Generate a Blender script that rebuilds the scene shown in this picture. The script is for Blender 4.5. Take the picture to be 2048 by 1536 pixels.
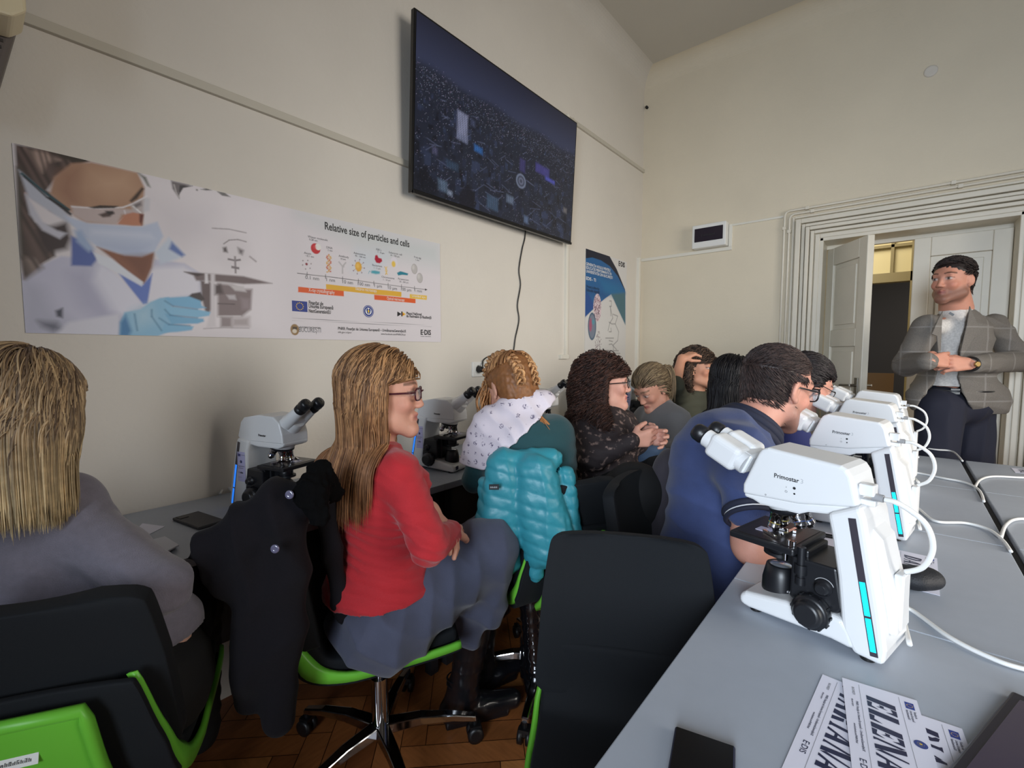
import bpy, bmesh, math, random
import numpy as np
from mathutils import Vector, Matrix

for _o in list(bpy.data.objects):
    bpy.data.objects.remove(_o)
sc = bpy.context.scene
COL = sc.collection
PI = math.pi
rng = np.random.default_rng(7)

# ------------------------------------------------------------------ camera
CAM_H = 1.25
FPX = 920.0
PITCH = math.radians(3.92)
YAW = math.radians(40.08)
cd = bpy.data.cameras.new('camera')
cam = bpy.data.objects.new('camera', cd)
COL.objects.link(cam)
cam.location = (0, 0, CAM_H)
cam.rotation_euler = (math.radians(90) - PITCH, 0, YAW)
cd.sensor_width = 36
cd.lens = FPX / 2048 * 36
cd.clip_start = 0.05
sc.camera = cam

# ------------------------------------------------------------------ exposure, sky, daylight
sc.view_settings.view_transform = 'Standard'
sc.view_settings.look = 'None'
sc.view_settings.exposure = 0.0
sc.view_settings.gamma = 1.0
wd = bpy.data.worlds.new('sky')
sc.world = wd
wd.use_nodes = True
wd.node_tree.nodes['Background'].inputs[0].default_value = (0.62, 0.74, 1.0, 1)
wd.node_tree.nodes['Background'].inputs[1].default_value = 0.6


def area_light(name, loc, target, sx, sy, power, color):
    ld = bpy.data.lights.new(name, 'AREA')
    ld.shape = 'RECTANGLE'
    ld.size = sx
    ld.size_y = sy
    ld.energy = power
    ld.color = color
    o = bpy.data.objects.new(name, ld)
    COL.objects.link(o)
    o.location = loc
    d = Vector(target) - Vector(loc)
    o.rotation_euler = d.to_track_quat('-Z', 'Y').to_euler()
    return o


# daylight entering by the windows behind the photographer and in the right wall
l_ = area_light('daylight_rear_window', (0.60, -2.02, 1.70), (0.05, 3.6, 0.85), 1.0, 1.6, 33, (0.79, 0.89, 1.0))
l_.data.spread = math.radians(84)
l_ = area_light('daylight_right_window', (2.5, 1.6, 1.65), (-1.8, 2.4, 0.95), 1.9, 1.7, 28, (1.0, 0.93, 0.83))
l_.data.spread = math.radians(86)
area_light('far_room_fill_lamp', (1.2, 8.2, 2.2), (-0.6, 8.0, 0.0), 1.0, 1.0, 22, (1.0, 0.95, 0.85))  # fill lamp added to brighten the far room's floor; no window stands there
# ceiling lamp of the hallway behind the open door
area_light('hallway_lamp', (-0.6, 5.6, 3.0), (-0.9, 6.3, 0.9), 0.9, 0.9, 28, (1.0, 0.89, 0.68))


# ------------------------------------------------------------------ photograph geometry helpers
F_ = np.array([-math.sin(YAW) * math.cos(PITCH), math.cos(YAW) * math.cos(PITCH), -math.sin(PITCH)])
R_ = np.array([math.cos(YAW), math.sin(YAW), 0.0])
U_ = np.cross(R_, F_)
CAM = np.array([0, 0, CAM_H])
FH = np.array([-math.sin(YAW), math.cos(YAW), 0.0])
UP = np.array([0, 0, 1.0])


def ray(x, y):
    return F_ * FPX + R_ * (x - 1024) - U_ * (y - 768)


def at(x, y, dep):
    return CAM + ray(x, y) / FPX * dep


def on(x, y, ax, v):
    d = ray(x, y)
    return CAM + d * (v - CAM[ax]) / d[ax]


def onz(x, y, z=0.75):
    return on(x, y, 2, z)


# ------------------------------------------------------------------ materials
def lin(c):
    return tuple(((v / 255) / 12.92 if v / 255 <= 0.04045 else ((v / 255 + 0.055) / 1.055) ** 2.4) for v in c)


MATS = {}


def mat(name, rgb, rough=0.5, metal=0.0, var=0.0, vscale=8.0, bump=0.0, bscale=200.0, emit=None, estr=0.0,
        alpha=None, spec=0.5, sheen=0.0, coat=0.0, attr=None, trans=0.0, stretch=None):
    if name in MATS:
        return MATS[name]
    m = bpy.data.materials.new(name)
    m.use_nodes = True
    nt = m.node_tree
    b = nt.nodes['Principled BSDF']
    c = lin(rgb) + (1,)
    b.inputs['Base Color'].default_value = c
    b.inputs['Roughness'].default_value = rough
    b.inputs['Metallic'].default_value = metal
    b.inputs['Specular IOR Level'].default_value = spec
    if sheen:
        b.inputs['Sheen Weight'].default_value = sheen
        b.inputs['Sheen Roughness'].default_value = 0.5
    if coat:
        b.inputs['Coat Weight'].default_value = coat
        b.inputs['Coat Roughness'].default_value = 0.1
    if trans:
        b.inputs['Transmission Weight'].default_value = trans
    if alpha is not None:
        b.inputs['Alpha'].default_value = alpha
    tc = nt.nodes.new('ShaderNodeTexCoord')
    vec = tc.outputs['Object']
    if stretch:
        mp = nt.nodes.new('ShaderNodeMapping')
        mp.inputs['Scale'].default_value = stretch
        nt.links.new(vec, mp.inputs['Vector'])
        vec = mp.outputs['Vector']
    colout = None
    if attr:
        at_ = nt.nodes.new('ShaderNodeAttribute')
        at_.attribute_name = attr
        colout = at_.outputs['Color']
    if var > 0:
        n = nt.nodes.new('ShaderNodeTexNoise')
        n.inputs['Scale'].default_value = vscale
        n.inputs['Detail'].default_value = 5
        nt.links.new(vec, n.inputs['Vector'])
        mr = nt.nodes.new('ShaderNodeMapRange')
        mr.inputs[1].default_value = 0.3
        mr.inputs[2].default_value = 0.7
        mr.inputs[3].default_value = 1 - var
        mr.inputs[4].default_value = 1 + var
        nt.links.new(n.outputs['Fac'], mr.inputs[0])
        mx = nt.nodes.new('ShaderNodeVectorMath')
        mx.operation = 'SCALE'
        if colout is None:
            mx.inputs[0].default_value = c[:3]
        else:
            nt.links.new(colout, mx.inputs[0])
        nt.links.new(mr.outputs[0], mx.inputs['Scale'])
        colout = mx.outputs[0]
    if colout is not None:
        nt.links.new(colout, b.inputs['Base Color'])
    if bump > 0:
        n2 = nt.nodes.new('ShaderNodeTexNoise')
        n2.inputs['Scale'].default_value = bscale
        n2.inputs['Detail'].default_value = 3
        nt.links.new(vec, n2.inputs['Vector'])
        bp = nt.nodes.new('ShaderNodeBump')
        bp.inputs['Strength'].default_value = bump
        bp.inputs['Distance'].default_value = 0.004
        nt.links.new(n2.outputs['Fac'], bp.inputs['Height'])
        nt.links.new(bp.outputs['Normal'], b.inputs['Normal'])
    if emit is not None:
        b.inputs['Emission Color'].default_value = lin(emit) + (1,)
        b.inputs['Emission Strength'].default_value = estr
        if attr and emit == (0, 0, 0):
            nt.links.new(colout, b.inputs['Emission Color'])
    MATS[name] = m
    return m


# ------------------------------------------------------------------ objects
def tag(o, label=None, cat=None, group=None, kind=None):
    if label:
        o['label'] = label
    if cat:
        o['category'] = cat
    if group:
        o['group'] = group
    if kind:
        o['kind'] = kind
    return o


def empty(name, loc=(0, 0, 0), rz=0.0, label=None, cat=None, group=None):
    o = bpy.data.objects.new(name, None)
    COL.objects.link(o)
    o.location = tuple(float(v) for v in loc)
    o.rotation_euler = (0, 0, rz)
    o.empty_display_size = 0.05
    return tag(o, label, cat, group)


def copy_tree(o, parent=None):
    c = o.copy()
    COL.objects.link(c)
    if parent is not None:
        c.parent = parent
    for ch in [x for x in COL.objects if x.parent == o]:
        copy_tree(ch, c)
    return c


def frame_from(y, z=(0, 0, 1)):
    """rotation whose columns are X, Y, Z with Y along y."""
    y = np.array(y, float)
    y /= np.linalg.norm(y)
    x = np.cross(y, np.array(z, float))
    x /= np.linalg.norm(x)
    return np.column_stack([x, y, np.cross(x, y)])


class MB:
    """collects shapes for ONE mesh object; several materials by slot"""

    def __init__(s):
        s.v = []
        s.f = []
        s.m = []
        s.sm = []

    def add(s, V, Fs, mi=0, smooth=False):
        n = len(s.v)
        s.v.extend([tuple(float(c) for c in p) for p in V])
        for f in Fs:
            s.f.append(tuple(int(i) + n for i in f))
            s.m.append(mi)
            s.sm.append(smooth)
        return s

    def box(s, c, d, mi=0, rot=None):
        V = [np.array([x * d[0] / 2, y * d[1] / 2, z * d[2] / 2]) for x in (-1, 1) for y in (-1, 1) for z in (-1, 1)]
        if rot is not None:
            V = [rot @ p for p in V]
        V = [p + np.array(c) for p in V]
        return s.add(V, [(0, 1, 3, 2), (4, 6, 7, 5), (0, 4, 5, 1), (2, 3, 7, 6), (0, 2, 6, 4), (1, 5, 7, 3)], mi)

    def bb(s, a, b, mi=0):
        return s.box([(a[i] + b[i]) / 2 for i in range(3)], [abs(b[i] - a[i]) for i in range(3)], mi)

    def prism(s, poly, a, b, axis=1, mi=0):
        """extrude 2-D polygon (the two other axes in order) along axis from a to b"""
        n = len(poly)
        V = []
        for t in (a, b):
            for p in poly:
                q = list(p)
                q.insert(axis, t)
                V.append(q)
        Fs = [tuple(range(n))[::-1], tuple(range(n, 2 * n))]
        for i in range(n):
            j = (i + 1) % n
            Fs.append((i, j, n + j, n + i))
        return s.add(V, Fs, mi)

    def lathe(s, prof, o, ax, mi=0, n=24, smooth=True):
        """prof: (distance along axis, radius)"""
        Mx = frame_from(ax, (0, 0, 1) if abs(ax[2]) < 0.9 * np.linalg.norm(ax) else (1, 0, 0))
        V = []
        for (h, r) in prof:
            for k in range(n):
                t = 2 * PI * k / n
                V.append(np.array(o) + Mx[:, 1] * h + Mx[:, 0] * r * math.cos(t) + Mx[:, 2] * r * math.sin(t))
        Fs = []
        for i in range(len(prof) - 1):
            for k in range(n):
                j = (k + 1) % n
                Fs.append((i * n + k, i * n + j, (i + 1) * n + j, (i + 1) * n + k))
        s.add(V, Fs, mi, smooth)
        m = len(prof) - 1
        s.add([V[k] for k in range(n)], [tuple(range(n))[::-1]], mi)
        s.add([V[m * n + k] for k in range(n)], [tuple(range(n))], mi)
        return s

    def cyl(s, a, b, r, r2=None, mi=0, n=20):
        a = np.array(a, float)
        b = np.array(b, float)
        L = np.linalg.norm(b - a)
        return s.lathe([(0, r), (L, r if r2 is None else r2)], a, (b - a) / L, mi, n)

    def tube(s, pts, r, mi=0, n=8, closed=False, flat=1.0):
        P = [np.array(p, float) for p in pts]
        m = len(P)
        rr = r if hasattr(r, '__len__') else [r] * m
        up = np.array([0.13, 0.21, 0.97])
        V = []
        x = None
        for i in range(m):
            if closed:
                t = P[(i + 1) % m] - P[i - 1]
            else:
                t = P[min(i + 1, m - 1)] - P[max(i - 1, 0)]
            t = t / (np.linalg.norm(t) + 1e-9)
            if x is None:
                x = np.cross(t, up)
                if np.linalg.norm(x) < 0.1:
                    x = np.cross(t, [1, 0, 0])
            x = x - t * (x @ t)
            x /= np.linalg.norm(x) + 1e-9
            y = np.cross(t, x)
            for k in range(n):
                a = 2 * PI * k / n
                V.append(P[i] + (x * math.cos(a) + y * math.sin(a) * flat) * rr[i])
        Fs = []
        for i in range(m if closed else m - 1):
            for k in range(n):
                j = (k + 1) % n
                i2 = (i + 1) % m
                Fs.append((i * n + k, i * n + j, i2 * n + j, i2 * n + k))
        if not closed:
            Fs.append(tuple(range(n))[::-1])
            Fs.append(tuple(range((m - 1) * n, m * n)))
        return s.add(V, Fs, mi, True)

    def flat(s, poly3, th=0.0, nrm=(0, 0, 1), mi=0):
        """flat polygon in space, given thickness th along nrm"""
        n = len(poly3)
        nr = np.array(nrm, float)
        if th == 0:
            return s.add(poly3, [tuple(range(n))], mi)
        V = [np.array(p) for p in poly3] + [np.array(p) + nr * th for p in poly3]
        Fs = [tuple(range(n))[::-1], tuple(range(n, 2 * n))]
        for i in range(n):
            j = (i + 1) % n
            Fs.append((i, j, n + j, n + i))
        return s.add(V, Fs, mi)

    def text(s, txt, size, org, xd, yd, mi=0, shear=0.0, bold=0.0, align='LEFT', sx=1.0, maxw=None, space=1.0):
        cu = bpy.data.curves.new('t', 'FONT')
        cu.body = txt
        cu.size = size
        cu.shear = shear
        cu.offset = bold
        cu.align_x = align
        cu.space_character = space
        cu.resolution_u = 3
        o = bpy.data.objects.new('t', cu)
        COL.objects.link(o)
        dg = bpy.context.evaluated_depsgraph_get()
        dg.update()
        me = bpy.data.meshes.new_from_object(o.evaluated_get(dg))
        xd = np.array(xd, float)
        yd = np.array(yd, float)
        xs = [v.co.x for v in me.vertices] or [0]
        w = max(xs) - min(xs)
        if maxw:
            sx = maxw / w if w > 0 else 1
        V = [np.array(org) + xd * v.co.x * sx + yd * v.co.y for v in me.vertices]
        s.add(V, [tuple(p.vertices) for p in me.polygons], mi)
        bpy.data.objects.remove(o)
        bpy.data.curves.remove(cu)
        bpy.data.meshes.remove(me)
        return s

    def marks(s, org, xd, yd, w, h, mi=0, n=7, seed=1):
        """a line of woven or printed characters too small to read"""
        r = random.Random(seed)
        org, xd, yd = np.array(org, float), np.array(xd, float), np.array(yd, float)
        for k in range(n):
            c = org + xd * (w * (k + 0.5) / n)
            g = w / n * 0.34
            t = h * 0.18
            for (a, b_) in ((-g, g), (-g, -g + t), (g - t, g)) if k % 2 else ((-g, -g + t), (g - t, g)):
                if a == -g and b_ == g:
                    y0 = r.choice((0, h * 0.45, h - t))
                    q = [(a, y0), (b_, y0), (b_, y0 + t), (a, y0 + t)]
                else:
                    hh = h * r.uniform(0.6, 1)
                    q = [(a, 0), (b_, 0), (b_, hh), (a, hh)]
                s.add([c + xd * p[0] + yd * p[1] for p in q], [(0, 1, 2, 3)], mi)
        return s

    def build(s, name, mats, parent=None, bev=0.0, seg=2, loc=None, fixn=True, sub=0, wn=False):
        me = bpy.data.meshes.new(name)
        me.from_pydata(s.v, [], s.f)
        if not isinstance(mats, (list, tuple)):
            mats = [mats]
        for m_ in mats:
            me.materials.append(m_)
        me.polygons.foreach_set('material_index', s.m)
        me.polygons.foreach_set('use_smooth', s.sm)
        me.update()
        if fixn:
            bm = bmesh.new()
            bm.from_mesh(me)
            bmesh.ops.recalc_face_normals(bm, faces=bm.faces)
            bm.to_mesh(me)
            bm.free()
        o = bpy.data.objects.new(name, me)
        COL.objects.link(o)
        if parent is not None:
            o.parent = parent
        if loc is not None:
            o.location = loc
        if bev > 0:
            md = o.modifiers.new('bevel', 'BEVEL')
            md.width = bev
            md.segments = seg
            md.limit_method = 'ANGLE'
            md.angle_limit = math.radians(35)
            md.harden_normals = False
        if sub:
            md = o.modifiers.new('sub', 'SUBSURF')
            md.levels = sub
            md.render_levels = sub
        return o


def struct(o):
    o['kind'] = 'structure'
    return o


def smooth_path(pts, n=8):
    """Catmull-Rom through the points"""
    P = [np.array(p, float) for p in pts]
    out = []
    for i in range(len(P) - 1):
        p0 = P[max(i - 1, 0)]
        p1, p2 = P[i], P[i + 1]
        p3 = P[min(i + 2, len(P) - 1)]
        for k in range(n):
            t = k / n
            out.append(0.5 * ((2 * p1) + (-p0 + p2) * t + (2 * p0 - 5 * p1 + 4 * p2 - p3) * t * t + (-p0 + 3 * p1 - 3 * p2 + p3) * t ** 3))
    out.append(P[-1])
    return out


# ------------------------------------------------------------------ implicit bodies, meshed as one continuous surface
def RC(a, b, ra, rb, k=0.02, sq=None, op='u'):
    """round cone from a to b; sq=(axis, factor) squashes it along an axis"""
    a = np.array(a, float)
    b = np.array(b, float)
    return dict(t='rc', a=a, b=b, ra=ra, rb=rb, k=k, op=op, sq=sq, c=(a + b) / 2, R=np.linalg.norm(b - a) / 2 + max(ra, rb))


def EL(c, r, k=0.02, M=None, op='u'):
    return dict(t='el', c=np.array(c, float), r=np.array(r, float), k=k, M=np.eye(3) if M is None else M, op=op, R=max(r))


def BX(c, hs, rad, k=0.02, M=None, op='u'):
    return dict(t='bx', c=np.array(c, float), h=np.array(hs, float), rad=rad, k=k, M=np.eye(3) if M is None else M, op=op,
                R=float(np.linalg.norm(hs)) + rad)


def prim_eval(p, X):
    if p['t'] == 'rc':
        a, b = p['a'], p['b']
        ba = b - a
        L2 = ba @ ba + 1e-12
        Y = X - a
        if p['sq'] is not None:
            n, fct = p['sq']
            dn = Y @ n
            # squash relative to the line a-b
            t0 = np.clip((Y @ ba) / L2, 0, 1)
            ln = t0 * (ba @ n)
            Y = Y + np.outer((dn - ln) * (fct - 1), n)
            t = t0
        else:
            t = np.clip((Y @ ba) / L2, 0, 1)
        d = np.linalg.norm(Y - t[:, None] * ba, axis=1) - (p['ra'] + (p['rb'] - p['ra']) * t)
        if p['sq'] is not None:
            d = d / math.sqrt(max(p['sq'][1], 1.0))
        return d
    Y = (X - p['c']) @ p['M']
    if p['t'] == 'el':
        k0 = np.linalg.norm(Y / p['r'], axis=1)
        k1 = np.linalg.norm(Y / p['r'] ** 2, axis=1)
        return np.where(k1 > 1e-6, k0 * (k0 - 1) / np.maximum(k1, 1e-6), -min(p['r']))
    q = np.abs(Y) - p['h']
    return np.linalg.norm(np.maximum(q, 0), axis=1) + np.minimum(q.max(axis=1), 0) - p['rad']


def sdf_eval(prims, X, far=0.5):
    d = np.full(len(X), far)
    for p in prims:
        cd_ = np.linalg.norm(X - p['c'], axis=1) - p['R']
        k = max(p['k'], 1e-4)
        if p['op'] == 'u':
            idx = np.nonzero(cd_ < d + k)[0]
            if len(idx) == 0:
                continue
            e = prim_eval(p, X[idx])
            a = d[idx]
            h = np.maximum(k - np.abs(a - e), 0) / k
            d[idx] = np.minimum(a, e) - h * h * k / 4
        else:
            idx = np.nonzero(cd_ < k + 0.02)[0]
            if len(idx) == 0:
                continue
            e = -prim_eval(p, X[idx])
            a = d[idx]
            h = np.maximum(k - np.abs(a - e), 0) / k
            d[idx] = np.maximum(a, e) + h * h * k / 4
    return d


def mesh_sdf(prims, h, cut=None):
    """naive surface nets on a sparse-filled grid; cut=(fn) extra function max'ed in"""
    us = [p for p in prims if p['op'] == 'u']
    lo = np.min([p['c'] - p['R'] for p in us], axis=0) - 4 * h
    hi = np.max([p['c'] + p['R'] for p in us], axis=0) + 4 * h
    B = 4
    nb = np.ceil((hi - lo) / (h * B)).astype(int) + 1
    gi = np.stack(np.meshgrid(*[np.arange(n) for n in nb], indexing='ij'), -1).reshape(-1, 3)
    cen = lo + (gi * B + (B - 1) / 2) * h

    def ev(X):
        d = sdf_eval(prims, X)
        if cut is not None:
            d = np.maximum(d, cut(X))
        return d
    dc = ev(cen)
    act = np.abs(dc) < h * B * 1.6
    G = np.repeat(np.repeat(np.repeat(dc.reshape(nb).astype(np.float32), B, 0), B, 1), B, 2)
    ga = gi[act]
    off = np.stack(np.meshgrid(*[np.arange(B)] * 3, indexing='ij'), -1).reshape(-1, 3)
    idx = (ga[:, None, :] * B + off[None]).reshape(-1, 3)
    G[idx[:, 0], idx[:, 1], idx[:, 2]] = ev(lo + idx * h)
    S = G < 0
    nx, ny, nz = G.shape
    cnt = np.zeros((nx - 1, ny - 1, nz - 1), np.int8)
    for a in (0, 1):
        for b in (0, 1):
            for c in (0, 1):
                cnt += S[a:nx - 1 + a, b:ny - 1 + b, c:nz - 1 + c]
    cells = np.argwhere((cnt > 0) & (cnt < 8))
    vid = np.full((nx - 1, ny - 1, nz - 1), -1, np.int32)
    vid[cells[:, 0], cells[:, 1], cells[:, 2]] = np.arange(len(cells))
    corners = np.array([(a, b, c) for a in (0, 1) for b in (0, 1) for c in (0, 1)])
    ci = cells[:, None, :] + corners[None]
    val = G[ci[..., 0], ci[..., 1], ci[..., 2]]
    acc = np.zeros((len(cells), 3))
    num = np.zeros(len(cells))
    for i in range(8):
        for j in range(i + 1, 8):
            if np.abs(corners[i] - corners[j]).sum() != 1:
                continue
            a, b = val[:, i], val[:, j]
            m = (a < 0) != (b < 0)
            t = np.where(m, a / np.where(m, a - b, 1), 0)
            pt = corners[i] + t[:, None] * (corners[j] - corners[i])
            acc += np.where(m[:, None], pt, 0)
            num += m
    V = lo + (cells + acc / np.maximum(num, 1)[:, None]) * h
    quads = []
    for ax in range(3):
        s1 = [slice(None)] * 3
        s2 = [slice(None)] * 3
        s1[ax] = slice(0, -1)
        s2[ax] = slice(1, None)
        e = np.argwhere(S[tuple(s1)] != S[tuple(s2)])
        o1, o2 = [(1, 2), (2, 0), (0, 1)][ax]
        ok = (e[:, o1] > 0) & (e[:, o2] > 0) & (e[:, o1] < G.shape[o1] - 1) & (e[:, o2] < G.shape[o2] - 1)
        e = e[ok]
        q = []
        for (da, db) in ((0, 0), (-1, 0), (-1, -1), (0, -1)):
            c = e.copy()
            c[:, o1] += da
            c[:, o2] += db
            q.append(vid[c[:, 0], c[:, 1], c[:, 2]])
        q = np.stack(q, 1)
        pos = S[e[:, 0], e[:, 1], e[:, 2]]
        q = np.where(pos[:, None], q, q[:, ::-1])
        quads.append(q[(q >= 0).all(axis=1)])
    return V, np.concatenate(quads)


def fast_mesh(name, V, Q, mats, parent=None, color=None, smooth=True, mi=None):
    me = bpy.data.meshes.new(name)
    me.vertices.add(len(V))
    me.vertices.foreach_set('co', np.ascontiguousarray(V, np.float32).ravel())
    k = Q.shape[1]
    me.loops.add(len(Q) * k)
    me.loops.foreach_set('vertex_index', np.ascontiguousarray(Q, np.int32).ravel())
    me.polygons.add(len(Q))
    me.polygons.foreach_set('loop_start', np.arange(0, len(Q) * k, k, dtype=np.int32))
    me.polygons.foreach_set('loop_total', np.full(len(Q), k, np.int32))
    if not isinstance(mats, (list, tuple)):
        mats = [mats]
    for m_ in mats:
        me.materials.append(m_)
    me.update(calc_edges=True)
    me.validate()
    me.polygons.foreach_set('use_smooth', np.full(len(me.polygons), smooth))
    if mi is not None:
        me.polygons.foreach_set('material_index', np.asarray(mi, np.int32))
    if color is not None:
        ca = me.color_attributes.new('col', 'FLOAT_COLOR', 'POINT')
        c4 = np.ones((len(V), 4), np.float32)
        c4[:, :3] = color
        ca.data.foreach_set('color', c4.ravel())
    o = bpy.data.objects.new(name, me)
    COL.objects.link(o)
    if parent is not None:
        o.parent = parent
    return o


def vnormals(V, Q):
    n = np.cross(V[Q[:, 2]] - V[Q[:, 0]], V[Q[:, 3]] - V[Q[:, 1]])
    N = np.zeros_like(V)
    for i in range(4):
        np.add.at(N, Q[:, i], n)
    return N / (np.linalg.norm(N, axis=1)[:, None] + 1e-12)


def relax(V, Q, it=1, w=0.5):
    for _ in range(it):
        S_ = np.zeros_like(V)
        c = np.zeros(len(V))
        for i in range(4):
            np.add.at(S_, Q[:, i], V[Q[:, (i + 1) % 4]] + V[Q[:, (i + 3) % 4]])
            np.add.at(c, Q[:, i], 2)
        V = V * (1 - w) + w * S_ / np.maximum(c, 1)[:, None]
    return V


def snoise(P, f, seed=0):
    """cheap smooth pseudo-noise, -1..1"""
    r = np.random.default_rng(seed)
    o = np.zeros(len(P))
    for i in range(5):
        d = r.normal(size=3)
        d /= np.linalg.norm(d)
        o += np.sin(P @ d * f * (0.7 + 0.25 * i) + r.uniform(0, 6.28) + 1.3 * np.sin(P @ r.normal(size=3) * f * 0.5 + r.uniform(0, 6)))
    return o / 3.0


def folds(V, N, amp, freq, dirs, seed=0):
    """cloth folds: ridges running across the given directions"""
    for j, (d, wgt) in enumerate(dirs):
        d = np.array(d, float)
        d /= np.linalg.norm(d)
        ph = V @ d * freq * 3.0 + 2.6 * snoise(V, freq * 0.30, seed + j) + 0.8 * snoise(V, freq * 0.9, seed + 20 + j)
        m = 0.5 + 0.5 * snoise(V, freq * 0.25, seed + 50 + j)
        V = V + N * (amp * wgt * (np.clip(m, 0, 1) * (1 - np.abs(np.sin(ph * 0.5)) * 2)))[:, None]
    return V


def cloth(name, prims, h, material, parent, amp=0.003, freq=60, dirs=(((0, 0, 1), 1.0),), cut=None, seed=0, color=None):
    V, Q = mesh_sdf(prims, h, cut)
    N = vnormals(V, Q)
    if amp > 0:
        V = folds(V, N, amp, freq, dirs, seed)
    V = relax(V, Q, 1, 0.4)
    c = color(V) if color else None
    return fast_mesh(name, V, Q, material, parent, c)


# ------------------------------------------------------------------ heads, hands, hair
class Head:
    """frame: X right, Y face direction, Z crown; s = size factor"""

    def __init__(s, c, face, up=(0, 0, 1), size=1.0):
        s.c = np.array(c, float)
        s.M = frame_from(face, up)
        s.s = size

    def w(s, x, y, z):
        return s.c + s.M @ (np.array([x, y, z]) * s.s)

    def loc(s, P):
        return ((P - s.c) @ s.M) / s.s


def head_prims(H, male=False, neck_to=None, neck_r=0.055):
    w, s, M = H.w, H.s, H.M
    jw = 0.056 if male else 0.050
    P = [
        EL(w(0, -0.012, 0.045), np.array([0.074, 0.094, 0.078]) * s, 0.02, M),
        EL(w(0, 0.020, -0.01), np.array([0.062, 0.070, 0.085]) * s, 0.03, M),
        RC(w(-jw, 0.012, -0.062), w(-0.014, 0.074, -0.092), 0.022 * s, 0.018 * s, 0.03),
        RC(w(jw, 0.012, -0.062), w(0.014, 0.074, -0.092), 0.022 * s, 0.018 * s, 0.03),
        EL(w(0, 0.076, -0.094), np.array([0.020, 0.016, 0.016]) * s, 0.02, M),
        RC(w(-0.034, 0.079, 0.036), w(0.034, 0.079, 0.036), 0.010 * s, 0.010 * s, 0.02),
        EL(w(-0.038, 0.066, -0.018), np.array([0.017, 0.015, 0.016]) * s, 0.02, M),
        EL(w(0.038, 0.066, -0.018), np.array([0.017, 0.015, 0.016]) * s, 0.02, M),
        EL(w(-0.031, 0.099, 0.018), np.array([0.015, 0.015, 0.011]) * s, 0.014, M, 's'),
        EL(w(0.031, 0.099, 0.018), np.array([0.015, 0.015, 0.011]) * s, 0.014, M, 's'),
        EL(w(-0.031, 0.077, 0.015), np.array([0.0165, 0.0135, 0.0125]) * s, 0.004, M),
        EL(w(0.031, 0.077, 0.015), np.array([0.0165, 0.0135, 0.0125]) * s, 0.004, M),
        RC(w(0, 0.084, 0.026), w(0, 0.105, -0.020), 0.0065 * s, 0.0088 * s, 0.010),
        EL(w(-0.010, 0.097, -0.024), np.array([0.008, 0.009, 0.007]) * s, 0.008, M),
        EL(w(0.010, 0.097, -0.024), np.array([0.008, 0.009, 0.007]) * s, 0.008, M),
        RC(w(-0.018, 0.081, -0.052), w(0, 0.0905, -0.049), 0.0044 * s, 0.0050 * s, 0.008),
        RC(w(0.018, 0.081, -0.052), w(0, 0.0905, -0.049), 0.0044 * s, 0.0050 * s, 0.008),
        RC(w(-0.016, 0.081, -0.060), w(0, 0.0880, -0.062), 0.0046 * s, 0.0056 * s, 0.008),
        RC(w(0.016, 0.081, -0.060), w(0, 0.0880, -0.062), 0.0046 * s, 0.0056 * s, 0.008),
        RC(w(-0.020, 0.0955, -0.0558), w(0.020, 0.0955, -0.0558), 0.0022 * s, 0.0022 * s, 0.004, op='s'),
    ]
    for sx in (-1, 1):
        Me = M @ np.array(Matrix.Rotation(sx * math.radians(24), 3, 'Z')) @ np.array(Matrix.Rotation(math.radians(-12), 3, 'X'))
        P.append(EL(w(sx * 0.077, -0.008, 0.004), np.array([0.0075, 0.019, 0.031]) * s, 0.006, Me))
        P.append(EL(w(sx * 0.086, -0.003, 0.008), np.array([0.006, 0.010, 0.017]) * s, 0.004, Me, 's'))
        P.append(EL(w(sx * 0.076, 0.002, -0.024), np.array([0.006, 0.008, 0.010]) * s, 0.006, Me))
    if neck_to is not None:
        P.append(RC(w(0, -0.020, -0.045), neck_to, neck_r * s, (neck_r + 0.010) * s, 0.03))
    return P


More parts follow.
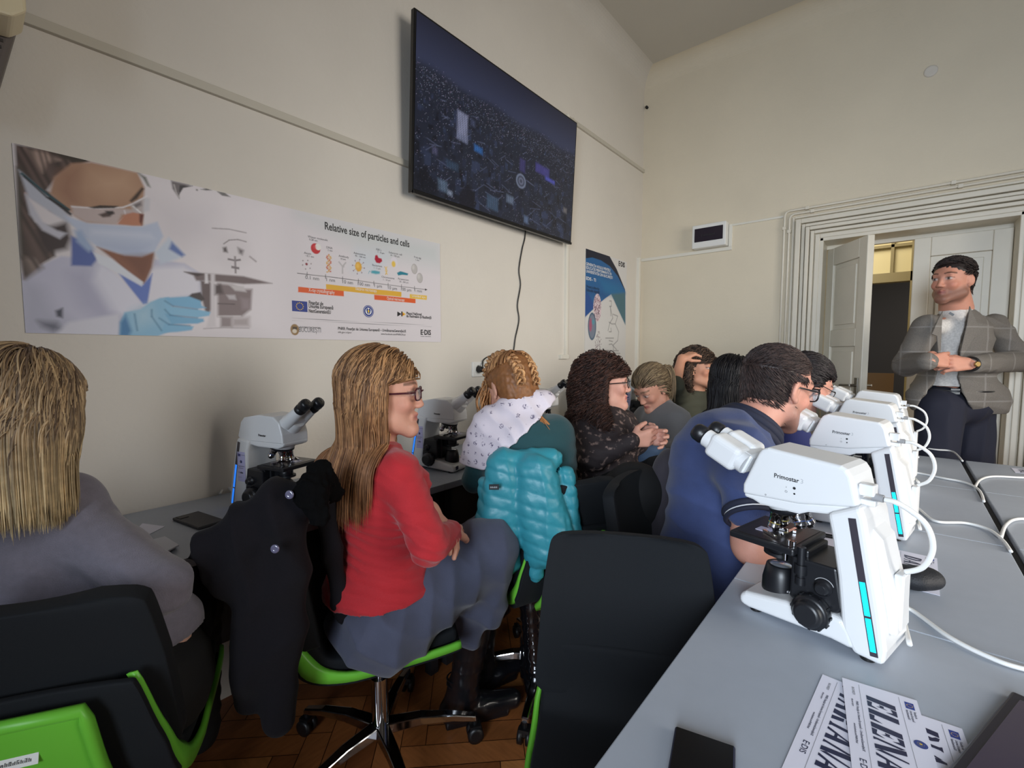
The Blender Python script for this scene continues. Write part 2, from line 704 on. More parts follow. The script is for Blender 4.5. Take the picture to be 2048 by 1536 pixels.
def face_color(H, V, skin, lips, brow, beard=None):
    L = H.loc(V)
    c = np.tile(np.array(lin(skin)), (len(V), 1))
    x, y, z = L[:, 0], L[:, 1], L[:, 2]

    def mix(m, rgb):
        nonlocal c
        m = np.clip(m, 0, 1)[:, None]
        c = c * (1 - m) + np.array(lin(rgb)) * m
    inside = (np.abs(x) < 0.12) & (np.abs(y) < 0.14) & (np.abs(z) < 0.16)
    blush = np.exp(-(((np.abs(x) - 0.042) / 0.02) ** 2 + ((z + 0.02) / 0.02) ** 2)) * (y > 0.03) * inside
    mix(blush * 0.25, (190, 95, 80))
    if beard is not None:
        d = np.exp(-np.maximum(0, (z + 0.032)) / 0.008) * (y > 0.0) * inside
        jaw = np.clip((-0.028 - z + 0.02 * np.clip((0.06 - y) / 0.06, 0, 1.3)) / 0.026, 0, 1) * np.clip((y + 0.012) / 0.02, 0, 1) * np.clip((z + 0.125) / 0.02, 0, 1) * inside
        mix(jaw * 0.6, beard)
    lipm = np.exp(-((x / 0.019) ** 4 + ((z + 0.0555) / 0.0095) ** 4)) * (y > 0.07) * inside
    mix(lipm * 0.85, lips)
    line = np.exp(-((x / 0.021) ** 6 + ((z + 0.0558) / 0.0018) ** 2)) * (y > 0.07) * inside
    mix(line * 0.5, (90, 40, 38))
    ax = np.abs(x)
    arch = 0.040 + 0.004 * np.sin(np.clip((ax - 0.012) / 0.04, 0, 1) * PI)
    br = np.exp(-((z - arch) / 0.0042) ** 4) * ((ax > 0.012) & (ax < 0.052)) * (y > 0.045) * inside
    mix(br * 0.85, brow)
    # eyes: whites, iris, lid line
    ex = ax - 0.031
    ez = z - 0.014
    eye = np.exp(-((ex / 0.0135) ** 4 + (ez / 0.0062) ** 4)) * (y > 0.06) * inside
    mix(eye, (205, 195, 190))
    iris = np.exp(-(((ex) / 0.0062) ** 4 + (ez / 0.0062) ** 4)) * (y > 0.06) * inside
    mix(iris, (52, 36, 26))
    lid = np.exp(-((ez - 0.0068 + 9.0 * ex ** 2) / 0.0020) ** 2) * (np.abs(ex) < 0.017) * (y > 0.055) * inside
    mix(lid * 0.85, (45, 28, 24))
    return c


def hand_prims(wrist, fwd, palm_n, side, curl=0.3, spread=0.12, curls=None, s=1.0, thumb_in=0.5):
    """fwd: wrist->knuckles, palm_n: out of the palm, side=+1: thumb on +X where X = fwd x palm_n"""
    f = np.array(fwd, float)
    f /= np.linalg.norm(f)
    n = np.array(palm_n, float)
    n -= f * (n @ f)
    n /= np.linalg.norm(n)
    x = np.cross(f, n) * side
    W = np.array(wrist, float)

    def pt(a, b, c=0.0):
        return W + (x * a + f * b + n * c) * s
    P = []
    for i, (kx, kl) in enumerate([(0.026, 0.088), (0.008, 0.092), (-0.010, 0.088), (-0.027, 0.080)]):
        P.append(RC(pt(kx * 0.55, 0.008), pt(kx, kl - 0.008), 0.0135 * s, 0.0115 * s, 0.012))
    lens = [(0.040, 0.024, 0.020), (0.044, 0.028, 0.021), (0.041, 0.026, 0.021), (0.032, 0.020, 0.018)]
    for i, (kx, kl) in enumerate([(0.027, 0.086), (0.009, 0.091), (-0.010, 0.087), (-0.028, 0.078)]):
        c = curl if curls is None else curls[i]
        p = pt(kx, kl)
        ang = c * 0.9
        sp = kx / 0.027 * spread
        for j, L in enumerate(lens[i]):
            d = (f * math.cos(ang) + n * math.sin(ang)) * math.cos(sp) + x * math.sin(sp)
            q = p + d * L * s
            r0 = (0.0096 - 0.0009 * j - (0.001 if i == 3 else 0)) * s
            P.append(RC(p, q, r0, r0 - 0.0009 * s, 0.0035))
            p = q
            ang += c * 1.25
    p = pt(0.014, 0.018, 0.004)
    d1 = x * 0.62 + f * 0.62 + n * (0.25 + 0.4 * thumb_in)
    d1 /= np.linalg.norm(d1)
    q = p + d1 * 0.042 * s
    P.append(RC(p, q, 0.0155 * s, 0.0115 * s, 0.012))
    d2 = x * (0.35 - 0.3 * thumb_in) + f * 0.85 + n * (0.2 + 0.35 * thumb_in)
    d2 /= np.linalg.norm(d2)
    r = q + d2 * 0.032 * s
    P.append(RC(q, r, 0.0108 * s, 0.0098 * s, 0.004))
    d3 = d2 - x * 0.25 * thumb_in
    d3 /= np.linalg.norm(d3)
    P.append(RC(r, r + d3 * 0.025 * s, 0.0098 * s, 0.0082 * s, 0.003))
    return P


def ico_dirs(n):
    i = np.arange(n) + 0.5
    ph = np.arccos(1 - 2 * i / n)
    th = PI * (1 + 5 ** 0.5) * i
    return np.stack([np.cos(th) * np.sin(ph), np.sin(th) * np.sin(ph), np.cos(ph)], 1)


def strands_mesh(name, paths, widths, colors, parent, material, flat=0.45, n=4):
    """paths (N,T,3) -> one mesh of tapered locks"""
    N, T, _ = paths.shape
    tan = np.gradient(paths, axis=1)
    tan /= np.linalg.norm(tan, axis=2, keepdims=True) + 1e-9
    ref = np.zeros_like(paths)
    ref[...] = rng.normal(size=(N, 1, 3))
    X = ref - tan * (ref * tan).sum(2, keepdims=True)
    X /= np.linalg.norm(X, axis=2, keepdims=True) + 1e-9
    Y = np.cross(tan, X)
    t = np.linspace(0, 1, T)
    prof = np.sin(np.clip(0.18 + t * 0.85, 0, 1) * PI) ** 0.45
    prof[-1] = 0.05
    Wd = widths[:, None] * prof[None]
    V = []
    for k in range(n):
        a = 2 * PI * k / n
        V.append(paths + (X * math.cos(a) + Y * math.sin(a) * flat) * Wd[..., None])
    V = np.stack(V, 2)  # N,T,n,3
    base = (np.arange(N)[:, None, None] * T + np.arange(T - 1)[None, :, None]) * n
    k = np.arange(n)[None, None]
    k2 = (k + 1) % n
    Q = np.stack([base + k, base + k2, base + n + k2, base + n + k], -1).reshape(-1, 4)
    C = np.repeat(colors[:, :, None, :], n, 2).reshape(-1, 3)
    return fast_mesh(name, V.reshape(-1, 3), Q, material, parent, C)


def hair_mat(name, rough=0.5):
    return mat(name, (255, 255, 255), rough=rough, attr='col', spec=0.35, var=0.18, vscale=60)


def grow_hair(H, obstacles, n, T, step, length, grav=0.16, part=0.0, curl=0.0, lift=0.012, width=0.004,
              cols=((60, 40, 30), (120, 90, 60)), tip=None, flow=None, name='hair', parent=None, mname='hair_shine',
              front=0.058, nape=-0.062, side=-0.01, seed=3, wave=0.0, tiefn=None, back=0.5, curl_r=0.01, lenvar=0.15, face_y=0.015, hug=0.6, cap=()):
    r = np.random.default_rng(seed)
    obstacles = list(obstacles) + list(cap)
    D = ico_dirs(int(n * 2.4))
    base = np.array([0, -0.012, 0.045])
    rad = np.array([0.076, 0.096, 0.080])
    L = base + D * rad
    x, y, z = L.T
    keep = np.where(y > 0.02, z > front, np.where(y > -0.03, z > side, z > nape))
    # extend to lower back of the head
    L = L[keep]
    L = L + r.normal(size=L.shape) * 0.002
    N = len(L)
    pos = np.array([H.w(*p) for p in L])
    sgn = np.where(L[:, 0] > part, 1.0, -1.0)
    d0 = np.stack([sgn * 0.7 * np.clip((L[:, 1] + 0.07) / 0.09, 0.0, 1) + L[:, 0] * 3 * np.clip(-(L[:, 1] + 0.02) / 0.05, 0, 1), -back * np.ones(N), -0.35 * np.ones(N)], 1)
    if flow is not None:
        d0 = flow(L)
    nrm = (L - base) / rad ** 2
    nrm /= np.linalg.norm(nrm, axis=1)[:, None]
    d0 = d0 - nrm * (d0 * nrm).sum(1, keepdims=True)
    d0 /= np.linalg.norm(d0, axis=1)[:, None] + 1e-9
    d = (d0 + nrm * 0.25) @ H.M.T
    d /= np.linalg.norm(d, axis=1)[:, None]
    offs = lift * r.uniform(0.25, 1.0, N)
    paths = np.zeros((N, T, 3))
    paths[:, 0] = pos
    ph = r.uniform(0, 6.28, N)
    ln = length * (1 + lenvar * r.uniform(-1, 1, N))
    if length > 0.15:
        ln = ln * (1 - 0.42 * np.clip((0.08 - L[:, 2]) / 0.14, 0, 1))
    st = (ln / T)[:, None]
    g = np.array([0, 0, -1.0])
    a1 = r.normal(size=(N, 3))
    for t in range(1, T):
        d = d + g * grav * (1 + 1.2 * (t > 4))
        if wave:
            d = d + wave * np.sin(t * 0.9 + ph)[:, None] * a1 * 0.3
        d /= np.linalg.norm(d, axis=1)[:, None] + 1e-9
        pos = pos + d * st
        e = 0.004
        dd = sdf_eval(obstacles, pos)
        hit = np.nonzero(dd < offs)[0]
        if len(hit):
            P = pos[hit]
            gx = np.stack([sdf_eval(obstacles, P + np.eye(3)[i] * e) - dd[hit] for i in range(3)], 1)
            gx /= np.linalg.norm(gx, axis=1)[:, None] + 1e-9
            pos[hit] = P + gx * (offs[hit] - dd[hit])[:, None]
            dn = (d[hit] * gx).sum(1)
            d[hit] = d[hit] - gx * np.minimum(dn, 0)[:, None]
        Lc = H.loc(pos)
        far_ = np.nonzero((dd > offs + 0.003) & (Lc[:, 2] > -0.09) & (dd < 0.12))[0]
        if len(far_) and hug > 0:
            P = pos[far_]
            gx = np.stack([sdf_eval(obstacles, P + np.eye(3)[i] * e) - dd[far_] for i in range(3)], 1)
            gx /= np.linalg.norm(gx, axis=1)[:, None] + 1e-9
            wgt = hug * np.clip((Lc[far_, 2] + 0.09) / 0.08, 0, 1)
            pos[far_] = P - gx * ((dd[far_] - offs[far_]) * wgt)[:, None]
            dn = (d[far_] * gx).sum(1)
            d[far_] = d[far_] - gx * np.maximum(dn, 0)[:, None] * 0.8
        Lc = H.loc(pos)
        over = (Lc[:, 2] < 0.055) & (Lc[:, 1] > face_y) & (np.abs(Lc[:, 0]) < 0.13)
        if over.any() and face_y < 0.5:
            Lc[over, 1] = face_y - 0.004 * offs[over] / lift
            pos[over] = H.c + (Lc[over] * H.s) @ H.M.T
            dl = d[over] @ H.M
            dl[:, 1] = np.minimum(dl[:, 1], 0)
            d[over] = dl @ H.M.T
        if tiefn is not None:
            pos = tiefn(pos, t / T)
        paths[:, t] = pos
    if curl:
        tt = np.arange(T)
        tan = np.gradient(paths, axis=1)
        tan /= np.linalg.norm(tan, axis=2, keepdims=True) + 1e-9
        X = a1[:, None, :] - tan * (a1[:, None, :] * tan).sum(2, keepdims=True)
        X /= np.linalg.norm(X, axis=2, keepdims=True) + 1e-9
        Y = np.cross(tan, X)
        an = tt[None] * curl + ph[:, None]
        amp = curl_r * np.minimum(tt / 4.0, 1)[None, :, None]
        paths = paths + (X * np.cos(an)[..., None] + Y * np.sin(an)[..., None]) * amp
    c0, c1 = np.array(lin(cols[0])), np.array(lin(cols[1]))
    mixv = r.uniform(0, 1, N) ** 1.3
    C = c0[None] * (1 - mixv[:, None]) + c1[None] * mixv[:, None]
    C = np.repeat(C[:, None], T, 1)
    if tip is not None:
        tt = (np.linspace(0, 1, T) ** 1.2)[None, :, None]
        C = C * (1 - tt * 0.75) + np.array(lin(tip))[None, None] * tt * 0.75 * (0.55 + 0.65 * mixv[:, None, None])
    m = hair_mat(mname)
    o = strands_mesh(name, paths, width * r.uniform(0.6, 1.25, N), C, parent, m)
    return o, paths


def hair_cap(H, extra, h, col, parent, mname='hair_shine', amp=0.002, freq=260, name='hair', cut=None, seed=1):
    V, Q = mesh_sdf(extra, h, cut)
    N = vnormals(V, Q)
    V = V + N * (amp * snoise(V, freq, seed))[:, None]
    r = np.random.default_rng(seed)
    c = np.array(lin(col))[None] * (0.72 + 0.08 * snoise(V, freq, seed + 3)[:, None])
    return V, Q, np.clip(c, 0.001, 1)


def join_into(o, V, Q, C):
    """append a quad mesh with colours to object o (one object, one mesh)"""
    me = o.data
    nv = len(me.vertices)
    co = np.empty(nv * 3, np.float32)
    me.vertices.foreach_get('co', co)
    nl = len(me.loops)
    vi = np.empty(nl, np.int32)
    me.loops.foreach_get('vertex_index', vi)
    ca = np.empty(nv * 4, np.float32)
    me.color_attributes['col'].data.foreach_get('color', ca)
    mats = list(me.materials)
    V2 = np.concatenate([co.reshape(-1, 3), V])
    Q2 = np.concatenate([vi.reshape(-1, 4), Q + nv])
    C2 = np.concatenate([ca.reshape(-1, 4)[:, :3], C])
    n = fast_mesh('tmp', V2, Q2, mats, None, C2)
    old = o.data
    o.data = n.data
    bpy.data.objects.remove(n)
    bpy.data.meshes.remove(old)
    o.data.name = o.name
    return o


def glasses(H, parent, color, name='glasses', rim=0.0017, w=0.024, hgt=0.018, round_=False, lens=True):
    gm = mat('frame_' + '_'.join(map(str, color)), color, rough=0.3)
    b = MB()
    for sx in (-1, 1):
        pts = []
        for k in range(20):
            a = 2 * PI * k / 20
            ca, sa = math.cos(a), math.sin(a)
            e = 1.0 if round_ else 0.6
            px = sx * 0.032 + w * abs(ca) ** e * (1 if ca > 0 else -1)
            pz = 0.012 + hgt * abs(sa) ** e * (1 if sa > 0 else -1)
            pts.append(H.w(px, 0.104 - abs(px) ** 2 * 3.0, pz))
        b.tube(pts, rim * H.s, n=6, closed=True)
        b.tube([H.w(sx * (0.032 + w), 0.094, 0.018), H.w(sx * 0.073, 0.078, 0.018), H.w(sx * 0.0795, 0.0, 0.014), H.w(sx * 0.079, -0.02, 0.0)],
               rim * 1.1 * H.s, n=6)
    b.tube([H.w(-0.009, 0.106, 0.018), H.w(0, 0.110, 0.021), H.w(0.009, 0.106, 0.018)], rim * H.s, n=6)
    o = b.build(name, gm, parent)
    if lens:
        lb = MB()
        for sx in (-1, 1):
            pts = []
            for k in range(16):
                a = 2 * PI * k / 16
                ca, sa = math.cos(a), math.sin(a)
                e = 1.0 if round_ else 0.6
                px = sx * 0.032 + w * abs(ca) ** e * (1 if ca > 0 else -1)
                pz = 0.012 + hgt * abs(sa) ** e * (1 if sa > 0 else -1)
                pts.append(H.w(px, 0.104 - abs(px) ** 2 * 3.0, pz))
            lb.flat(pts, 0.0008, H.M[:, 1])
        lb.build('lens', mat('lens_glass', (235, 240, 245), rough=0.03, alpha=0.16, spec=0.8), o)
    return o


def skin_mat():
    m = mat('skin', (200, 150, 125), rough=0.5, attr='col', var=0.05, vscale=30, bump=0.12, bscale=350, spec=0.35)
    b = m.node_tree.nodes['Principled BSDF']
    b.inputs['Subsurface Weight'].default_value = 0.12
    b.inputs['Subsurface Radius'].default_value = (0.012, 0.005, 0.003)
    b.inputs['Subsurface Scale'].default_value = 1.0
    return m


def skin_body(root, H, pieces, skin, lips, brow, beard=None, name='body', h_head=0.004):
    """pieces: list of (prims, grid) besides the head; all in one mesh"""
    Vs, Qs, Cs = [], [], []
    n = 0
    for i, (pr, h) in enumerate(pieces):
        V, Q = mesh_sdf(pr, h)
        V = relax(V, Q, 1, 0.25)
        if i == 0:
            C = face_color(H, V, skin, lips, brow, beard)
        else:
            C = np.tile(np.array(lin(skin)), (len(V), 1))
        Vs.append(V)
        Qs.append(Q + n)
        Cs.append(C)
        n += len(V)
    return fast_mesh(name, np.concatenate(Vs), np.concatenate(Qs), skin_mat(), root, np.concatenate(Cs))


def arm_chain(sh, el, wr, r=(0.052, 0.042, 0.030), k=0.02):
    return [RC(sh, el, r[0], r[1], k), RC(el, wr, r[1], r[2], k)]


def torso_prims(pel, chest, neck, shL, shR, w=0.15, d=0.10, k=0.05, fwd=None, belly=0.0, bust=0.0, hipw=1.0, sr=0.056, nb=0.075):
    """solid trunk: pelvis, waist, ribcage, shoulders"""
    pel, chest, neck, shL, shR = [np.array(v, float) for v in (pel, chest, neck, shL, shR)]
    up = neck - pel
    up /= np.linalg.norm(up)
    x = shR - shL
    x /= np.linalg.norm(x)
    f = np.cross(up, x)
    f = f / np.linalg.norm(f)
    if fwd is not None and f @ np.array(fwd) < 0:
        f = -f
    M = np.column_stack([x, f, up])
    k = k * 0.7
    P = [
        EL(pel, (w * 1.02 * hipw, d * 1.25, 0.12), k, M),
        EL(pel * 0.55 + chest * 0.45, (w * 0.86, d * 1.05, 0.15), k, M),
        EL(chest, (w * 0.98, d * 1.08, 0.17), k, M),
        RC(shL * 0.92 + shR * 0.08, neck - up * 0.055, sr, sr * 1.1, k),
        RC(shR * 0.92 + shL * 0.08, neck - up * 0.055, sr, sr * 1.1, k),
        RC(neck - up * 0.07, neck, nb, nb * 0.74, 0.035),
    ]
    if belly:
        P.append(EL(pel * 0.7 + chest * 0.3 + f * d * 0.6, (w * 0.8, belly, 0.13), k, M))
    if bust:
        for sx in (-1, 1):
            P.append(EL(chest + f * d * 0.72 + x * sx * 0.065 + up * 0.01, (bust, bust, bust), 0.04, M))
    return P


def grow(prims, r, kk=None):
    out = []
    for p in prims:
        q = dict(p)
        if q['t'] == 'rc':
            q['ra'] = p['ra'] + r
            q['rb'] = p['rb'] + r
        elif q['t'] == 'el':
            q['r'] = p['r'] + r
        else:
            q['rad'] = p['rad'] + r
        q['R'] = p['R'] + r
        if kk:
            q['k'] = kk
        out.append(q)
    return out


# ================================================================== THE ROOM
WX = -1.817          # left wall
BY = 3.969           # wall with the door
RX = 2.6             # right wall (windows)
RY = -2.1            # wall behind the photographer
CZ = 3.66            # ceiling
wall_m = mat('wall_paint', (218, 212, 202), rough=0.85, var=0.025, vscale=2.5, bump=0.25, bscale=60, spec=0.2)
ceil_m = mat('ceiling_paint', (204, 198, 186), rough=0.9, var=0.02, vscale=2)
trim_m = mat('door_paint', (221, 214, 198), rough=0.42, var=0.03, vscale=6)
pipe_m = mat('trunking_white', (228, 224, 212), rough=0.4)
white_pl = mat('white_plastic', (232, 232, 228), rough=0.35)

# --- parquet floor: herringbone blocks laid at 45 degrees
fl = MB()
fl.bb((WX - 0.1, RY - 0.1, -0.05), (RX + 0.1, 7.6, -0.004))
prng = random.Random(4)
pw, pl_ = 0.078, 0.39
nrep = 5
plank_cols = [(168, 108, 58), (148, 90, 48), (184, 122, 68), (132, 78, 42), (160, 100, 56)]
fm = []
for i, c in enumerate(plank_cols):
    fm.append(mat('parquet_oak_%s' % 'abcde'[i], c, rough=0.38, var=0.16, vscale=14, stretch=(6, 1, 1) if i % 2 else (1, 6, 1), spec=0.5))
gap_m = mat('parquet_joint', (46, 26, 14), rough=0.7)


def plank(cx, cy, ang):
    ca, sa = math.cos(ang), math.sin(ang)
    g = 0.0012
    V = []
    for sx, sy in ((-1, -1), (1, -1), (1, 1), (-1, 1)):
        lx, ly = sx * (pl_ / 2 - g), sy * (pw / 2 - g)
        V.append((cx + lx * ca - ly * sa, cy + lx * sa + ly * ca, 0.0))
    fl.add(V, [(0, 1, 2, 3)], 1 + prng.randrange(5))


A45 = math.radians(45)
ca, sa = math.cos(A45), math.sin(A45)
for i in range(-90, 90):
    for j in range(-24, 24):
        # herringbone lattice: plank n of a stair sits one width over and one width up
        bx = i * pw + j * pl_
        by = i * pw - j * pl_
        for (ox, oy, rot) in ((pl_ / 2, pw / 2, 0.0), (pw / 2, pl_ / 2 + pw, PI / 2)):
            x, y = bx + ox, by + oy
            X, Y = x * ca - y * sa, x * sa + y * ca
            if WX - 0.1 < X < 1.3 and -1.0 < Y < 4.4:
                plank(X, Y, A45 + rot)
struct(fl.build('floor', [gap_m] + fm, fixn=False))

# --- walls
b = MB()
b.bb((WX - 0.2, RY - 0.2, 0), (WX, BY + 0.0, CZ + 0.2))
struct(b.build('wall_left', wall_m))
OX0, OX1, OZ = -0.47, 0.52, 2.06      # door opening
b = MB()
b.bb((WX - 0.2, BY, 0), (OX0, BY + 0.30, CZ + 0.2))
b.bb((OX1, BY, 0), (RX + 0.2, BY + 0.30, CZ + 0.2))
b.bb((OX0, BY, OZ), (OX1, BY + 0.30, CZ + 0.2))
wallb_m = mat('wall_back_warm', (224, 213, 191), rough=0.85, var=0.025, vscale=2.5, bump=0.25, bscale=60, spec=0.2)  # back wall's base colour is set warmer than the other walls
struct(b.build('wall_back', wallb_m))
b = MB()
for (y0, y1, z0, z1) in ((RY - .2, 0.6, 0, CZ + .2), (2.6, BY, 0, CZ + .2), (0.6, 2.6, 0, 0.85), (0.6, 2.6, 2.75, CZ + .2)):
    b.bb((RX, y0, z0), (RX + 0.25, y1, z1))
struct(b.build('wall_right', wall_m))
b = MB()
for (x0, x1, z0, z1) in ((WX - .2, -1.5, 0, CZ + .2), (-0.6, -0.45, 0.8, 2.75), (1.15, RX + .2, 0, CZ + .2), (-1.5, 1.15, 0, 0.8), (-1.5, 1.15, 2.75, CZ + .2)):
    b.bb((x0, RY - 0.25, z0), (x1, RY, z1))
struct(b.build('wall_rear', wall_m))


def window(name, axis, v, a0, a1, z0, z1, nm):
    root = MB()
    f = 0.06

    def bb(p0, p1, q0, q1):
        if axis == 'y':
            root.bb((p0, v - 0.04, q0), (p1, v + 0.04, q1))
        else:
            root.bb((v - 0.04, p0, q0), (v + 0.04, p1, q1))
    for (p0, p1, q0, q1) in ((a0, a0 + f, z0, z1), (a1 - f, a1, z0, z1), (a0, a1, z0, z0 + f), (a0, a1, z1 - f, z1)):
        bb(p0, p1, q0, q1)
    for k in range(1, nm):
        c = a0 + (a1 - a0) * k / nm
        bb(c - f / 2, c + f / 2, z0, z1)
    bb(a0, a1, z0 + (z1 - z0) * 0.68, z0 + (z1 - z0) * 0.68 + f)
    return struct(root.build(name, trim_m))


window('window_1', 'y', RY - 0.15, -0.45, 1.15, 0.8, 2.75, 2)
window('window_2', 'y', RY - 0.15, -1.5, -0.6, 0.8, 2.75, 1)
window('window_3', 'x', RX + 0.15, 0.6, 2.6, 0.85, 2.75, 3)

# --- ceiling with a plaster cove along both visible walls
b = MB()
b.bb((WX - 0.2, RY - 0.2, CZ), (RX + 0.2, BY + 0.3, CZ + 0.2))
struct(b.build('ceiling', ceil_m))
cr = 0.13
b = MB()
arc = [(WX + cr - cr * math.cos(t * PI / 24), CZ - cr + cr * math.sin(t * PI / 24)) for t in range(13)]
for i in range(12):
    (x0, z0), (x1, z1) = arc[i], arc[i + 1]
    b.add([(x0, RY, z0), (x1, RY, z1), (x1, BY, z1), (x0, BY, z0)], [(0, 1, 2, 3)], 0, True)
struct(b.build('trim_4', wall_m))
b = MB()
arc = [(BY - cr + cr * math.cos(t * PI / 24), CZ - cr + cr * math.sin(t * PI / 24)) for t in range(13)]
for i in range(12):
    (y0, z0), (y1, z1) = arc[i], arc[i + 1]
    b.add([(WX, y0, z0), (WX, y1, z1), (RX, y1, z1), (RX, y0, z0)], [(0, 1, 2, 3)], 0, True)
struct(b.build('trim_5', wallb_m))

# --- door surround: stepped architrave strips, jambs, head
b = MB()
steps = [(0.175, 0.160, 0.022), (0.150, 0.118, 0.040), (0.112, 0.092, 0.030), (0.086, 0.062, 0.046), (0.056, 0.034, 0.034), (0.028, 0.0, 0.022)]
for (o_, i_, t_) in steps:
    y0 = BY - t_
    b.bb((OX0 - o_, y0, 0), (OX0 - i_, BY, OZ + o_))
    b.bb((OX1 + i_, y0, 0), (OX1 + o_, BY, OZ + o_))
    b.bb((OX0 - i_, y0, OZ + i_), (OX1 + i_, BY, OZ + o_))
struct(b.build('trim_1', trim_m, bev=0.004))
b = MB()
b.bb((OX0 - 0.002, BY - 0.015, 0), (OX0 + 0.022, BY + 0.30, OZ))
b.bb((OX1 - 0.022, BY - 0.015, 0), (OX1 + 0.002, BY + 0.30, OZ))
b.bb((OX0, BY - 0.015, OZ - 0.022), (OX1, BY + 0.30, OZ + 0.002))
b.bb((OX0, BY + 0.20, OZ - 0.05), (OX1, BY + 0.235, OZ - 0.02))
struct(b.build('trim_2', trim_m, bev=0.003))


def door_leaf(name, hinge, ang, w, h=1.995, flip=1, handle=True):
    """leaf in local x from hinge; three recessed panels"""
    root = empty(name, (hinge[0], hinge[1], 0.012), ang)
    struct(root)
    d = MB()
    t = 0.042
    pan = [(0.10, 0.62), (0.74, 1.28), (1.40, 1.87)]
    st = 0.085
    xs = sorted([0, flip * w])
    d.bb((xs[0], 0, 0), (xs[0] + st, t, h))
    d.bb((xs[1] - st, 0, 0), (xs[1], t, h))
    zz = [0] + [v for p in pan for v in p] + [h]
    for i in range(0, len(zz), 2):
        d.bb((xs[0] + st, 0, zz[i]), (xs[1] - st, t, zz[i + 1]))
    for (a, c) in pan:
        d.bb((xs[0] + st, 0.013, a), (xs[1] - st, t - 0.013, c))
        d.bb((xs[0] + st + 0.035, 0.005, a + 0.035), (xs[1] - st - 0.035, t - 0.005, c - 0.035))
    struct(d.build('door_panel', trim_m, root, bev=0.004))
    if handle:
        k = MB()
        ex = xs[1] - 0.04 if flip > 0 else xs[0] + 0.04
        k.box((ex, -0.004, 0.99), (0.035, 0.008, 0.16))
        k.cyl((ex, 0, 1.02), (ex, -0.045, 1.02), 0.009)
        k.cyl((ex, -0.045, 1.02), (ex - flip * 0.10, -0.05, 1.015), 0.008)
        k.box((ex, t + 0.004, 0.99), (0.035, 0.008, 0.16))
        k.cyl((ex, t, 1.02), (ex, t + 0.045, 1.02), 0.009)
        k.cyl((ex, t + 0.045, 1.02), (ex - flip * 0.10, t + 0.05, 1.015), 0.008)
        struct(k.build('door_handle', mat('handle_nickel', (150, 146, 138), rough=0.3, metal=1), root, bev=0.002))
    return root


door_leaf('door_1', (OX0 + 0.024, BY + 0.21), math.radians(-57), 0.47)
door_leaf('door_2', (OX1 - 0.024, BY + 0.155), 0.0, 0.455, flip=-1, handle=False)

# --- hallway beyond the door
hall_m = mat('hall_wall', (226, 217, 188), rough=0.8, var=0.02)
hallf_m = mat('hall_floor', (168, 158, 142), rough=0.3, var=0.12, vscale=5)
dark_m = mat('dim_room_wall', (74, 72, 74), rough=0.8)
HY = 6.6
hx0, hx1, hz = -0.80, 0.12, 2.02      # opening of the further doorway
b = MB()
b.bb((-2.2, BY + 0.30, -0.01), (1.6, 9.6, 0.004))
struct(b.build('floor_hallway', hallf_m))
b = MB()
b.bb((-2.2, HY, 0), (hx0, HY + 0.12, 3.4))
b.bb((hx1, HY, 0), (1.6, HY + 0.12, 3.4))
b.bb((hx0, HY, 2.86), (hx1, HY + 0.12, 3.4))
b.bb((-2.3, BY + 0.3, 0), (-2.2, HY + .1, 3.4))
b.bb((1.6, BY + 0.3, 0), (1.7, HY + .1, 3.4))
struct(b.build('wall_hallway', hall_m))
b = MB()
b.bb((-2.3, BY + 0.3, 3.4), (1.7, 9.7, 3.5))
struct(b.build('ceiling_hallway', hall_m))
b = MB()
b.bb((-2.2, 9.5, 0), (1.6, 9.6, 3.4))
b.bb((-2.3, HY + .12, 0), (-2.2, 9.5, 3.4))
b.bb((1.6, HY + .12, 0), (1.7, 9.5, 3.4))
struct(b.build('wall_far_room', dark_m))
fr_m = mat('olive_frame_paint', (146, 136, 104), rough=0.5)
b = MB()
b.bb((hx0, HY - 0.03, 0), (hx0 + 0.07, HY + 0.1, 2.9))
b.bb((hx1 - 0.07, HY - 0.03, 0), (hx1, HY + 0.1, 2.9))
b.bb((hx0, HY - 0.03, hz), (hx1, HY + 0.1, hz + 0.10))
b.bb((hx0, HY - 0.03, 2.82), (hx1, HY + 0.1, 2.9))
for k in (1, 2, 3):
    x = hx0 + (hx1 - hx0) * k / 4
    b.bb((x - 0.014, HY, hz + 0.1), (x + 0.014, HY + 0.04, 2.83))
b.bb((hx0, HY, 2.40), (hx1, HY + 0.04, 2.43))
b.bb((hx0 + 0.36, HY - 0.02, 0), (hx0 + 0.42, HY + 0.06, hz))
struct(b.build('trim_3', fr_m))
b = MB()
b.bb((hx0 + 0.07, HY + 0.045, hz + 0.1), (hx1 - 0.07, HY + 0.055, 2.82))
b.bb((hx0 + 0.07, HY + 0.03, 0.3), (hx0 + 0.36, HY + 0.04, 1.98))
struct(b.build('window_4', mat('frosted_glass', (232, 222, 180), rough=0.5, alpha=0.9)))
# bench seen through the doorway
bn = empty('bench', (0.0, 8.3, 0.004), 0, 'small wooden bench with a tall back in the dim room beyond the doorway', 'bench')
b = MB()
b.bb((-0.35, -0.18, 0.42), (0.15, 0.18, 0.46))
b.build('seat', mat('bench_wood', (150, 118, 82), rough=0.5), bn)
b = MB()
b.bb((-0.35, 0.15, 0.46), (-0.05, 0.19, 0.95))
b.build('backrest', mat('bench_wood', (150, 118, 82)), bn)
for lx, ly in ((-0.32, -0.15), (0.12, -0.15), (-0.32, 0.15), (0.12, 0.15)):
    b = MB()
    b.bb((lx - 0.02, ly - 0.02, 0), (lx + 0.02, ly + 0.02, 0.42))
    b.build('leg', mat('bench_metal', (150, 150, 150)), bn)

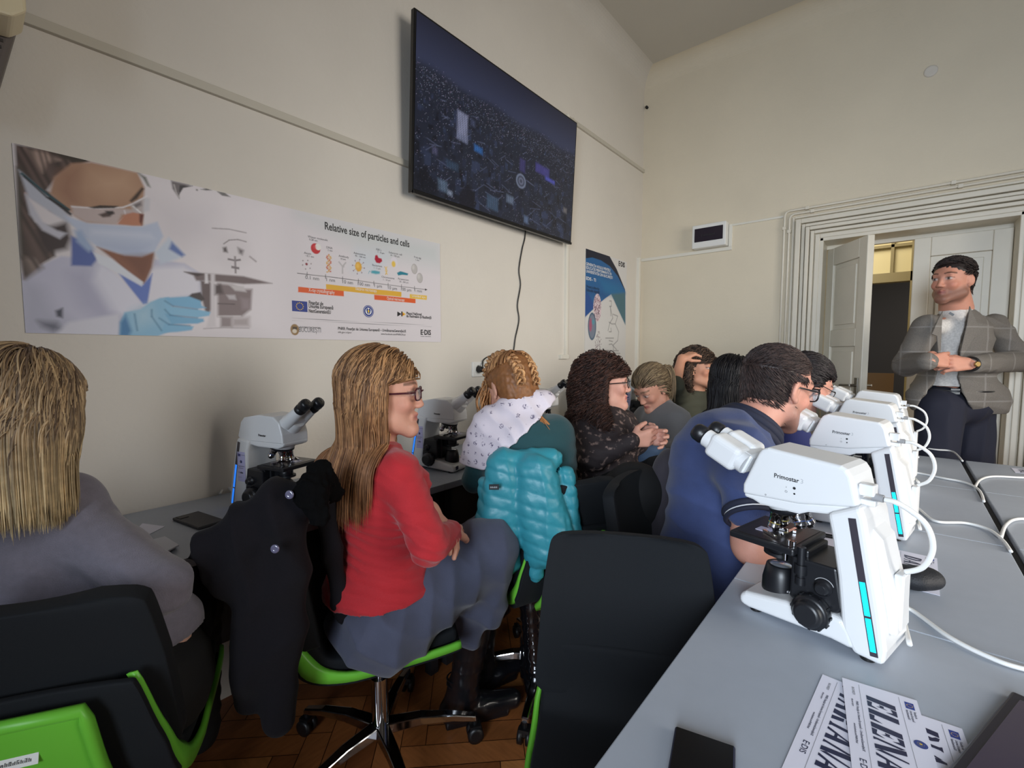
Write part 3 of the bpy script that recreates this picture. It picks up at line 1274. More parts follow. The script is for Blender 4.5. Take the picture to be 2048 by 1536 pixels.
# ================================================================== ON THE WALLS
# trunking: long rail left of the screen, vertical drop, upper rail to the corner, corner drop, back wall run
b = MB()
b.bb((WX - .003, RY, 2.118), (WX + 0.016, 2.735, 2.146))
tag(b.build('cable_trunking', mat('rail_grey', (196, 190, 176), rough=0.6), bev=0.002), 'long grey painted cable trunking running along the left wall above the wide poster', 'cable trunking')
b = MB()
b.bb((WX - .003, 2.722, 1.225), (WX + 0.020, 2.750, 2.87))
b.bb((WX - .003, 2.66, 1.205), (WX + 0.024, 2.76, 1.235))
tag(b.build('cable_trunking', pipe_m, bev=0.002), 'narrow white vertical trunking dropping from behind the television', 'cable trunking')
b = MB()
b.bb((WX - .003, 2.75, 2.838), (WX + 0.016, BY, 2.866))
b.cyl((WX, 2.80, 2.85), (WX + 0.018, 2.80, 2.85), 0.02)
tag(b.build('cable_trunking', mat('rail_grey', (196, 190, 176)), bev=0.002), 'painted rail from the top right of the television to the room corner', 'cable trunking')
b = MB()
b.bb((WX - .003, BY - 0.10, 0.75), (WX + 0.026, BY - 0.068, 2.085))
tag(b.build('cable_trunking', pipe_m, bev=0.002), 'white vertical trunking close to the corner beside the blue poster', 'cable trunking')
b = MB()
b.bb((WX + 0.0, BY - 0.016, 2.062), (-1.055, BY + 0.002, 2.088))
b.bb((-1.08, BY - 0.016, 2.088), (-1.055, BY + 0.002, 2.262))
b.bb((-1.055, BY - 0.012, 2.246), (-0.70, BY + 0.002, 2.262))
tag(b.build('cable_trunking', pipe_m, bev=0.002), 'thin trunking stepping along the back wall under the fuse box', 'cable trunking')
for (x, z, lb) in ((-0.695, 2.285, 'outer painted pipe running up beside and over the door surround'), (-0.663, 2.257, 'inner painted pipe running up beside and over the door surround')):
    b = MB()
    pts = [(x, BY - 0.018, 0.0), (x, BY - 0.018, z - 0.03), (x + 0.009, BY - 0.018, z - 0.009), (x + 0.03, BY - 0.018, z), (1.9, BY - 0.018, z + 0.004)]
    b.tube(pts, 0.0085, n=10)
    pp = b.build('pipe', trim_m)
    tag(pp, lb, 'pipe', 'painted pipes around the door')
    for (cx, cz_) in ((x, z - 0.12), (x, 1.3), (x + 0.14, z + 0.0005), (x + 0.9, z + 0.002)):
        c = MB()
        c.box((cx, BY - 0.015, cz_), (0.024, 0.028, 0.024))
        c.build('clip', trim_m, pp, bev=0.003)

# fuse box
fx = empty('fuse_box', (-1.345, BY, 2.095), 0, 'small white fuse box with a dark window on the back wall', 'fuse box')
b = MB()
b.bb((0, -0.085, 0), (0.262, 0.001, 0.185))
b.build('housing', white_pl, fx, bev=0.008)
b = MB()
b.bb((0.022, -0.089, 0.048), (0.240, -0.084, 0.155))
b.build('window', mat('smoke_plastic', (48, 42, 50), rough=0.15), fx, bev=0.002)
b = MB()
for k in range(9):
    b.bb((0.075 + k * 0.012, -0.0905, 0.088), (0.083 + k * 0.012, -0.0892, 0.102))
b.build('breaker', mat('breaker_dark', (30, 27, 32)), fx)
# round cover and small camera/sensor
b = MB()
b.lathe([(0, 0.034), (0.008, 0.034), (0.012, 0.028), (0.012, 0.02)], (0.07, BY + .001, 2.996), (0, -1, 0))
tag(b.build('junction_cover', wall_m), 'round painted junction cover high on the back wall above the door', 'junction cover')
b = MB()
b.lathe([(0, 0.012), (0.02, 0.012), (0.024, 0.006)], (-1.79, BY + .001, 3.39), (0, -1, 0))
tag(b.build('wall_plug', mat('black_plastic', (18, 18, 20), rough=0.4)), 'tiny black plug high on the back wall beside the corner', 'wall plug')


def socket(y, lb, plugged):
    o = empty('power_socket', (WX, y, 1.156), 0, lb, 'power socket', 'wall sockets under the television')
    p = MB()
    p.bb((-0.002, -0.042, -0.042), (0.011, 0.042, 0.042))
    p.build('plate', white_pl, o, bev=0.004)
    p = MB()
    p.lathe([(0, 0.026), (0.004, 0.026), (0.004, 0.021), (-0.008, 0.020), (-0.008, 0.002)], (0.011, 0, 0), (1, 0, 0))
    p.build('socket_well', mat('socket_grey', (205, 205, 200)), o)
    return o


socket(1.852, 'white wall socket with the black television plug in it', True)
socket(1.942, 'empty white wall socket right of the plugged one', False)

# air conditioner corner, top left of the view
ac = empty('air_conditioner', (WX, 0.0, 1.9), 0, 'wall mounted air conditioner cut by the top left corner of the view', 'air conditioner')
b = MB()
b.prism([(-0.85, -0.06), (0.075, -0.06), (0.142, 0.222), (0.142, 0.50), (-0.85, 0.50)], 0.017, 0.10, axis=0)
b.build('casing', mat('ac_case', (96, 88, 84), rough=0.5), ac, bev=0.01)
b = MB()
for k in range(16):
    t_ = k / 15
    b.box((0.100, 0.052 + 0.058 * t_, -0.035 + 0.245 * t_), (0.006, 0.030, 0.007))
b.build('vent_slats', mat('ac_slat', (52, 47, 44), rough=0.6), ac)
b = MB()
b.prism([(-0.85, 0.10), (0.080, 0.118), (0.112, 0.122), (0.136, 0.146), (0.136, 0.50), (-0.85, 0.50)], 0.101, 0.22, axis=0)
b.build('front_cover', mat('ac_cap', (226, 212, 176), rough=0.4), ac, bev=0.006)


# ================================================================== FLAT PRINTS AND THE SCREEN
class Paint:
    """a print rastered into a fine vertex grid; u,v in metres"""

    def __init__(s, w, h, cell, bg):
        s.nx, s.ny = int(w / cell), int(h / cell)
        s.w, s.h = w, h
        u = (np.arange(s.nx) + 0.5) / s.nx * w
        v = (np.arange(s.ny) + 0.5) / s.ny * h
        s.U, s.V = np.meshgrid(u, v)           # v up
        s.C = np.tile(np.array(lin(bg)), (s.ny, s.nx, 1))

    def mask(s, poly, soft):
        P = np.array(poly, float)
        m = max(soft, 0) * 2 + 0.004
        x0, y0 = P.min(0) - m
        x1, y1 = P.max(0) + m
        i0, i1 = max(int(x0 / s.w * s.nx), 0), min(int(x1 / s.w * s.nx) + 2, s.nx)
        j0, j1 = max(int(y0 / s.h * s.ny), 0), min(int(y1 / s.h * s.ny) + 2, s.ny)
        if i1 <= i0 or j1 <= j0:
            return None
        U, V = s.U[j0:j1, i0:i1], s.V[j0:j1, i0:i1]
        ins = np.zeros(U.shape, bool)
        dist = np.full(U.shape, 1e9)
        n = len(P)
        for k in range(n):
            a, b = P[k], P[(k + 1) % n]
            if a[1] != b[1]:
                c = ((a[1] > V) != (b[1] > V)) & (U < (b[0] - a[0]) * (V - a[1]) / (b[1] - a[1]) + a[0])
                ins ^= c
            d = b - a
            t = np.clip(((U - a[0]) * d[0] + (V - a[1]) * d[1]) / (d @ d + 1e-12), 0, 1)
            dist = np.minimum(dist, np.hypot(U - a[0] - t * d[0], V - a[1] - t * d[1]))
        sd = np.where(ins, dist, -dist)
        return (slice(j0, j1), slice(i0, i1)), np.clip(sd / (soft + 1e-6) * 0.5 + 0.5, 0, 1)

    def poly(s, poly, rgb, soft=0.001, a=1.0, streak=None):
        r = s.mask(poly, soft)
        if r is None:
            return
        sl, m = r
        m = (m * a)[..., None]
        col = np.array(lin(rgb))
        if streak:
            amp, fu, fv = streak
            t = np.sin(s.U[sl] * fu + s.V[sl] * fv + 2 * np.sin(s.U[sl] * fu * 0.3 + s.V[sl] * fv * 0.4))
            col = col[None, None] * (1 + amp * t[..., None])
        s.C[sl] = s.C[sl] * (1 - m) + col * m

    def ell(s, c, rx, ry, rgb, soft=0.001, a=1.0, n=20):
        s.poly([(c[0] + rx * math.cos(2 * PI * k / n), c[1] + ry * math.sin(2 * PI * k / n)) for k in range(n)], rgb, soft, a)

    def line(s, pts, w, rgb, soft=0.0008, a=1.0):
        for p, q in zip(pts[:-1], pts[1:]):
            p, q = np.array(p, float), np.array(q, float)
            d = q - p
            L = np.linalg.norm(d)
            if L < 1e-6:
                continue
            n = np.array([-d[1], d[0]]) / L * w / 2
            s.poly([p + n, q + n, q - n, p - n], rgb, soft, a)

    def build(s, name, org, xd, yd, material, parent=None):
        nx, ny = s.nx, s.ny
        gx, gy = np.meshgrid(np.arange(nx + 1) / nx * s.w, np.arange(ny + 1) / ny * s.h)
        V = np.array(org)[None] + gx.reshape(-1, 1) * np.array(xd)[None] + gy.reshape(-1, 1) * np.array(yd)[None]
        Cp = np.pad(s.C, ((0, 1), (0, 1), (0, 0)), mode='edge')
        idx = np.arange((nx + 1) * (ny + 1)).reshape(ny + 1, nx + 1)
        Q = np.stack([idx[:-1, :-1], idx[:-1, 1:], idx[1:, 1:], idx[1:, :-1]], -1).reshape(-1, 4)
        return fast_mesh(name, V, Q, material, parent, Cp.reshape(-1, 3), smooth=False)


print_m = mat('print_paper', (255, 255, 255), rough=0.45, attr='col', spec=0.35)
ink_m = mat('ink_black', (30, 30, 34), rough=0.5)
inkw_m = mat('ink_white', (240, 240, 236), rough=0.5)
blue_m = mat('ink_flag_blue', (34, 58, 140), rough=0.5)
yel_m = mat('ink_yellow', (236, 200, 40), rough=0.5)
gry_m = mat('ink_grey', (110, 110, 115), rough=0.5)
INKS = [ink_m, inkw_m, blue_m, yel_m, gry_m, mat('ink_red', (190, 40, 40), rough=0.5)]


def eu_flag(b, org, xd, yd, w, nrm, th=0.0002):
    org, xd, yd = np.array(org), np.array(xd), np.array(yd)
    h = w * 0.68
    b.flat([org, org + xd * w, org + xd * w + yd * h, org + yd * h], 0, nrm, 2)
    for k in range(12):
        a = 2 * PI * k / 12
        c = org + xd * (w / 2 + math.cos(a) * h * 0.33) + yd * (h / 2 + math.sin(a) * h * 0.33) + np.array(nrm) * th
        r = h * 0.06
        b.flat([c + xd * r * math.cos(t) + yd * r * math.sin(t) for t in (PI / 2, PI, 1.5 * PI, 2 * PI)], 0, nrm, 3)


def emblem(b, c, xd, yd, r, nrm, th=0.0002):
    c, xd, yd, nrm = map(np.array, (c, xd, yd, nrm))
    for (rr, mi, e) in ((1, 2, 0), (0.88, 1, 1), (0.83, 2, 2), (0.58, 1, 3)):
        b.flat([c + nrm * th * e + (xd * math.cos(2 * PI * k / 24) + yd * math.sin(2 * PI * k / 24)) * r * rr for k in range(24)], 0, nrm, mi)
    for sx in (-1, 1):
        b.flat([c + nrm * th * 4 + (xd * sx * a_ + yd * b_) * r for a_, b_ in ((0.05, 0.4), (0.3, 0.5), (0.42, 0.2), (0.25, -0.35), (0.05, -0.5))], 0, nrm, 2)
    b.flat([c + nrm * th * 5 + (xd * a_ + yd * b_) * r for a_, b_ in ((-0.15, 0.2), (0.15, 0.2), (0.15, -0.1), (0, -0.28), (-0.15, -0.1))], 0, nrm, 3)


# --- wide poster
PY0, PY1, PZ0, PZ1 = 0.110, 1.586, 1.303, 1.801
PW, PH = PY1 - PY0, PZ1 - PZ0
P = Paint(PW, PH, 0.0023, (222, 216, 220))


def q(x, y):                      # crop A of the photograph -> poster plane
    X, Y = x * 560 / 1955, 260 + y * 440 / 1536
    w = on(X, Y, 0, WX)
    return (w[1] - PY0, w[2] - PZ0)


def q2(x, y):
    X, Y = 540 + x * 360 / 1843, 400 + y * 300 / 1536
    w = on(X, Y, 0, WX)
    return (w[1] - PY0, w[2] - PZ0)


def pp(pts, rgb, soft=0.003, a=1.0, streak=None):
    P.poly([q(*p) for p in pts], rgb, soft, a, streak)


def plin(pts, w, rgb, soft=0.002, a=1.0):
    P.line([q(*p) for p in pts], w, rgb, soft, a)


# background wash: light grey lab, cooler at top right
pp([(900, 250), (1950, 500), (1950, 1440), (900, 1440)], (232, 226, 230), 0.05, 0.8)
P.poly([q2(300, 150), q2(1750, 430), q2(1750, 700), q2(900, 500)], (196, 204, 204), 0.05, 0.7)
P.poly([q2(900, 520), q2(1200, 560), q2(1100, 760), q2(850, 700)], (196, 212, 222), 0.04, 0.6)
# coat
pp([(150, 1000), (430, 880), (700, 900), (1000, 1230), (1080, 900), (1290, 930), (1400, 1000), (1420, 1150), (1250, 1180), (1000, 1440), (140, 1445)], (196, 196, 216), 0.004)
pp([(700, 930), (820, 1000), (1010, 1220), (900, 1300), (760, 1260), (640, 1060)], (222, 222, 236), 0.01)
pp([(480, 1000), (600, 960), (820, 1320), (700, 1330), (560, 1230)], (170, 170, 196), 0.02, 0.6)
pp([(160, 1040), (300, 1100), (380, 1260), (500, 1340), (380, 1420), (150, 1440)], (176, 178, 196), 0.02, 0.7)
pp([(390, 1260), (440, 1240), (440, 1310), (400, 1300)], (70, 74, 90), 0.004)
pp([(270, 1330), (400, 1340), (440, 1390), (370, 1405), (300, 1370)], (76, 80, 96), 0.01, 0.8)
pp([(480, 1340), (830, 1280), (860, 1440), (380, 1440)], (214, 214, 226), 0.006)
pp([(1040, 960), (1280, 950), (1400, 1010), (1400, 1150), (1180, 1180), (1010, 1230)], (226, 224, 234), 0.01)
# far background microscope and haze
pp([(1060, 480), (1480, 560), (1500, 760), (1300, 850), (1080, 780)], (214, 208, 214), 0.05, 0.8)
pp([(1195, 355), (1330, 385), (1270, 400), (1250, 440), (1252, 480), (1205, 410)], (120, 114, 116), 0.003)
pp([(1255, 385), (1345, 392), (1280, 405), (1245, 460)], (70, 66, 70), 0.002)
plin([(1215, 380), (1232, 440), (1250, 470)], 0.003, (196, 190, 190))
pp([(1400, 415), (1450, 408), (1500, 420), (1440, 422)], (110, 108, 108), 0.002)
pp([(1515, 430), (1570, 440), (1610, 468), (1550, 458)], (120, 118, 118), 0.002)
plin([(1370, 418), (1380, 420)], 0.004, (60, 60, 60))
# hair
pp([(108, 100), (380, 150), (640, 215), (520, 250), (400, 330), (330, 420), (460, 520), (500, 600), (330, 520), (180, 440), (250, 640), (420, 690), (380, 820), (390, 880), (250, 960), (170, 1040), (150, 900), (130, 500)], (86, 70, 66), 0.004, 1, (0.35, 240, 90))
pp([(180, 130), (330, 160), (420, 210), (330, 230), (300, 300), (230, 200)], (160, 138, 128), 0.006, 0.8, (0.4, 400, 60))
pp([(260, 700), (470, 640), (500, 760), (470, 830), (330, 860), (280, 780)], (56, 44, 46), 0.008)
pp([(140, 880), (260, 900), (300, 960), (180, 1040)], (112, 98, 92), 0.008, 1, (0.4, 300, 120))
pp([(380, 158), (640, 212), (560, 240), (420, 190)], (58, 50, 42), 0.004)
pp([(120, 260), (150, 260), (160, 900), (130, 880)], (70, 66, 58), 0.006)
# face
pp([(500, 235), (640, 225), (790, 258), (960, 298), (1010, 400), (1000, 560), (1000, 665), (820, 660), (600, 650), (520, 600), (440, 520), (350, 440), (380, 330)], (176, 138, 112), 0.004)
pp([(440, 300), (560, 270), (520, 400), (560, 520), (480, 520), (400, 420)], (150, 108, 88), 0.02, 0.8)
pp([(640, 300), (900, 300), (930, 420), (760, 460), (650, 400)], (202, 166, 138), 0.03, 0.7)
# ear
pp([(180, 440), (250, 425), (330, 470), (440, 560), (460, 600), (380, 570), (290, 520)], (186, 146, 136), 0.004)
pp([(215, 440), (280, 450), (290, 500), (240, 480)], (140, 92, 88), 0.006)
pp([(350, 530), (430, 570), (400, 585), (350, 560)], (130, 80, 76), 0.006)
# mask strap and cheek
pp([(180, 450), (230, 520), (300, 640), (400, 700), (470, 720), (420, 760), (300, 700), (210, 590)], (196, 196, 208), 0.004)
pp([(135, 280), (160, 300), (450, 560), (500, 620), (630, 740), (600, 720), (430, 620), (200, 470)], (186, 190, 204), 0.004)
plin([(150, 300), (320, 440), (490, 560)], 0.006, (28, 74, 84))
plin([(165, 320), (330, 470), (480, 560)], 0.004, (20, 22, 26))
plin([(340, 470), (500, 590)], 0.006, (26, 26, 30))
# mask
pp([(455, 600), (620, 650), (820, 665), (990, 672), (1100, 640), (1140, 740), (1080, 850), (990, 885), (870, 875), (680, 815), (560, 720)], (190, 200, 222), 0.004)
pp([(640, 690), (1050, 720), (1080, 760), (640, 730)], (208, 214, 232), 0.008, 0.7)
pp([(700, 790), (1040, 800), (980, 870), (860, 860)], (172, 184, 212), 0.012, 0.6)
# neck
pp([(680, 815), (870, 875), (990, 885), (1080, 850), (1060, 960), (1010, 1075), (900, 1000), (790, 900)], (138, 88, 66), 0.004)
pp([(860, 880), (1070, 870), (1050, 960), (1005, 1060), (930, 960)], (112, 66, 50), 0.012, 0.7)
# collar
pp([(500, 740), (560, 760), (640, 830), (690, 890), (640, 950), (500, 945)], (84, 104, 170), 0.004)
pp([(520, 700), (570, 700), (660, 830), (620, 850), (540, 780)], (160, 180, 212), 0.006)
pp([(830, 1000), (900, 1010), (1000, 1080), (1065, 1000), (1030, 1210), (1000, 1215), (900, 1090)], (96, 122, 196), 0.003)
pp([(650, 850), (780, 900), (1000, 1060), (990, 1090), (830, 1000), (690, 930)], (222, 226, 236), 0.003)
pp([(1080, 850), (1180, 750), (1290, 870), (1240, 900), (1120, 940)], (200, 210, 226), 0.006)
pp([(1200, 780), (1290, 870), (1270, 885), (1180, 830)], (96, 120, 180), 0.005)
# goggles
pp([(500, 530), (640, 545), (820, 545), (960, 560), (1000, 590), (850, 590), (820, 660), (600, 640), (510, 590)], (206, 202, 210), 0.004, 0.55)
pp([(905, 520), (1010, 470), (1050, 480), (1045, 560), (990, 580), (930, 560)], (196, 198, 206), 0.004, 0.6)
plin([(500, 535), (700, 548), (860, 540), (930, 515), (1030, 460)], 0.0035, (232, 228, 232))
plin([(930, 530), (985, 580)], 0.004, (240, 238, 240))
plin([(870, 560), (880, 600), (820, 655)], 0.003, (226, 220, 224))
pp([(620, 540), (700, 525), (830, 530), (800, 545), (660, 548)], (48, 34, 30), 0.002)
pp([(905, 495), (990, 400), (1008, 410), (960, 480), (920, 505)], (66, 46, 36), 0.003)
pp([(690, 590), (750, 570), (800, 575), (770, 605), (720, 610)], (80, 62, 60), 0.003)
pp([(735, 565), (790, 565), (800, 585), (760, 590)], (34, 28, 32), 0.003)
pp([(930, 520), (985, 500), (990, 525), (950, 545)], (84, 78, 84), 0.004, 0.8)
pp([(960, 295), (1020, 330), (1050, 400), (1030, 390), (1000, 340)], (110, 112, 106), 0.004)
pp([(870, 590), (930, 575), (1000, 590), (990, 668), (930, 668), (820, 655)], (190, 128, 100), 0.003)
pp([(975, 585), (1005, 590), (990, 665), (975, 640)], (96, 40, 34), 0.003)
# microscope in the print
pp([(1540, 700), (1720, 760), (1760, 900), (1600, 980), (1470, 900), (1500, 780)], (220, 214, 218), 0.02, 0.7)
plin([(1480, 685), (1600, 692), (1720, 718)], 0.003, (150, 142, 146))
plin([(1560, 795), (1600, 768), (1660, 764), (1720, 780)], 0.003, (130, 122, 126))
pp([(1555, 820), (1580, 815), (1590, 855), (1560, 850)], (96, 88, 92), 0.004)
pp([(1660, 820), (1700, 840), (1690, 870), (1670, 860)], (110, 102, 106), 0.006)
plin([(1740, 880), (1790, 920)], 0.006, (178, 170, 174))
plin([(1590, 900), (1640, 910), (1680, 905)], 0.006, (120, 112, 116))
plin([(1640, 880), (1645, 1000)], 0.006, (150, 142, 146))
plin([(1615, 955), (1670, 965)], 0.008, (130, 122, 126))
pp([(1285, 988), (1440, 1000), (1700, 1020), (1800, 1045), (1900, 1070), (1700, 1075), (1560, 1060), (1370, 1050), (1350, 1015)], (118, 104, 106), 0.004)
pp([(1290, 990), (1430, 1005), (1380, 1020)], (64, 54, 56), 0.003)
pp([(1400, 1050), (1470, 1060), (1490, 1080), (1490, 1260), (1440, 1290), (1410, 1180)], (104, 90, 92), 0.004)
pp([(1470, 1000), (1500, 1000), (1505, 1370), (1440, 1380), (1470, 1250)], (216, 210, 214), 0.004)
pp([(1430, 1000), (1450, 1000), (1455, 1070), (1430, 1070)], (226, 222, 226), 0.003)
pp([(1520, 1070), (1620, 1080), (1700, 1110), (1760, 1110), (1750, 1250), (1690, 1300), (1520, 1300)], (134, 120, 122), 0.006)
pp([(1500, 1080), (1540, 1075), (1560, 1140), (1500, 1150)], (84, 72, 74), 0.006)
pp([(1600, 1080), (1700, 1090), (1720, 1130), (1640, 1120)], (206, 200, 202), 0.004)
pp([(1580, 1150), (1640, 1150), (1650, 1185), (1600, 1180)], (196, 190, 194), 0.004)
plin([(1520, 1210), (1640, 1215)], 0.004, (100, 88, 90))
plin([(1520, 1298), (1680, 1298)], 0.003, (226, 222, 224))
pp([(1680, 1170), (1740, 1180), (1745, 1250), (1690, 1250)], (154, 140, 144), 0.008)
pp([(1540, 1300), (1620, 1305), (1620, 1375), (1540, 1375)], (150, 138, 140), 0.006)
pp([(1620, 1310), (1740, 1305), (1740, 1370), (1620, 1370)], (178, 168, 170), 0.01)
pp([(1340, 1140), (1400, 1130), (1430, 1180), (1400, 1200), (1310, 1165)], (70, 62, 66), 0.003)
plin([(1420, 1385), (1560, 1378), (1740, 1382)], 0.003, (180, 172, 176))
# gloved hand
glv = (140, 190, 220)
pp([(835, 1438), (840, 1340), (870, 1270), (980, 1250), (1050, 1200), (1120, 1170), (1180, 1165), (1220, 1320), (1200, 1400), (1100, 1438)], glv, 0.003)
pp([(1150, 1170), (1320, 1160), (1400, 1190), (1410, 1225), (1440, 1240), (1380, 1248), (1200, 1225)], (126, 184, 220), 0.003)
pp([(1140, 1200), (1200, 1230), (1380, 1250), (1470, 1270), (1460, 1295), (1380, 1308), (1180, 1290)], (138, 192, 224), 0.003)
pp([(1150, 1280), (1300, 1305), (1420, 1315), (1425, 1335), (1380, 1350), (1200, 1355)], (120, 178, 214), 0.003)
pp([(1150, 1350), (1300, 1362), (1352, 1370), (1340, 1395), (1240, 1408), (1120, 1415)], (130, 186, 220), 0.003)
pp([(835, 1438), (840, 1340), (880, 1290), (920, 1400), (900, 1438)], (70, 130, 180), 0.006)
pp([(930, 1260), (1050, 1220), (1080, 1330), (960, 1380)], (176, 208, 226), 0.02, 0.7)
for l in ([(1150, 1190), (1210, 1228), (1380, 1250)], [(1150, 1250), (1190, 1292), (1380, 1310)], [(1110, 1310), (1180, 1356), (1330, 1364)], [(1060, 1250), (1060, 1300), (1130, 1400)], [(940, 1280), (960, 1400)]):
    plin(l, 0.0035, (64, 120, 160), 0.003, 0.8)

# right half: chart graphics


def c2(x, y, rx, ry, rgb, soft=0.0012, a=1.0):
    P.ell(q2(x, y), rx, ry, rgb, soft, a)


k_ = 0.00078   # metres per crop pixel, roughly
c2(465, 497, 0.020, 0.021, (196, 52, 58))
c2(490, 480, 0.012, 0.013, (232, 230, 224))
c2(455, 480, 0.006, 0.007, (222, 90, 92), 0.004, 0.6)
c2(372, 655, 0.005, 0.005, (140, 50, 60))
for (x, y) in ((335, 620), (385, 618), (418, 652), (332, 664), (362, 705), (408, 698)):
    c2(x, y, 0.0022, 0.0022, (120, 100, 100))
for k in range(13):
    t = k / 12
    y = 560 + 170 * t
    s_ = math.sin(t * PI * 3.3)
    P.line([q2(600 - 22 * s_, y), q2(600 + 22 * s_, y + 6)], 0.0022, (206, 150, 60))
    c2(600 - 22 * s_, y, 0.003, 0.003, (198, 90, 50))
    c2(600 + 22 * s_, y + 6, 0.003, 0.003, (216, 170, 80))
for seg in ([(740, 755), (740, 680)], [(740, 680), (700, 628)], [(740, 680), (776, 636)], [(752, 690), (752, 660)]):
    P.line([q2(*p) for p in seg], 0.006, (190, 186, 188))
c2(903, 682, 0.016, 0.021, (226, 172, 70))
c2(896, 672, 0.008, 0.010, (240, 200, 110), 0.004, 0.7)
for k in range(8):
    a = 2 * PI * k / 8 + 0.2
    cx, cy = 903 + 62 * math.cos(a), 682 + 74 * math.sin(a)
    P.line([q2(903 + 30 * math.cos(a), 682 + 34 * math.sin(a)), q2(cx, cy)], 0.0016, (190, 150, 90))
    c2(cx, cy, 0.0025, 0.0025, (130, 100, 130))
P.poly([q2(*p) for p in ((1075, 565), (1095, 562), (1108, 590), (1140, 600), (1146, 625), (1120, 648), (1085, 640), (1068, 605))], (176, 30, 56), 0.002)
c2(1268, 640, 0.020, 0.026, (222, 218, 226))
c2(1262, 655, 0.011, 0.014, (232, 196, 90), 0.003)
P.poly([q2(*p) for p in ((1035, 722), (1070, 720), (1122, 732), (1120, 755), (1080, 758), (1035, 748))], (84, 164, 180), 0.003)
P.line([q2(1035, 740), q2(1015, 725), q2(1005, 755)], 0.002, (84, 164, 180))
P.line([q2(1170, 680), q2(1195, 720), q2(1180, 765)], 0.004, (226, 184, 90))
P.line([q2(1195, 680), q2(1178, 720), q2(1200, 765)], 0.004, (232, 196, 110))
P.poly([q2(*p) for p in ((1296, 745), (1330, 728), (1370, 738), (1412, 752), (1405, 770), (1350, 765), (1310, 772))], (44, 130, 150), 0.002)
for (x, y) in ((1475, 705), (1530, 797)):
    c2(x, y, 0.018, 0.024, (140, 134, 132))
    c2(x, y, 0.0165, 0.0225, (190, 186, 184))
    c2(x - 12, y - 16, 0.008, 0.011, (212, 208, 206), 0.005, 0.8)
for poly, rgb in (([(287, 887), (752, 930), (755, 985), (285, 942)], (224, 98, 50)), ([(570, 860), (1343, 940), (1343, 990), (1100, 968), (572, 912)], (226, 176, 66)),
                  ([(1064, 968), (1486, 1012), (1486, 1056), (1066, 1018)], (224, 98, 50)), ([(1428, 962), (1602, 978), (1602, 1022), (1428, 1004)], (232, 190, 70))):
    P.poly([q2(*p) for p in poly], rgb, 0.0008)
P.line([q2(275, 748), q2(700, 797), q2(1110, 855), q2(1600, 918)], 0.0022, (50, 48, 50))
P.poly([q2(1585, 905), q2(1608, 918), q2(1582, 928)], (40, 38, 40), 0.0005)
for (x, y) in ((377, 758), (567, 783), (740, 803), (903, 826), (1060, 850), (1205, 868), (1343, 885), (1476, 903)):
    P.line([q2(x, y - 22), q2(x, y + 22)], 0.0022, (50, 48, 50))
for (y0, y1) in ((1208, 1280), (1228, 1298)):
    P.line([q2(225, y0), q2(1650, y1)], 0.0012, (130, 128, 132), 0.0005)
# university crest mark
c2(252, 1325, 0.017, 0.022, (150, 120, 80))
P.poly([q2(228, 1295), q2(276, 1298), q2(274, 1325), q2(230, 1322)], (80, 66, 56), 0.001)
c2(250, 1340, 0.009, 0.008, (216, 206, 190))
poster = P.build('photo_print', (WX + 0.0035, PY0, PZ0), (0, 1, 0), (0, 0, 1), print_m)
pr = empty('wide_poster', (WX + 0.0005, PY0, PZ0), 0)
tag(pr, 'wide glossy poster of a masked scientist at a microscope beside a particle size chart', 'poster')
poster.parent = pr
poster.matrix_parent_inverse = Matrix.Translation((-WX, -PY0, -PZ0))
b = MB()
b.bb((0.001, 0, 0), (0.0030, PW, PH))
b.build('backing_sheet', white_pl, pr)
b = MB()
YD, ZD, XN = np.array([0, 1.0, 0]), np.array([0, 0, 1.0]), np.array([1.0, 0, 0])


def ptxt(x, y, s, size, mi=0, wx=None, bold=0.0, al='LEFT', dx=None):
    u, v = q2(x, y)
    mw = None
    if wx:
        mw = q2(wx, y)[0] - u
    b.text(s, size, (0.0042, u, v), YD, ZD, mi, 0, bold, al, 1.0, mw)


ptxt(552, 300, 'Relative size of particles and cells', 0.043, 0, 1415, 0.0006)
for x, y, t1, t2 in ((382, 385, 'Water molecule', '0.28 nm'), (343, 552, 'Atom', '~0.1 nm'), (570, 495, 'DNA', '2 nm'), (697, 582, 'Antibody', '10 nm'), (850, 552, 'Adenovirus', '90 - 100 nm'),
                     (1080, 515, 'RBCs', '7 - 8 µm'), (1210, 545, 'Eukaryotic cell', '10 - 100 µm'), (1040, 675, 'Bacterium', '1 - 2 µm'), (1135, 795, 'Chromosome', '1 - 10 µm'), (1305, 815, 'Paramecium', '50 - 300 µm'), (1468, 592, 'Frog egg', '1 mm')):
    ptxt(x, y, t1, 0.0125, 4)
    ptxt(x + 14, y + 28, t2, 0.0105, 4)
for x, y, t in ((355, 808, '0.1 nm'), (562, 830, '1 nm'), (728, 852, '10 nm'), (885, 872, '100 nm'), (1055, 890, '1 µm'), (1195, 912, '10 µm'), (1328, 926, '100 µm'), (1470, 940, '1 mm')):
    ptxt(x, y, t, 0.021, 4)
ptxt(390, 938, 'X-ray crystallography', 0.021, 1, 655)
ptxt(870, 922, 'Electron microscopy', 0.019, 1, 1085)
ptxt(1190, 1020, 'Optical microscopy', 0.019, 1, 1370)
ptxt(1445, 992, 'Unaided eye', 0.016, 1, 1585)
ptxt(390, 1068, 'Finanțat de', 0.021, 0, 538, 0.0004)
ptxt(390, 1103, 'Uniunea Europeană', 0.021, 0, 640, 0.0004)
ptxt(390, 1152, 'NextGenerationEU', 0.021, 0, 615, 0.0004)
ptxt(1390, 1172, 'Planul Național', 0.018, 0, 1545, 0.0004)
ptxt(1390, 1200, 'de Redresare și Reziliență', 0.018, 0, 1645, 0.0004)
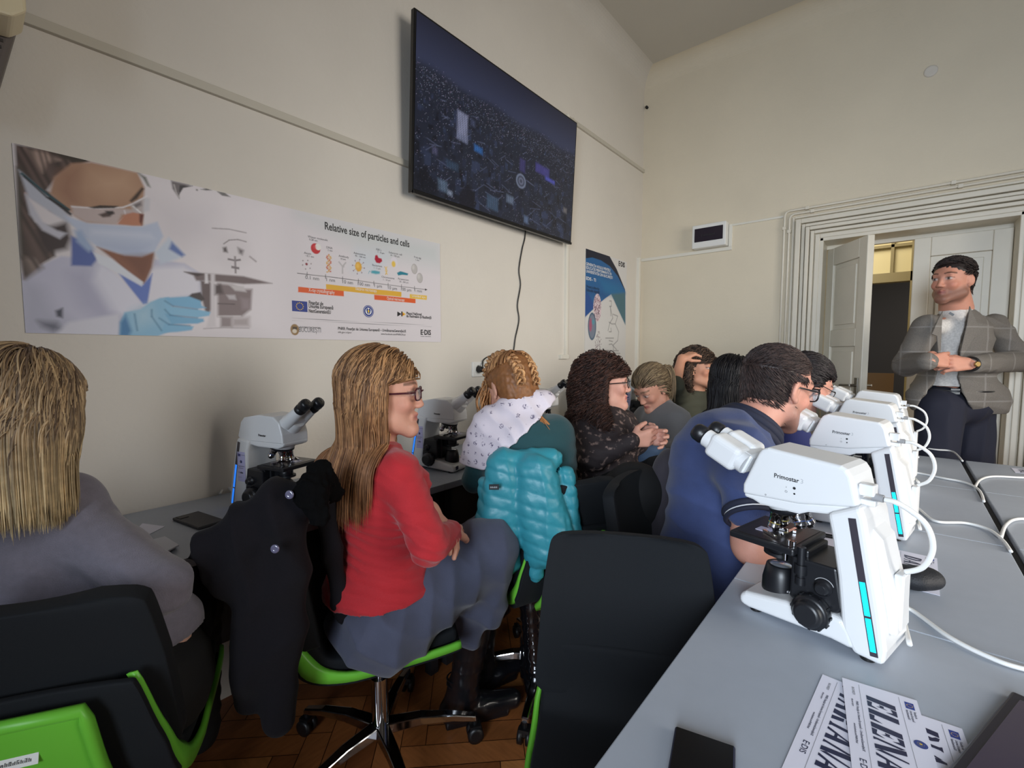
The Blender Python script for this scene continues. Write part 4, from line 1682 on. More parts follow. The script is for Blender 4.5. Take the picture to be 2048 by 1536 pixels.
ptxt(288, 1310, 'UNIVERSITATEA DIN', 0.010, 4, 510)
ptxt(288, 1350, 'BUCUREȘTI', 0.028, 4, 512)
ptxt(690, 1328, 'PNRR: Finanțat de Uniunea Europeană – UrmătoareaGenerațieUE', 0.017, 0, 1385, 0.0003)
ptxt(690, 1362, 'mfe.gov.ro/pnrr', 0.012, 0, 830)
ptxt(1130, 1380, 'www.facebook.com/PNRROficial', 0.012, 0, 1380)
ptxt(1535, 1378, 'E·DIS', 0.034, 0, 1640, 0.0010)
ptxt(1535, 1400, 'unibuc education', 0.008, 4, 1640)
u, v = q2(222, 1138)
eu_flag(b, (0.0042, u, v), YD, ZD, q2(378, 1138)[0] - u, XN)
u, v = q2(1002, 1140)
emblem(b, (0.0042, u, v), YD, ZD, 0.0265, XN)
for pts, mi in (([(1298, 1142), (1340, 1168), (1298, 1194)], 0), ([(1338, 1142), (1350, 1142), (1350, 1192), (1338, 1192)], 0), ([(1352, 1148), (1384, 1170), (1352, 1190)], 3), ([(1352, 1160), (1368, 1170), (1352, 1180)], 5)):
    b.flat([(0.0042 + 0.0002 * (mi == 5), *q2(*p)) for p in pts], 0, XN, mi)
b.build('lettering', INKS, pr, fixn=False)

# --- tall blue poster near the corner
TY0, TY1, TZ0, TZ1 = 3.004, 3.675, 0.96, 2.018
P = Paint(TY1 - TY0, TZ1 - TZ0, 0.0035, (214, 212, 210))


def q3(x, y):
    X, Y = 1100 + x * 400 / 2048, 460 + y * 300 / 1536
    w = on(X, Y, 0, WX)
    return (w[1] - TY0, w[2] - TZ0)


P.poly([q3(*p) for p in ((352, 180), (610, 272), (680, 400), (766, 610), (764, 640), (560, 620), (352, 560))], (24, 28, 48), 0.002)
P.poly([q3(*p) for p in ((352, 290), (430, 280), (520, 310), (610, 370), (690, 470), (768, 625), (768, 965), (700, 820), (625, 655), (560, 700), (480, 770), (352, 892))], (34, 96, 152), 0.002)
P.poly([q3(*p) for p in ((352, 600), (420, 700), (450, 790), (352, 892))], (36, 78, 146), 0.01)
P.poly([q3(*p) for p in ((500, 500), (700, 560), (766, 640), (700, 700), (560, 640))], (34, 112, 162), 0.03, 0.8)
P.poly([q3(*p) for p in ((625, 655), (766, 640), (768, 965), (700, 820))], (72, 110, 122), 0.012)
P.poly([q3(*p) for p in ((352, 560), (600, 660), (560, 700), (352, 640))], (28, 76, 130), 0.02, 0.5)
P.ell(q3(482, 795), 0.062, 0.108, (218, 200, 206), 0.004)
P.ell(q3(428, 985), 0.062, 0.106, (70, 96, 120), 0.002)
P.ell(q3(428, 985), 0.050, 0.092, (122, 132, 150), 0.006)
P.ell(q3(412, 970), 0.022, 0.05, (168, 92, 120), 0.008)
P.ell(q3(440, 940), 0.02, 0.02, (90, 150, 170), 0.008)
r3 = np.random.default_rng(5)
for k in range(130):
    a, rr = r3.uniform(0, 6.28), math.sqrt(r3.uniform(0, 1))
    cx, cy = q3(482, 795)
    P.ell((cx + 0.055 * rr * math.cos(a), cy + 0.1 * rr * math.sin(a)), 0.004, 0.005, (120, 50, 84) if k % 2 else (60, 30, 60), 0.002, 0.9, 6)
for k in range(60):
    a, rr = r3.uniform(0, 6.28), math.sqrt(r3.uniform(0, 1))
    cx, cy = q3(490, 1165)
    P.ell((cx + 0.05 * rr * math.cos(a), cy + 0.1 * rr * math.sin(a)), 0.004, 0.006, (120, 100, 110), 0.002, 0.9, 6)
for seg in ([(605, 725), (625, 725), (625, 780), (605, 780)], [(612, 780), (640, 900), (610, 950), (590, 1030)], [(640, 860), (690, 880), (665, 960), (630, 960), (600, 940)], [(665, 960), (700, 1040), (690, 1130), (640, 1180), (680, 1225)],
            [(565, 1105), (650, 1105)], [(600, 1040), (625, 1040), (620, 1000)], [(600, 1130), (640, 1140)], [(600, 1170), (630, 1165), (640, 1180)], [(530, 1230), (700, 1235)], [(520, 1256), (715, 1262)], [(645, 1185), (645, 1230)], [(615, 780), (620, 880)]):
    P.line([q3(*p) for p in seg], 0.006, (112, 112, 114), 0.004, 0.9)
tp = empty('tall_poster', (WX + 0.0005, TY0, TZ0), 0, 'tall narrow poster with dark blue arcs and a microscope sketch near the corner', 'poster')
o = P.build('photo_print', (0.0032, 0, 0), (0, 1, 0), (0, 0, 1), print_m, tp)
b = MB()
b.bb((0.001, 0, 0), (0.0028, TY1 - TY0, TZ1 - TZ0))
b.build('backing_sheet', white_pl, tp)
b = MB()
for i, t in enumerate(('GENERAȚIA NOULUI PENTRU', 'EDUCAȚIE PERFORMANTĂ ÎN', 'UNIVERSITATEA DIN BUCUREȘTI')):
    u, v = q3(364, 358 + i * 38)
    b.text(t, 0.030, (0.004, u, v), YD, ZD, 1, 0, 0.0003, 'LEFT', 1, (q3(612 + 12 * i, 400)[0] - u))
u, v = q3(364, 508)
b.text('EDIS - TI', 0.034, (0.004, u, v), YD, ZD, 1, 0, 0.0005, 'LEFT', 1, q3(462, 508)[0] - u)
for i, t in enumerate(('Proiect cofinanțat', 'Educație digitală')):
    u, v = q3(370, 590 + i * 36)
    b.text(t, 0.03, (0.004, u, v), YD, ZD, 0, 0, 0, 'LEFT', 1, q3(500, 590)[0] - u)
u, v = q3(697, 365)
b.text('E·DIS', 0.055, (0.004, u, v), YD, ZD, 0, 0, 0.002, 'LEFT', 1, q3(760, 365)[0] - u)
u, v = q3(370, 1345)
eu_flag(b, (0.004, u, v), YD, ZD, 0.055, XN)
b.build('lettering', INKS, tp, fixn=False)

# --- television
TVY0, TVY1, TVZ0, TVZ1 = 1.354, 2.692, 1.982, 2.77
tilt = math.radians(3.0)
tvr = empty('television', (WX, TVY0, TVZ0), 0, 'large black flat television on the left wall showing a night city aerial', 'television')
TVX = 0.075
tw, th_ = TVY1 - TVY0, 0.785
tx = np.array([-math.sin(tilt) * -1, 0, math.cos(tilt)])      # up direction of the tilted panel leans out
tn = np.array([math.cos(tilt), 0, -math.sin(tilt)])
RT = np.column_stack([tn, [0, 1, 0], tx])
b = MB()
b.box(np.array([TVX, tw / 2, 0]) + tx * th_ / 2 - tn * 0.012, (0.024, tw, th_), rot=RT)
b.box(np.array([TVX, tw / 2, 0]) + tx * th_ * 0.35 - tn * 0.036, (0.034, tw * 0.8, th_ * 0.55), rot=RT)
b.build('housing', mat('tv_black', (14, 14, 16), rough=0.28), tvr, bev=0.003)
b = MB()
b.box((TVX / 2 - 0.014, tw / 2, 0.42), (TVX - 0.03, 0.5, 0.3))
b.build('wall_mount', mat('tv_mount', (26, 26, 28), rough=0.5), tvr)
b = MB()
b.box(np.array([TVX, tw / 2, 0]) + tx * 0.004 + tn * 0.004, (0.014, tw * 0.99, 0.014), rot=RT)
b.build('lower_bezel', mat('tv_bezel', (22, 22, 25), rough=0.35, metal=0.4), tvr, bev=0.002)
P = Paint(tw - 0.024, th_ - 0.028, 0.0032, (20, 24, 44))
tv_w, tv_h = P.w, P.h


def q4(x, y):                    # photograph pixel -> screen plane
    o_ = np.array([WX + TVX, TVY0 + 0.012, TVZ0]) + tx * 0.018
    d = ray(x, y)
    t = ((o_ - CAM) @ tn) / (d @ tn)
    p = CAM + d * t - o_
    return (p[1], p @ tx)


Ug, Vg = P.U / P.w, P.V / P.h
sky = np.clip((Vg - 0.74) / 0.26, 0, 1)[..., None]
P.C = np.array(lin((46, 51, 74))) * (1 - sky) + np.array(lin((28, 30, 46))) * sky
gnd = 1 / (1 + np.exp((Vg - 0.735 - 0.01 * np.sin(Ug * 20)) * 90))
base = np.array(lin((27, 31, 44)))
P.C = P.C * (1 - gnd[..., None]) + base * gnd[..., None]
r4 = np.random.default_rng(11)
# dim blocks of buildings, larger towards the bottom
for k in range(420):
    v = 0.72 * (1 - r4.uniform(0, 1) ** 0.8)
    u = r4.uniform(0, 1)
    s_ = (0.78 - v) * 0.06 + 0.006
    wdt, hgt = s_ * r4.uniform(0.3, 0.8) * P.w, s_ * r4.uniform(0.6, 2.0) * P.h
    g = r4.uniform(0.3, 1.6)
    x0, y0 = u * P.w, v * P.h
    sk = wdt * r4.uniform(-0.5, 0.5)
    P.poly([(x0, y0), (x0 + wdt, y0 + sk), (x0 + wdt, y0 + sk + hgt), (x0, y0 + hgt)], (int(22 * g + 8), int(27 * g + 8), int(38 * g + 14)), 0.003, 0.85)
# streets and lights
for k in range(60):
    v = r4.uniform(0.05, 0.7)
    u = r4.uniform(0, 0.95)
    L = 0.02 + (0.75 - v) * 0.13
    a = r4.choice([-0.5, -0.3, 0.25, 0.9])
    P.line([(u * P.w, v * P.h), (u * P.w + L * math.cos(a), v * P.h + L * math.sin(a) * 0.6)], 0.0035, (86, 92, 118), 0.002, 0.55)
ny_, nx_ = P.ny, P.nx
dens = gnd * (0.035 + 0.11 * np.exp(-((Vg - 0.66) / 0.09) ** 2))
lt = r4.uniform(size=(ny_, nx_)) < dens
val = r4.uniform(0.10, 1.0, (ny_, nx_)) ** 2.6
tint = np.stack([0.55 + 0.35 * r4.uniform(size=(ny_, nx_)), 0.62 + 0.2 * r4.uniform(size=(ny_, nx_)), np.ones((ny_, nx_))], -1)
P.C += (lt * val * 0.28)[..., None] * tint
for (x, y, w_, h_, rgb) in ((925, 252, 0.07, 0.13, (120, 124, 150)), (925, 275, 0.07, 0.03, (90, 96, 120)), (957, 298, 0.06, 0.03, (40, 90, 150)), (946, 245, 0.03, 0.03, (60, 66, 90)),
                            (1085, 340, 0.14, 0.05, (62, 58, 120)), (1100, 360, 0.10, 0.018, (76, 80, 170)), (1045, 330, 0.05, 0.07, (54, 50, 96)), (885, 370, 0.06, 0.05, (80, 96, 116)), (985, 405, 0.09, 0.07, (56, 74, 96)),
                            (1020, 398, 0.06, 0.04, (92, 104, 124)), (1052, 438, 0.04, 0.04, (84, 100, 128)), (905, 330, 0.08, 0.035, (44, 60, 80)), (900, 385, 0.03, 0.02, (120, 130, 150)), (1130, 420, 0.04, 0.03, (100, 96, 96)), (870, 300, 0.03, 0.03, (70, 70, 96))):
    cx, cy = q4(x, y)
    P.poly([(cx - w_ / 2, cy - h_ / 2), (cx + w_ / 2, cy - h_ / 2 - 0.004), (cx + w_ / 2, cy + h_ / 2 - 0.004), (cx - w_ / 2, cy + h_ / 2)], rgb, 0.008, 0.75, (0.5, 900, 300))
cx, cy = q4(1042, 362)
for rr, rgb in ((0.045, (110, 118, 140)), (0.034, (34, 38, 54)), (0.022, (100, 104, 124)), (0.012, (40, 44, 60))):
    P.ell((cx, cy), rr, rr * 0.9, rgb, 0.004, 0.8)
P.poly([q4(*p) for p in ((918, 385), (935, 365), (948, 385), (950, 430), (918, 425))], (18, 18, 28), 0.01, 0.9)
P.poly([q4(*p) for p in ((826, 330), (850, 335), (880, 370), (870, 400), (826, 380))], (14, 16, 24), 0.02, 0.8)
scr_m = mat('tv_screen', (0, 0, 0), rough=0.18, emit=(0, 0, 0), estr=1.0, spec=0.4)
_nt = scr_m.node_tree
_a = _nt.nodes.new('ShaderNodeAttribute')
_a.attribute_name = 'col'
_nt.links.new(_a.outputs['Color'], _nt.nodes['Principled BSDF'].inputs['Emission Color'])
_nt.nodes['Principled BSDF'].inputs['Base Color'].default_value = (0.004, 0.004, 0.005, 1)
o = P.build('screen', np.array([TVX, 0.012, 0]) + tx * 0.018 + tn * 0.0015, (0, 1, 0), tx, scr_m, tvr)

# TV power cable and plug
pts = [on(1048, 474, 0, WX), on(1042, 500, 0, WX), on(1036, 540, 0, WX), on(1039, 570, 0, WX), on(1033, 610, 0, WX), on(1036, 640, 0, WX), on(1029, 675, 0, WX), on(1024, 706, 0, WX), on(1015, 710, 0, WX), on(985, 710, 0, WX), on(965, 720, 0, WX), on(955, 738, 0, WX)]
P3 = [np.array(p) + [0.008, 0, 0] for p in pts]
P3 = [P3[0] + [0.004, 0, 0.10]] + P3
P3[-1] = np.array([WX + 0.045, 1.852, 1.158])
b = MB()
b.tube(smooth_path(P3, 6), 0.0033, n=6)
cb = tag(b.build('power_cable', mat('cable_black', (16, 16, 17), rough=0.45)), 'thin black cable hanging from the television down to the wall socket', 'cable')
b = MB()
b.lathe([(0, 0.019), (0.012, 0.019), (0.03, 0.015), (0.036, 0.008)], (WX + 0.0125, 1.852, 1.156), (1, 0, 0))
b.build('plug', mat('black_plastic', (18, 18, 20)), cb, bev=0.001)


# ================================================================== TABLES
top_m = mat('table_laminate', (164, 171, 182), rough=0.42, var=0.02, vscale=30, spec=0.5)  # faint blue in the grey stands in for the window's reflection
leg_m = mat('table_leg_dark', (40, 40, 44), rough=0.5)


def make_table(x0, x1, y0, y1, lb, group, panel_side=None):
    t = empty('table', ((x0 + x1) / 2, (y0 + y1) / 2, 0), 0, lb, 'table', group)
    w, d = x1 - x0, y1 - y0
    b = MB()
    b.bb((-w / 2 + .001, -d / 2 + .001, 0.724), (w / 2 - .001, d / 2 - .001, 0.75))
    b.build('tabletop', top_m, t, bev=0.002)
    b = MB()
    b.bb((-w / 2 + .05, -d / 2 + .04, 0.66), (w / 2 - .05, -d / 2 + .06, 0.7235))
    b.build('frame_rail', leg_m, t)
    b = MB()
    b.bb((-w / 2 + .05, d / 2 - .06, 0.66), (w / 2 - .05, d / 2 - .04, 0.7235))
    b.build('frame_rail', leg_m, t)
    for sx in (-1, 1):
        for sy in (-1, 1):
            b = MB()
            b.bb((sx * (w / 2 - .045) - .018, sy * (d / 2 - .04) - .018, 0.0), (sx * (w / 2 - .045) + .018, sy * (d / 2 - .04) + .018, 0.7235))
            b.build('leg', leg_m, t)
    if panel_side:
        b = MB()
        x = panel_side * (w / 2 - 0.012)
        b.bb((x - 0.008, -d / 2 + .005, 0.22), (x + 0.008, d / 2 - .005, 0.7235))
        b.build('modesty_panel', leg_m, t)
    return t


GL = 'grey tables along the left wall'
LT = [(-1.30, -0.10), (-0.10, 1.156), (1.156, 2.36), (2.36, 3.62)]
for (a, c), lb in zip(LT, ('grey laminate table against the left wall nearest the viewer', 'grey laminate table against the wall under the wide poster', 'grey laminate table against the wall under the television socket', 'grey laminate table against the wall under the tall poster')):
    make_table(WX + 0.003, -1.306, a, c, lb, GL, -1)
GR = 'grey tables in the double row on the right'
RT_ = [(-0.15, 1.075), (1.075, 1.705), (1.705, 2.335), (2.335, 2.965)]
for (a, c), lb in zip(RT_, ('large grey table in the front with name cards and the nearest microscope', 'grey table segment under the second white microscope', 'grey table segment under the third white microscope', 'grey table segment under the farthest white microscope')):
    make_table(-0.262, 0.236, a, c, lb, GR)
for (a, c), lb in zip(RT_, ('grey table across the cable gap at the lower right corner', 'grey table across the cable gap, second from the viewer', 'grey table across the cable gap, third from the viewer', 'grey table across the cable gap with a small label, farthest one')):
    make_table(0.254, 0.76, a, c, lb, GR)

# ================================================================== CHAIRS
green_m = mat('chair_green', (112, 196, 62), rough=0.38, spec=0.4)
pad_m = mat('chair_upholstery', (22, 25, 29), rough=0.8, spec=0.25, sheen=0.02, bump=0.15, bscale=900)
chrome_m = mat('chrome', (205, 205, 208), rough=0.09, metal=1)
blk_m = mat('black_plastic', (18, 18, 20), rough=0.4)


def sweep_panel(name, prof, widths, th, material, parent, bev=0.004, dish=0.0, nu=9):
    """curved sheet: prof = (y,z) centre line, widths across x, th = thickness along the normal"""
    P_ = [np.array(p, float) for p in prof]
    n = len(P_)
    V = []
    Fs = []
    nor = []
    for i in range(n):
        t = P_[min(i + 1, n - 1)] - P_[max(i - 1, 0)]
        t /= np.linalg.norm(t)
        nor.append(np.array([-t[1], t[0]]))
    for s_ in (0, 1):
        for i in range(n):
            for j in range(nu):
                u = -1 + 2 * j / (nu - 1)
                off = dish * (u * u)
                p = P_[i] + nor[i] * (th * s_ + off)
                V.append((u * widths[i], p[0], p[1]))
    N_ = n * nu
    for i in range(n - 1):
        for j in range(nu - 1):
            a = i * nu + j
            Fs.append((a, a + 1, a + nu + 1, a + nu))
            Fs.append((N_ + a, N_ + a + nu, N_ + a + nu + 1, N_ + a + 1))
    for i in range(n - 1):
        for j in (0, nu - 1):
            a = i * nu + j
            Fs.append((a, a + nu, N_ + a + nu, N_ + a))
    for i in (0, n - 1):
        for j in range(nu - 1):
            a = i * nu + j
            Fs.append((a, N_ + a, N_ + a + 1, a + 1))
    b = MB()
    b.add(V, Fs, 0, True)
    o = b.build(name, material, parent, bev=bev)
    md = o.modifiers.new('es', 'EDGE_SPLIT')
    md.split_angle = math.radians(50)
    return o


def make_chair(name='swivel_chair'):
    """faces local +y, seat top at 0.47"""
    t = empty(name)
    spine = smooth_path([(0.222, 0.442), (0.15, 0.434), (0.0, 0.422), (-0.10, 0.422), (-0.165, 0.443), (-0.200, 0.500), (-0.216, 0.58), (-0.236, 0.69)], 4)
    wd = np.interp(np.linspace(0, 1, len(spine)), [0, 0.35, 0.6, 0.8, 1], [0.165, 0.188, 0.188, 0.175, 0.14])
    wide = wd + 0.013 * (np.linspace(0, 1, len(spine)) > 0.62)
    shell = sweep_panel('shell', spine, wide, 0.014, pad_m, t, dish=0.012)
    # raised rim of the shell, thickest round the bend
    nsp = len(spine)
    for sx in (-1, 1):
        b = MB()
        V, Fs = [], []
        for i, p in enumerate(spine):
            t_ = spine[min(i + 1, nsp - 1)] - spine[max(i - 1, 0)]
            t_ = t_ / np.linalg.norm(t_)
            nn = np.array([-t_[1], t_[0]])
            f_ = i / (nsp - 1)
            e = 0.010 + 0.024 * math.exp(-((f_ - 0.60) / 0.16) ** 2)
            if f_ > 0.75:
                e *= 1 - (f_ - 0.75) * 3.2
            o_ = 0.014 if f_ < 0.6 else 0.014 - 0.010 * min(1, (f_ - 0.6) / 0.15)
            for (dx, dn_) in ((-0.004, o_), (0.011, o_ - 0.003), (0.011, -e * 0.6), (0.002, -e)):
                q_ = p + nn * dn_
                V.append((sx * (wd[i] + dx), q_[0], q_[1]))
        for i in range(nsp - 1):
            for j in range(4):
                Fs.append((i * 4 + j, i * 4 + (j + 1) % 4, i * 4 + 4 + (j + 1) % 4, i * 4 + 4 + j))
        Fs += [(0, 1, 2, 3), tuple(range(len(V) - 4, len(V)))]
        b.add(V, Fs, 0, True)
        b.build('shell_rim', green_m, shell)
    # rear green cover with raised border
    back = smooth_path([(-0.175, 0.418), (-0.222, 0.470), (-0.244, 0.55), (-0.262, 0.665)], 4)
    wb = np.interp(np.linspace(0, 1, len(back)), [0, 0.5, 1], [0.118, 0.106, 0.088])
    rear = sweep_panel('rear_cover', back, wb, 0.012, green_m, t, nu=5)
    b = MB()
    n = len(back)
    loop = [(-wb[i], p[0] - 0.010, p[1] - 0.004) for i, p in enumerate(back)] + [(wb[i], back[i][0] - 0.010, back[i][1] - 0.004) for i in range(n - 1, -1, -1)]
    b.tube(loop, 0.011, n=8, closed=True)
    b.build('cover_border', green_m, rear)
    # upholstery: seat and back
    sp = smooth_path([(0.215, 0.440), (0.15, 0.434), (0.0, 0.424), (-0.10, 0.424), (-0.155, 0.446), (-0.188, 0.505), (-0.204, 0.60)], 4)
    w2 = np.interp(np.linspace(0, 1, len(sp)), [0, 0.35, 0.7, 1], [0.160, 0.182, 0.182, 0.18])
    sweep_panel('seat', sp, w2, -0.034, pad_m, t, bev=0.012, dish=-0.006)
    bp = smooth_path([(-0.190, 0.490), (-0.208, 0.58), (-0.228, 0.69), (-0.252, 0.80), (-0.258, 0.832)], 5)
    tt = np.linspace(0, 1, len(bp))
    w3 = np.interp(tt, [0, 0.06, 0.5, 0.8, 0.93, 1.0], [0.175, 0.196, 0.186, 0.168, 0.142, 0.095])
    sweep_panel('backrest', bp, w3, -0.036, pad_m, t, bev=0.010, dish=-0.016, nu=13)
    # base
    b = MB()
    b.cyl((0, 0, 0.12), (0, 0, 0.42), 0.014)
    b.cyl((0, 0, 0.10), (0, 0, 0.27), 0.025)
    b.build('post', chrome_m, t)
    b = MB()
    b.box((0, 0, 0.415), (0.16, 0.18, 0.022))
    b.build('seat_mechanism', blk_m, t, bev=0.005)
    for k in range(5):
        a = 2 * PI * k / 5 + 0.3
        d = np.array([math.cos(a), math.sin(a), 0])
        s_ = np.array([-math.sin(a), math.cos(a), 0])
        b = MB()
        prof = [(0.02, 0.112, 0.024, 0.030), (0.12, 0.113, 0.020, 0.026), (0.22, 0.098, 0.016, 0.020), (0.295, 0.078, 0.014, 0.018)]
        V, Fs = [], []
        for (r_, z_, w_, h_) in prof:
            for (sx, sz) in ((-1, -1), (1, -1), (1, 1), (-1, 1)):
                V.append(d * r_ + s_ * w_ * sx * (1 if sz < 0 else 0.8) + np.array([0, 0, z_ + (h_ / 2) * sz]))
        for i in range(3):
            for j in range(4):
                Fs.append((i * 4 + j, i * 4 + (j + 1) % 4, i * 4 + 4 + (j + 1) % 4, i * 4 + 4 + j))
        Fs += [(3, 2, 1, 0), (12, 13, 14, 15)]
        b.add(V, Fs, 0)
        arm = b.build('base_arm', chrome_m, t, bev=0.004)
        b = MB()
        e = d * 0.292
        for sx in (-1, 1):
            b.lathe([(-0.009, 0.016), (-0.007, 0.026), (0.007, 0.026), (0.009, 0.016)], e + s_ * sx * 0.014 + np.array([0, 0, 0.0262]), s_, 0, 16)
        b.cyl(e + np.array([0, 0, 0.03]), e + np.array([0, 0, 0.075]), 0.009)
        b.box(e + np.array([0, 0, 0.045]), (0.034, 0.034, 0.022), rot=np.column_stack([d, s_, [0, 0, 1]]))
        b.build('castor', blk_m, arm)
    return t


proto = make_chair()
CH = {}


def place_chair(key, x, y, face, lb, first=False):
    """face: direction the sitter looks, in degrees from +x"""
    o = proto if first else copy_tree(proto)
    o.location = (x, y, 0)
    o.rotation_euler = (0, 0, math.radians(face - 90))
    tag(o, lb, 'chair', 'swivel chairs around the tables')
    CH[key] = o
    return o


place_chair('red', -1.165, 0.76, 56, 'green and black swivel chair under the woman in the red cardigan', True)
place_chair('blonde', -1.285, 0.155, 150, 'black and green swivel chair of the blonde woman at the lower left')
place_chair('empty', -0.350, 0.745, -62, 'empty black swivel chair with its backrest toward the middle of the room')
place_chair('braid', -0.98, 1.36, 150, 'swivel chair with the turquoise quilted jacket over its back')
place_chair('curly', -0.98, 1.90, 20, 'swivel chair under the woman in the dark patterned blouse')
place_chair('grey', -1.00, 2.46, 200, 'swivel chair under the woman in the grey sweater')
place_chair('polo', -0.46, 1.42, 10, 'green edged swivel chair under the man in the blue polo shirt')
place_chair('navy', -0.48, 2.02, 5, 'swivel chair under the person in the navy top')
place_chair('dark', -0.55, 2.76, 10, 'swivel chair under the person with long black hair')
place_chair('olive', -1.02, 3.18, -20, 'swivel chair near the back wall under the woman in the olive top')
b = MB()
b.bb((-0.085, -0.001, 0.0), (-0.02, 0.0006, 0.018))
st_ = b.build('asset_sticker', white_pl)
st_.parent = CH['blonde']
st_.location = (0.045, -0.268, 0.585)
st_.rotation_euler = (math.radians(-14), 0, 0)
b = MB()
b.marks((-0.082, -0.0016, 0.006), (1, 0, 0), (0, 0, 1), 0.054, 0.006, 0, 11, 3)
tx_ = b.build('lettering', ink_m, st_, fixn=False)

# ================================================================== MICROSCOPES
mw = mat('microscope_white', (224, 225, 226), rough=0.32, spec=0.5)
mk = mat('microscope_black', (26, 27, 31), rough=0.36)
mk2 = mat('microscope_strip', (62, 58, 66), rough=0.3)
led = mat('led_cyan', (30, 200, 220), rough=0.3, emit=(20, 195, 225), estr=1.3)
ledb = mat('led_blue', (40, 120, 220), rough=0.3, emit=(40, 120, 230), estr=1.0)
glass_l = mat('lens_dark', (20, 22, 30), rough=0.05, coat=1.0)
stage_m = mat('stage_satin', (48, 44, 46), rough=0.28, metal=0.4)


def make_scope(kind):
    """u along +x from eyepiece side (0) to arm (0.23); y across; z up from the table"""
    t = empty('microscope')
    W2 = 0.060
    # base foot
    b = MB()
    b.prism([(0.002, 0.006), (0.0, 0.024), (0.012, 0.034), (0.085, 0.047), (0.14, 0.052), (0.165, 0.058), (0.182, 0.056), (0.195, 0.040), (0.205, 0.012), (0.190, 0.010), (0.165, 0.012), (0.02, 0.003)], -W2, W2, 1)
    base = b.build('base', mw, t, bev=0.011, seg=4)
    for (x, y) in ((0.03, -0.045), (0.03, 0.045), (0.216, -0.045), (0.216, 0.045)):
        b = MB()
        b.cyl((x, y, 0.0), (x, y, 0.008), 0.011)
        b.build('rubber_foot', blk_m, base)
    # arm
    b = MB()
    if kind == 'camera':
        arm = [(0.150, 0.235), (0.158, 0.200), (0.170, 0.130), (0.175, 0.085), (0.180, 0.040), (0.198, 0.005), (0.240, 0.004), (0.243, 0.030), (0.236, 0.080), (0.206, 0.240), (0.198, 0.262)]
    else:
        arm = [(0.150, 0.235), (0.160, 0.200), (0.166, 0.130), (0.172, 0.085), (0.180, 0.040), (0.198, 0.005), (0.252, 0.004), (0.256, 0.030), (0.246, 0.080), (0.214, 0.220), (0.205, 0.242)]
    b.prism(arm, -W2 + 0.0004, W2 - 0.0004, 1)
    armo = b.build('arm', mw, t, bev=0.008, seg=3)
    for sy in (-1, 1):
        s_ = MB()
        yy = sy * (W2 + 0.0002)
        s0, s1 = np.array([0.188, 0.238]), np.array([0.2285, 0.016])
        if kind != 'camera':
            s0, s1 = np.array([0.196, 0.228]), np.array([0.240, 0.016])
        d = (s1 - s0) / np.linalg.norm(s1 - s0)
        nn = np.array([-d[1], d[0]])

        def quad(a, c, w):
            return [s0 + d * a + nn * w, s0 + d * c + nn * w, s0 + d * c - nn * w, s0 + d * a - nn * w]
        Ls = np.linalg.norm(s1 - s0)
        s_.prism([tuple(p) for p in quad(0, Ls, 0.0055)], yy - 0.0008 * sy, yy + 0.0006 * sy, 1, 0)
        s_.prism([tuple(p) for p in quad(0.105 if sy < 0 or kind == 'camera' else 0.08, 0.160, 0.0040)], yy, yy + 0.0012 * sy, 1, 1)
        s_.prism([tuple(p) for p in quad(0.164, 0.218, 0.0040)], yy, yy + 0.0012 * sy, 1, 1)
        s_.build('light_strip', [mk2, led if kind == 'camera' else ledb], armo)
    # rear grip and power box
    b = MB()
    b.prism([(0.205, 0.225), (0.224, 0.205), (0.248, 0.10), (0.250, 0.05), (0.235, 0.05), (0.228, 0.09)], -0.034, 0.034, 1)
    b.build('rear_grip', mw, armo, bev=0.004)
    b = MB()
    b.bb((0.238, -0.020, 0.055), (0.252, 0.016, 0.150))
    b.build('power_box', mw, armo, bev=0.003)
    # black focus block, knobs
    b = MB()
    b.prism([(0.095, 0.138), (0.168, 0.140), (0.180, 0.072), (0.172, 0.060), (0.094, 0.058)], -0.056, 0.056, 1)
    b.bb((0.088, -0.030, 0.052), (0.108, 0.030, 0.158))
    b.build('focus_block', mk, t, bev=0.004)
    for sy in (-1, 1):
        b = MB()
        b.lathe([(0, 0.030), (0.006, 0.0305), (0.016, 0.0300), (0.018, 0.026), (0.019, 0.024), (0.026, 0.0235), (0.030, 0.020), (0.031, 0.017)], (0.135, sy * 0.058, 0.052), (0, sy, 0), 0, 32)
        for k in range(12):
            a = 2 * PI * k / 12
            b.box((0.135 + 0.0305 * math.cos(a), sy * 0.0665, 0.052 + 0.0305 * math.sin(a)), (0.004, 0.010, 0.004), rot=np.array(Matrix.Rotation(-a, 3, 'Y')))
        b.build('focus_knob', mk, t)
    for sy in (-1, 1):
        b = MB()
        b.lathe([(0, 0.0145), (0.004, 0.0145), (0.004, 0.011), (0.014, 0.0105), (0.016, 0.008)], (0.150, sy * 0.056, 0.100), (0, sy, 0), 0, 24)
        b.build('intensity_knob', mk, t)
    b = MB()
    b.tube([(0.150 + 0.0165 * math.cos(a), -0.0564, 0.100 + 0.0165 * math.sin(a)) for a in np.linspace(0.4, 2.6, 10)], 0.0008, n=4)
    b.build('dial_mark', mat('dial_grey', (180, 180, 182)), t)
    # illumination port
    b = MB()
    b.lathe([(0, 0.033), (0.022, 0.0325), (0.034, 0.030), (0.052, 0.026), (0.054, 0.022), (0.0525, 0.019)], (0.054, 0, 0.038), (0, 0, 1), 0, 32)
    port = b.build('light_port', mk, t)
    b = MB()
    b.lathe([(0, 0.0195), (0.0015, 0.017), (0.002, 0.001)], (0.054, 0, 0.0905), (0, 0, 1), 0, 24)
    b.build('lens', mat('port_lens', (200, 205, 215), rough=0.12, metal=0.7), port)
    b = MB()
    for k in range(9):
        b.box((0.078 + k * 0.0035, 0, 0.0505 + k * 0.0003), (0.0014, 0.05, 0.003))
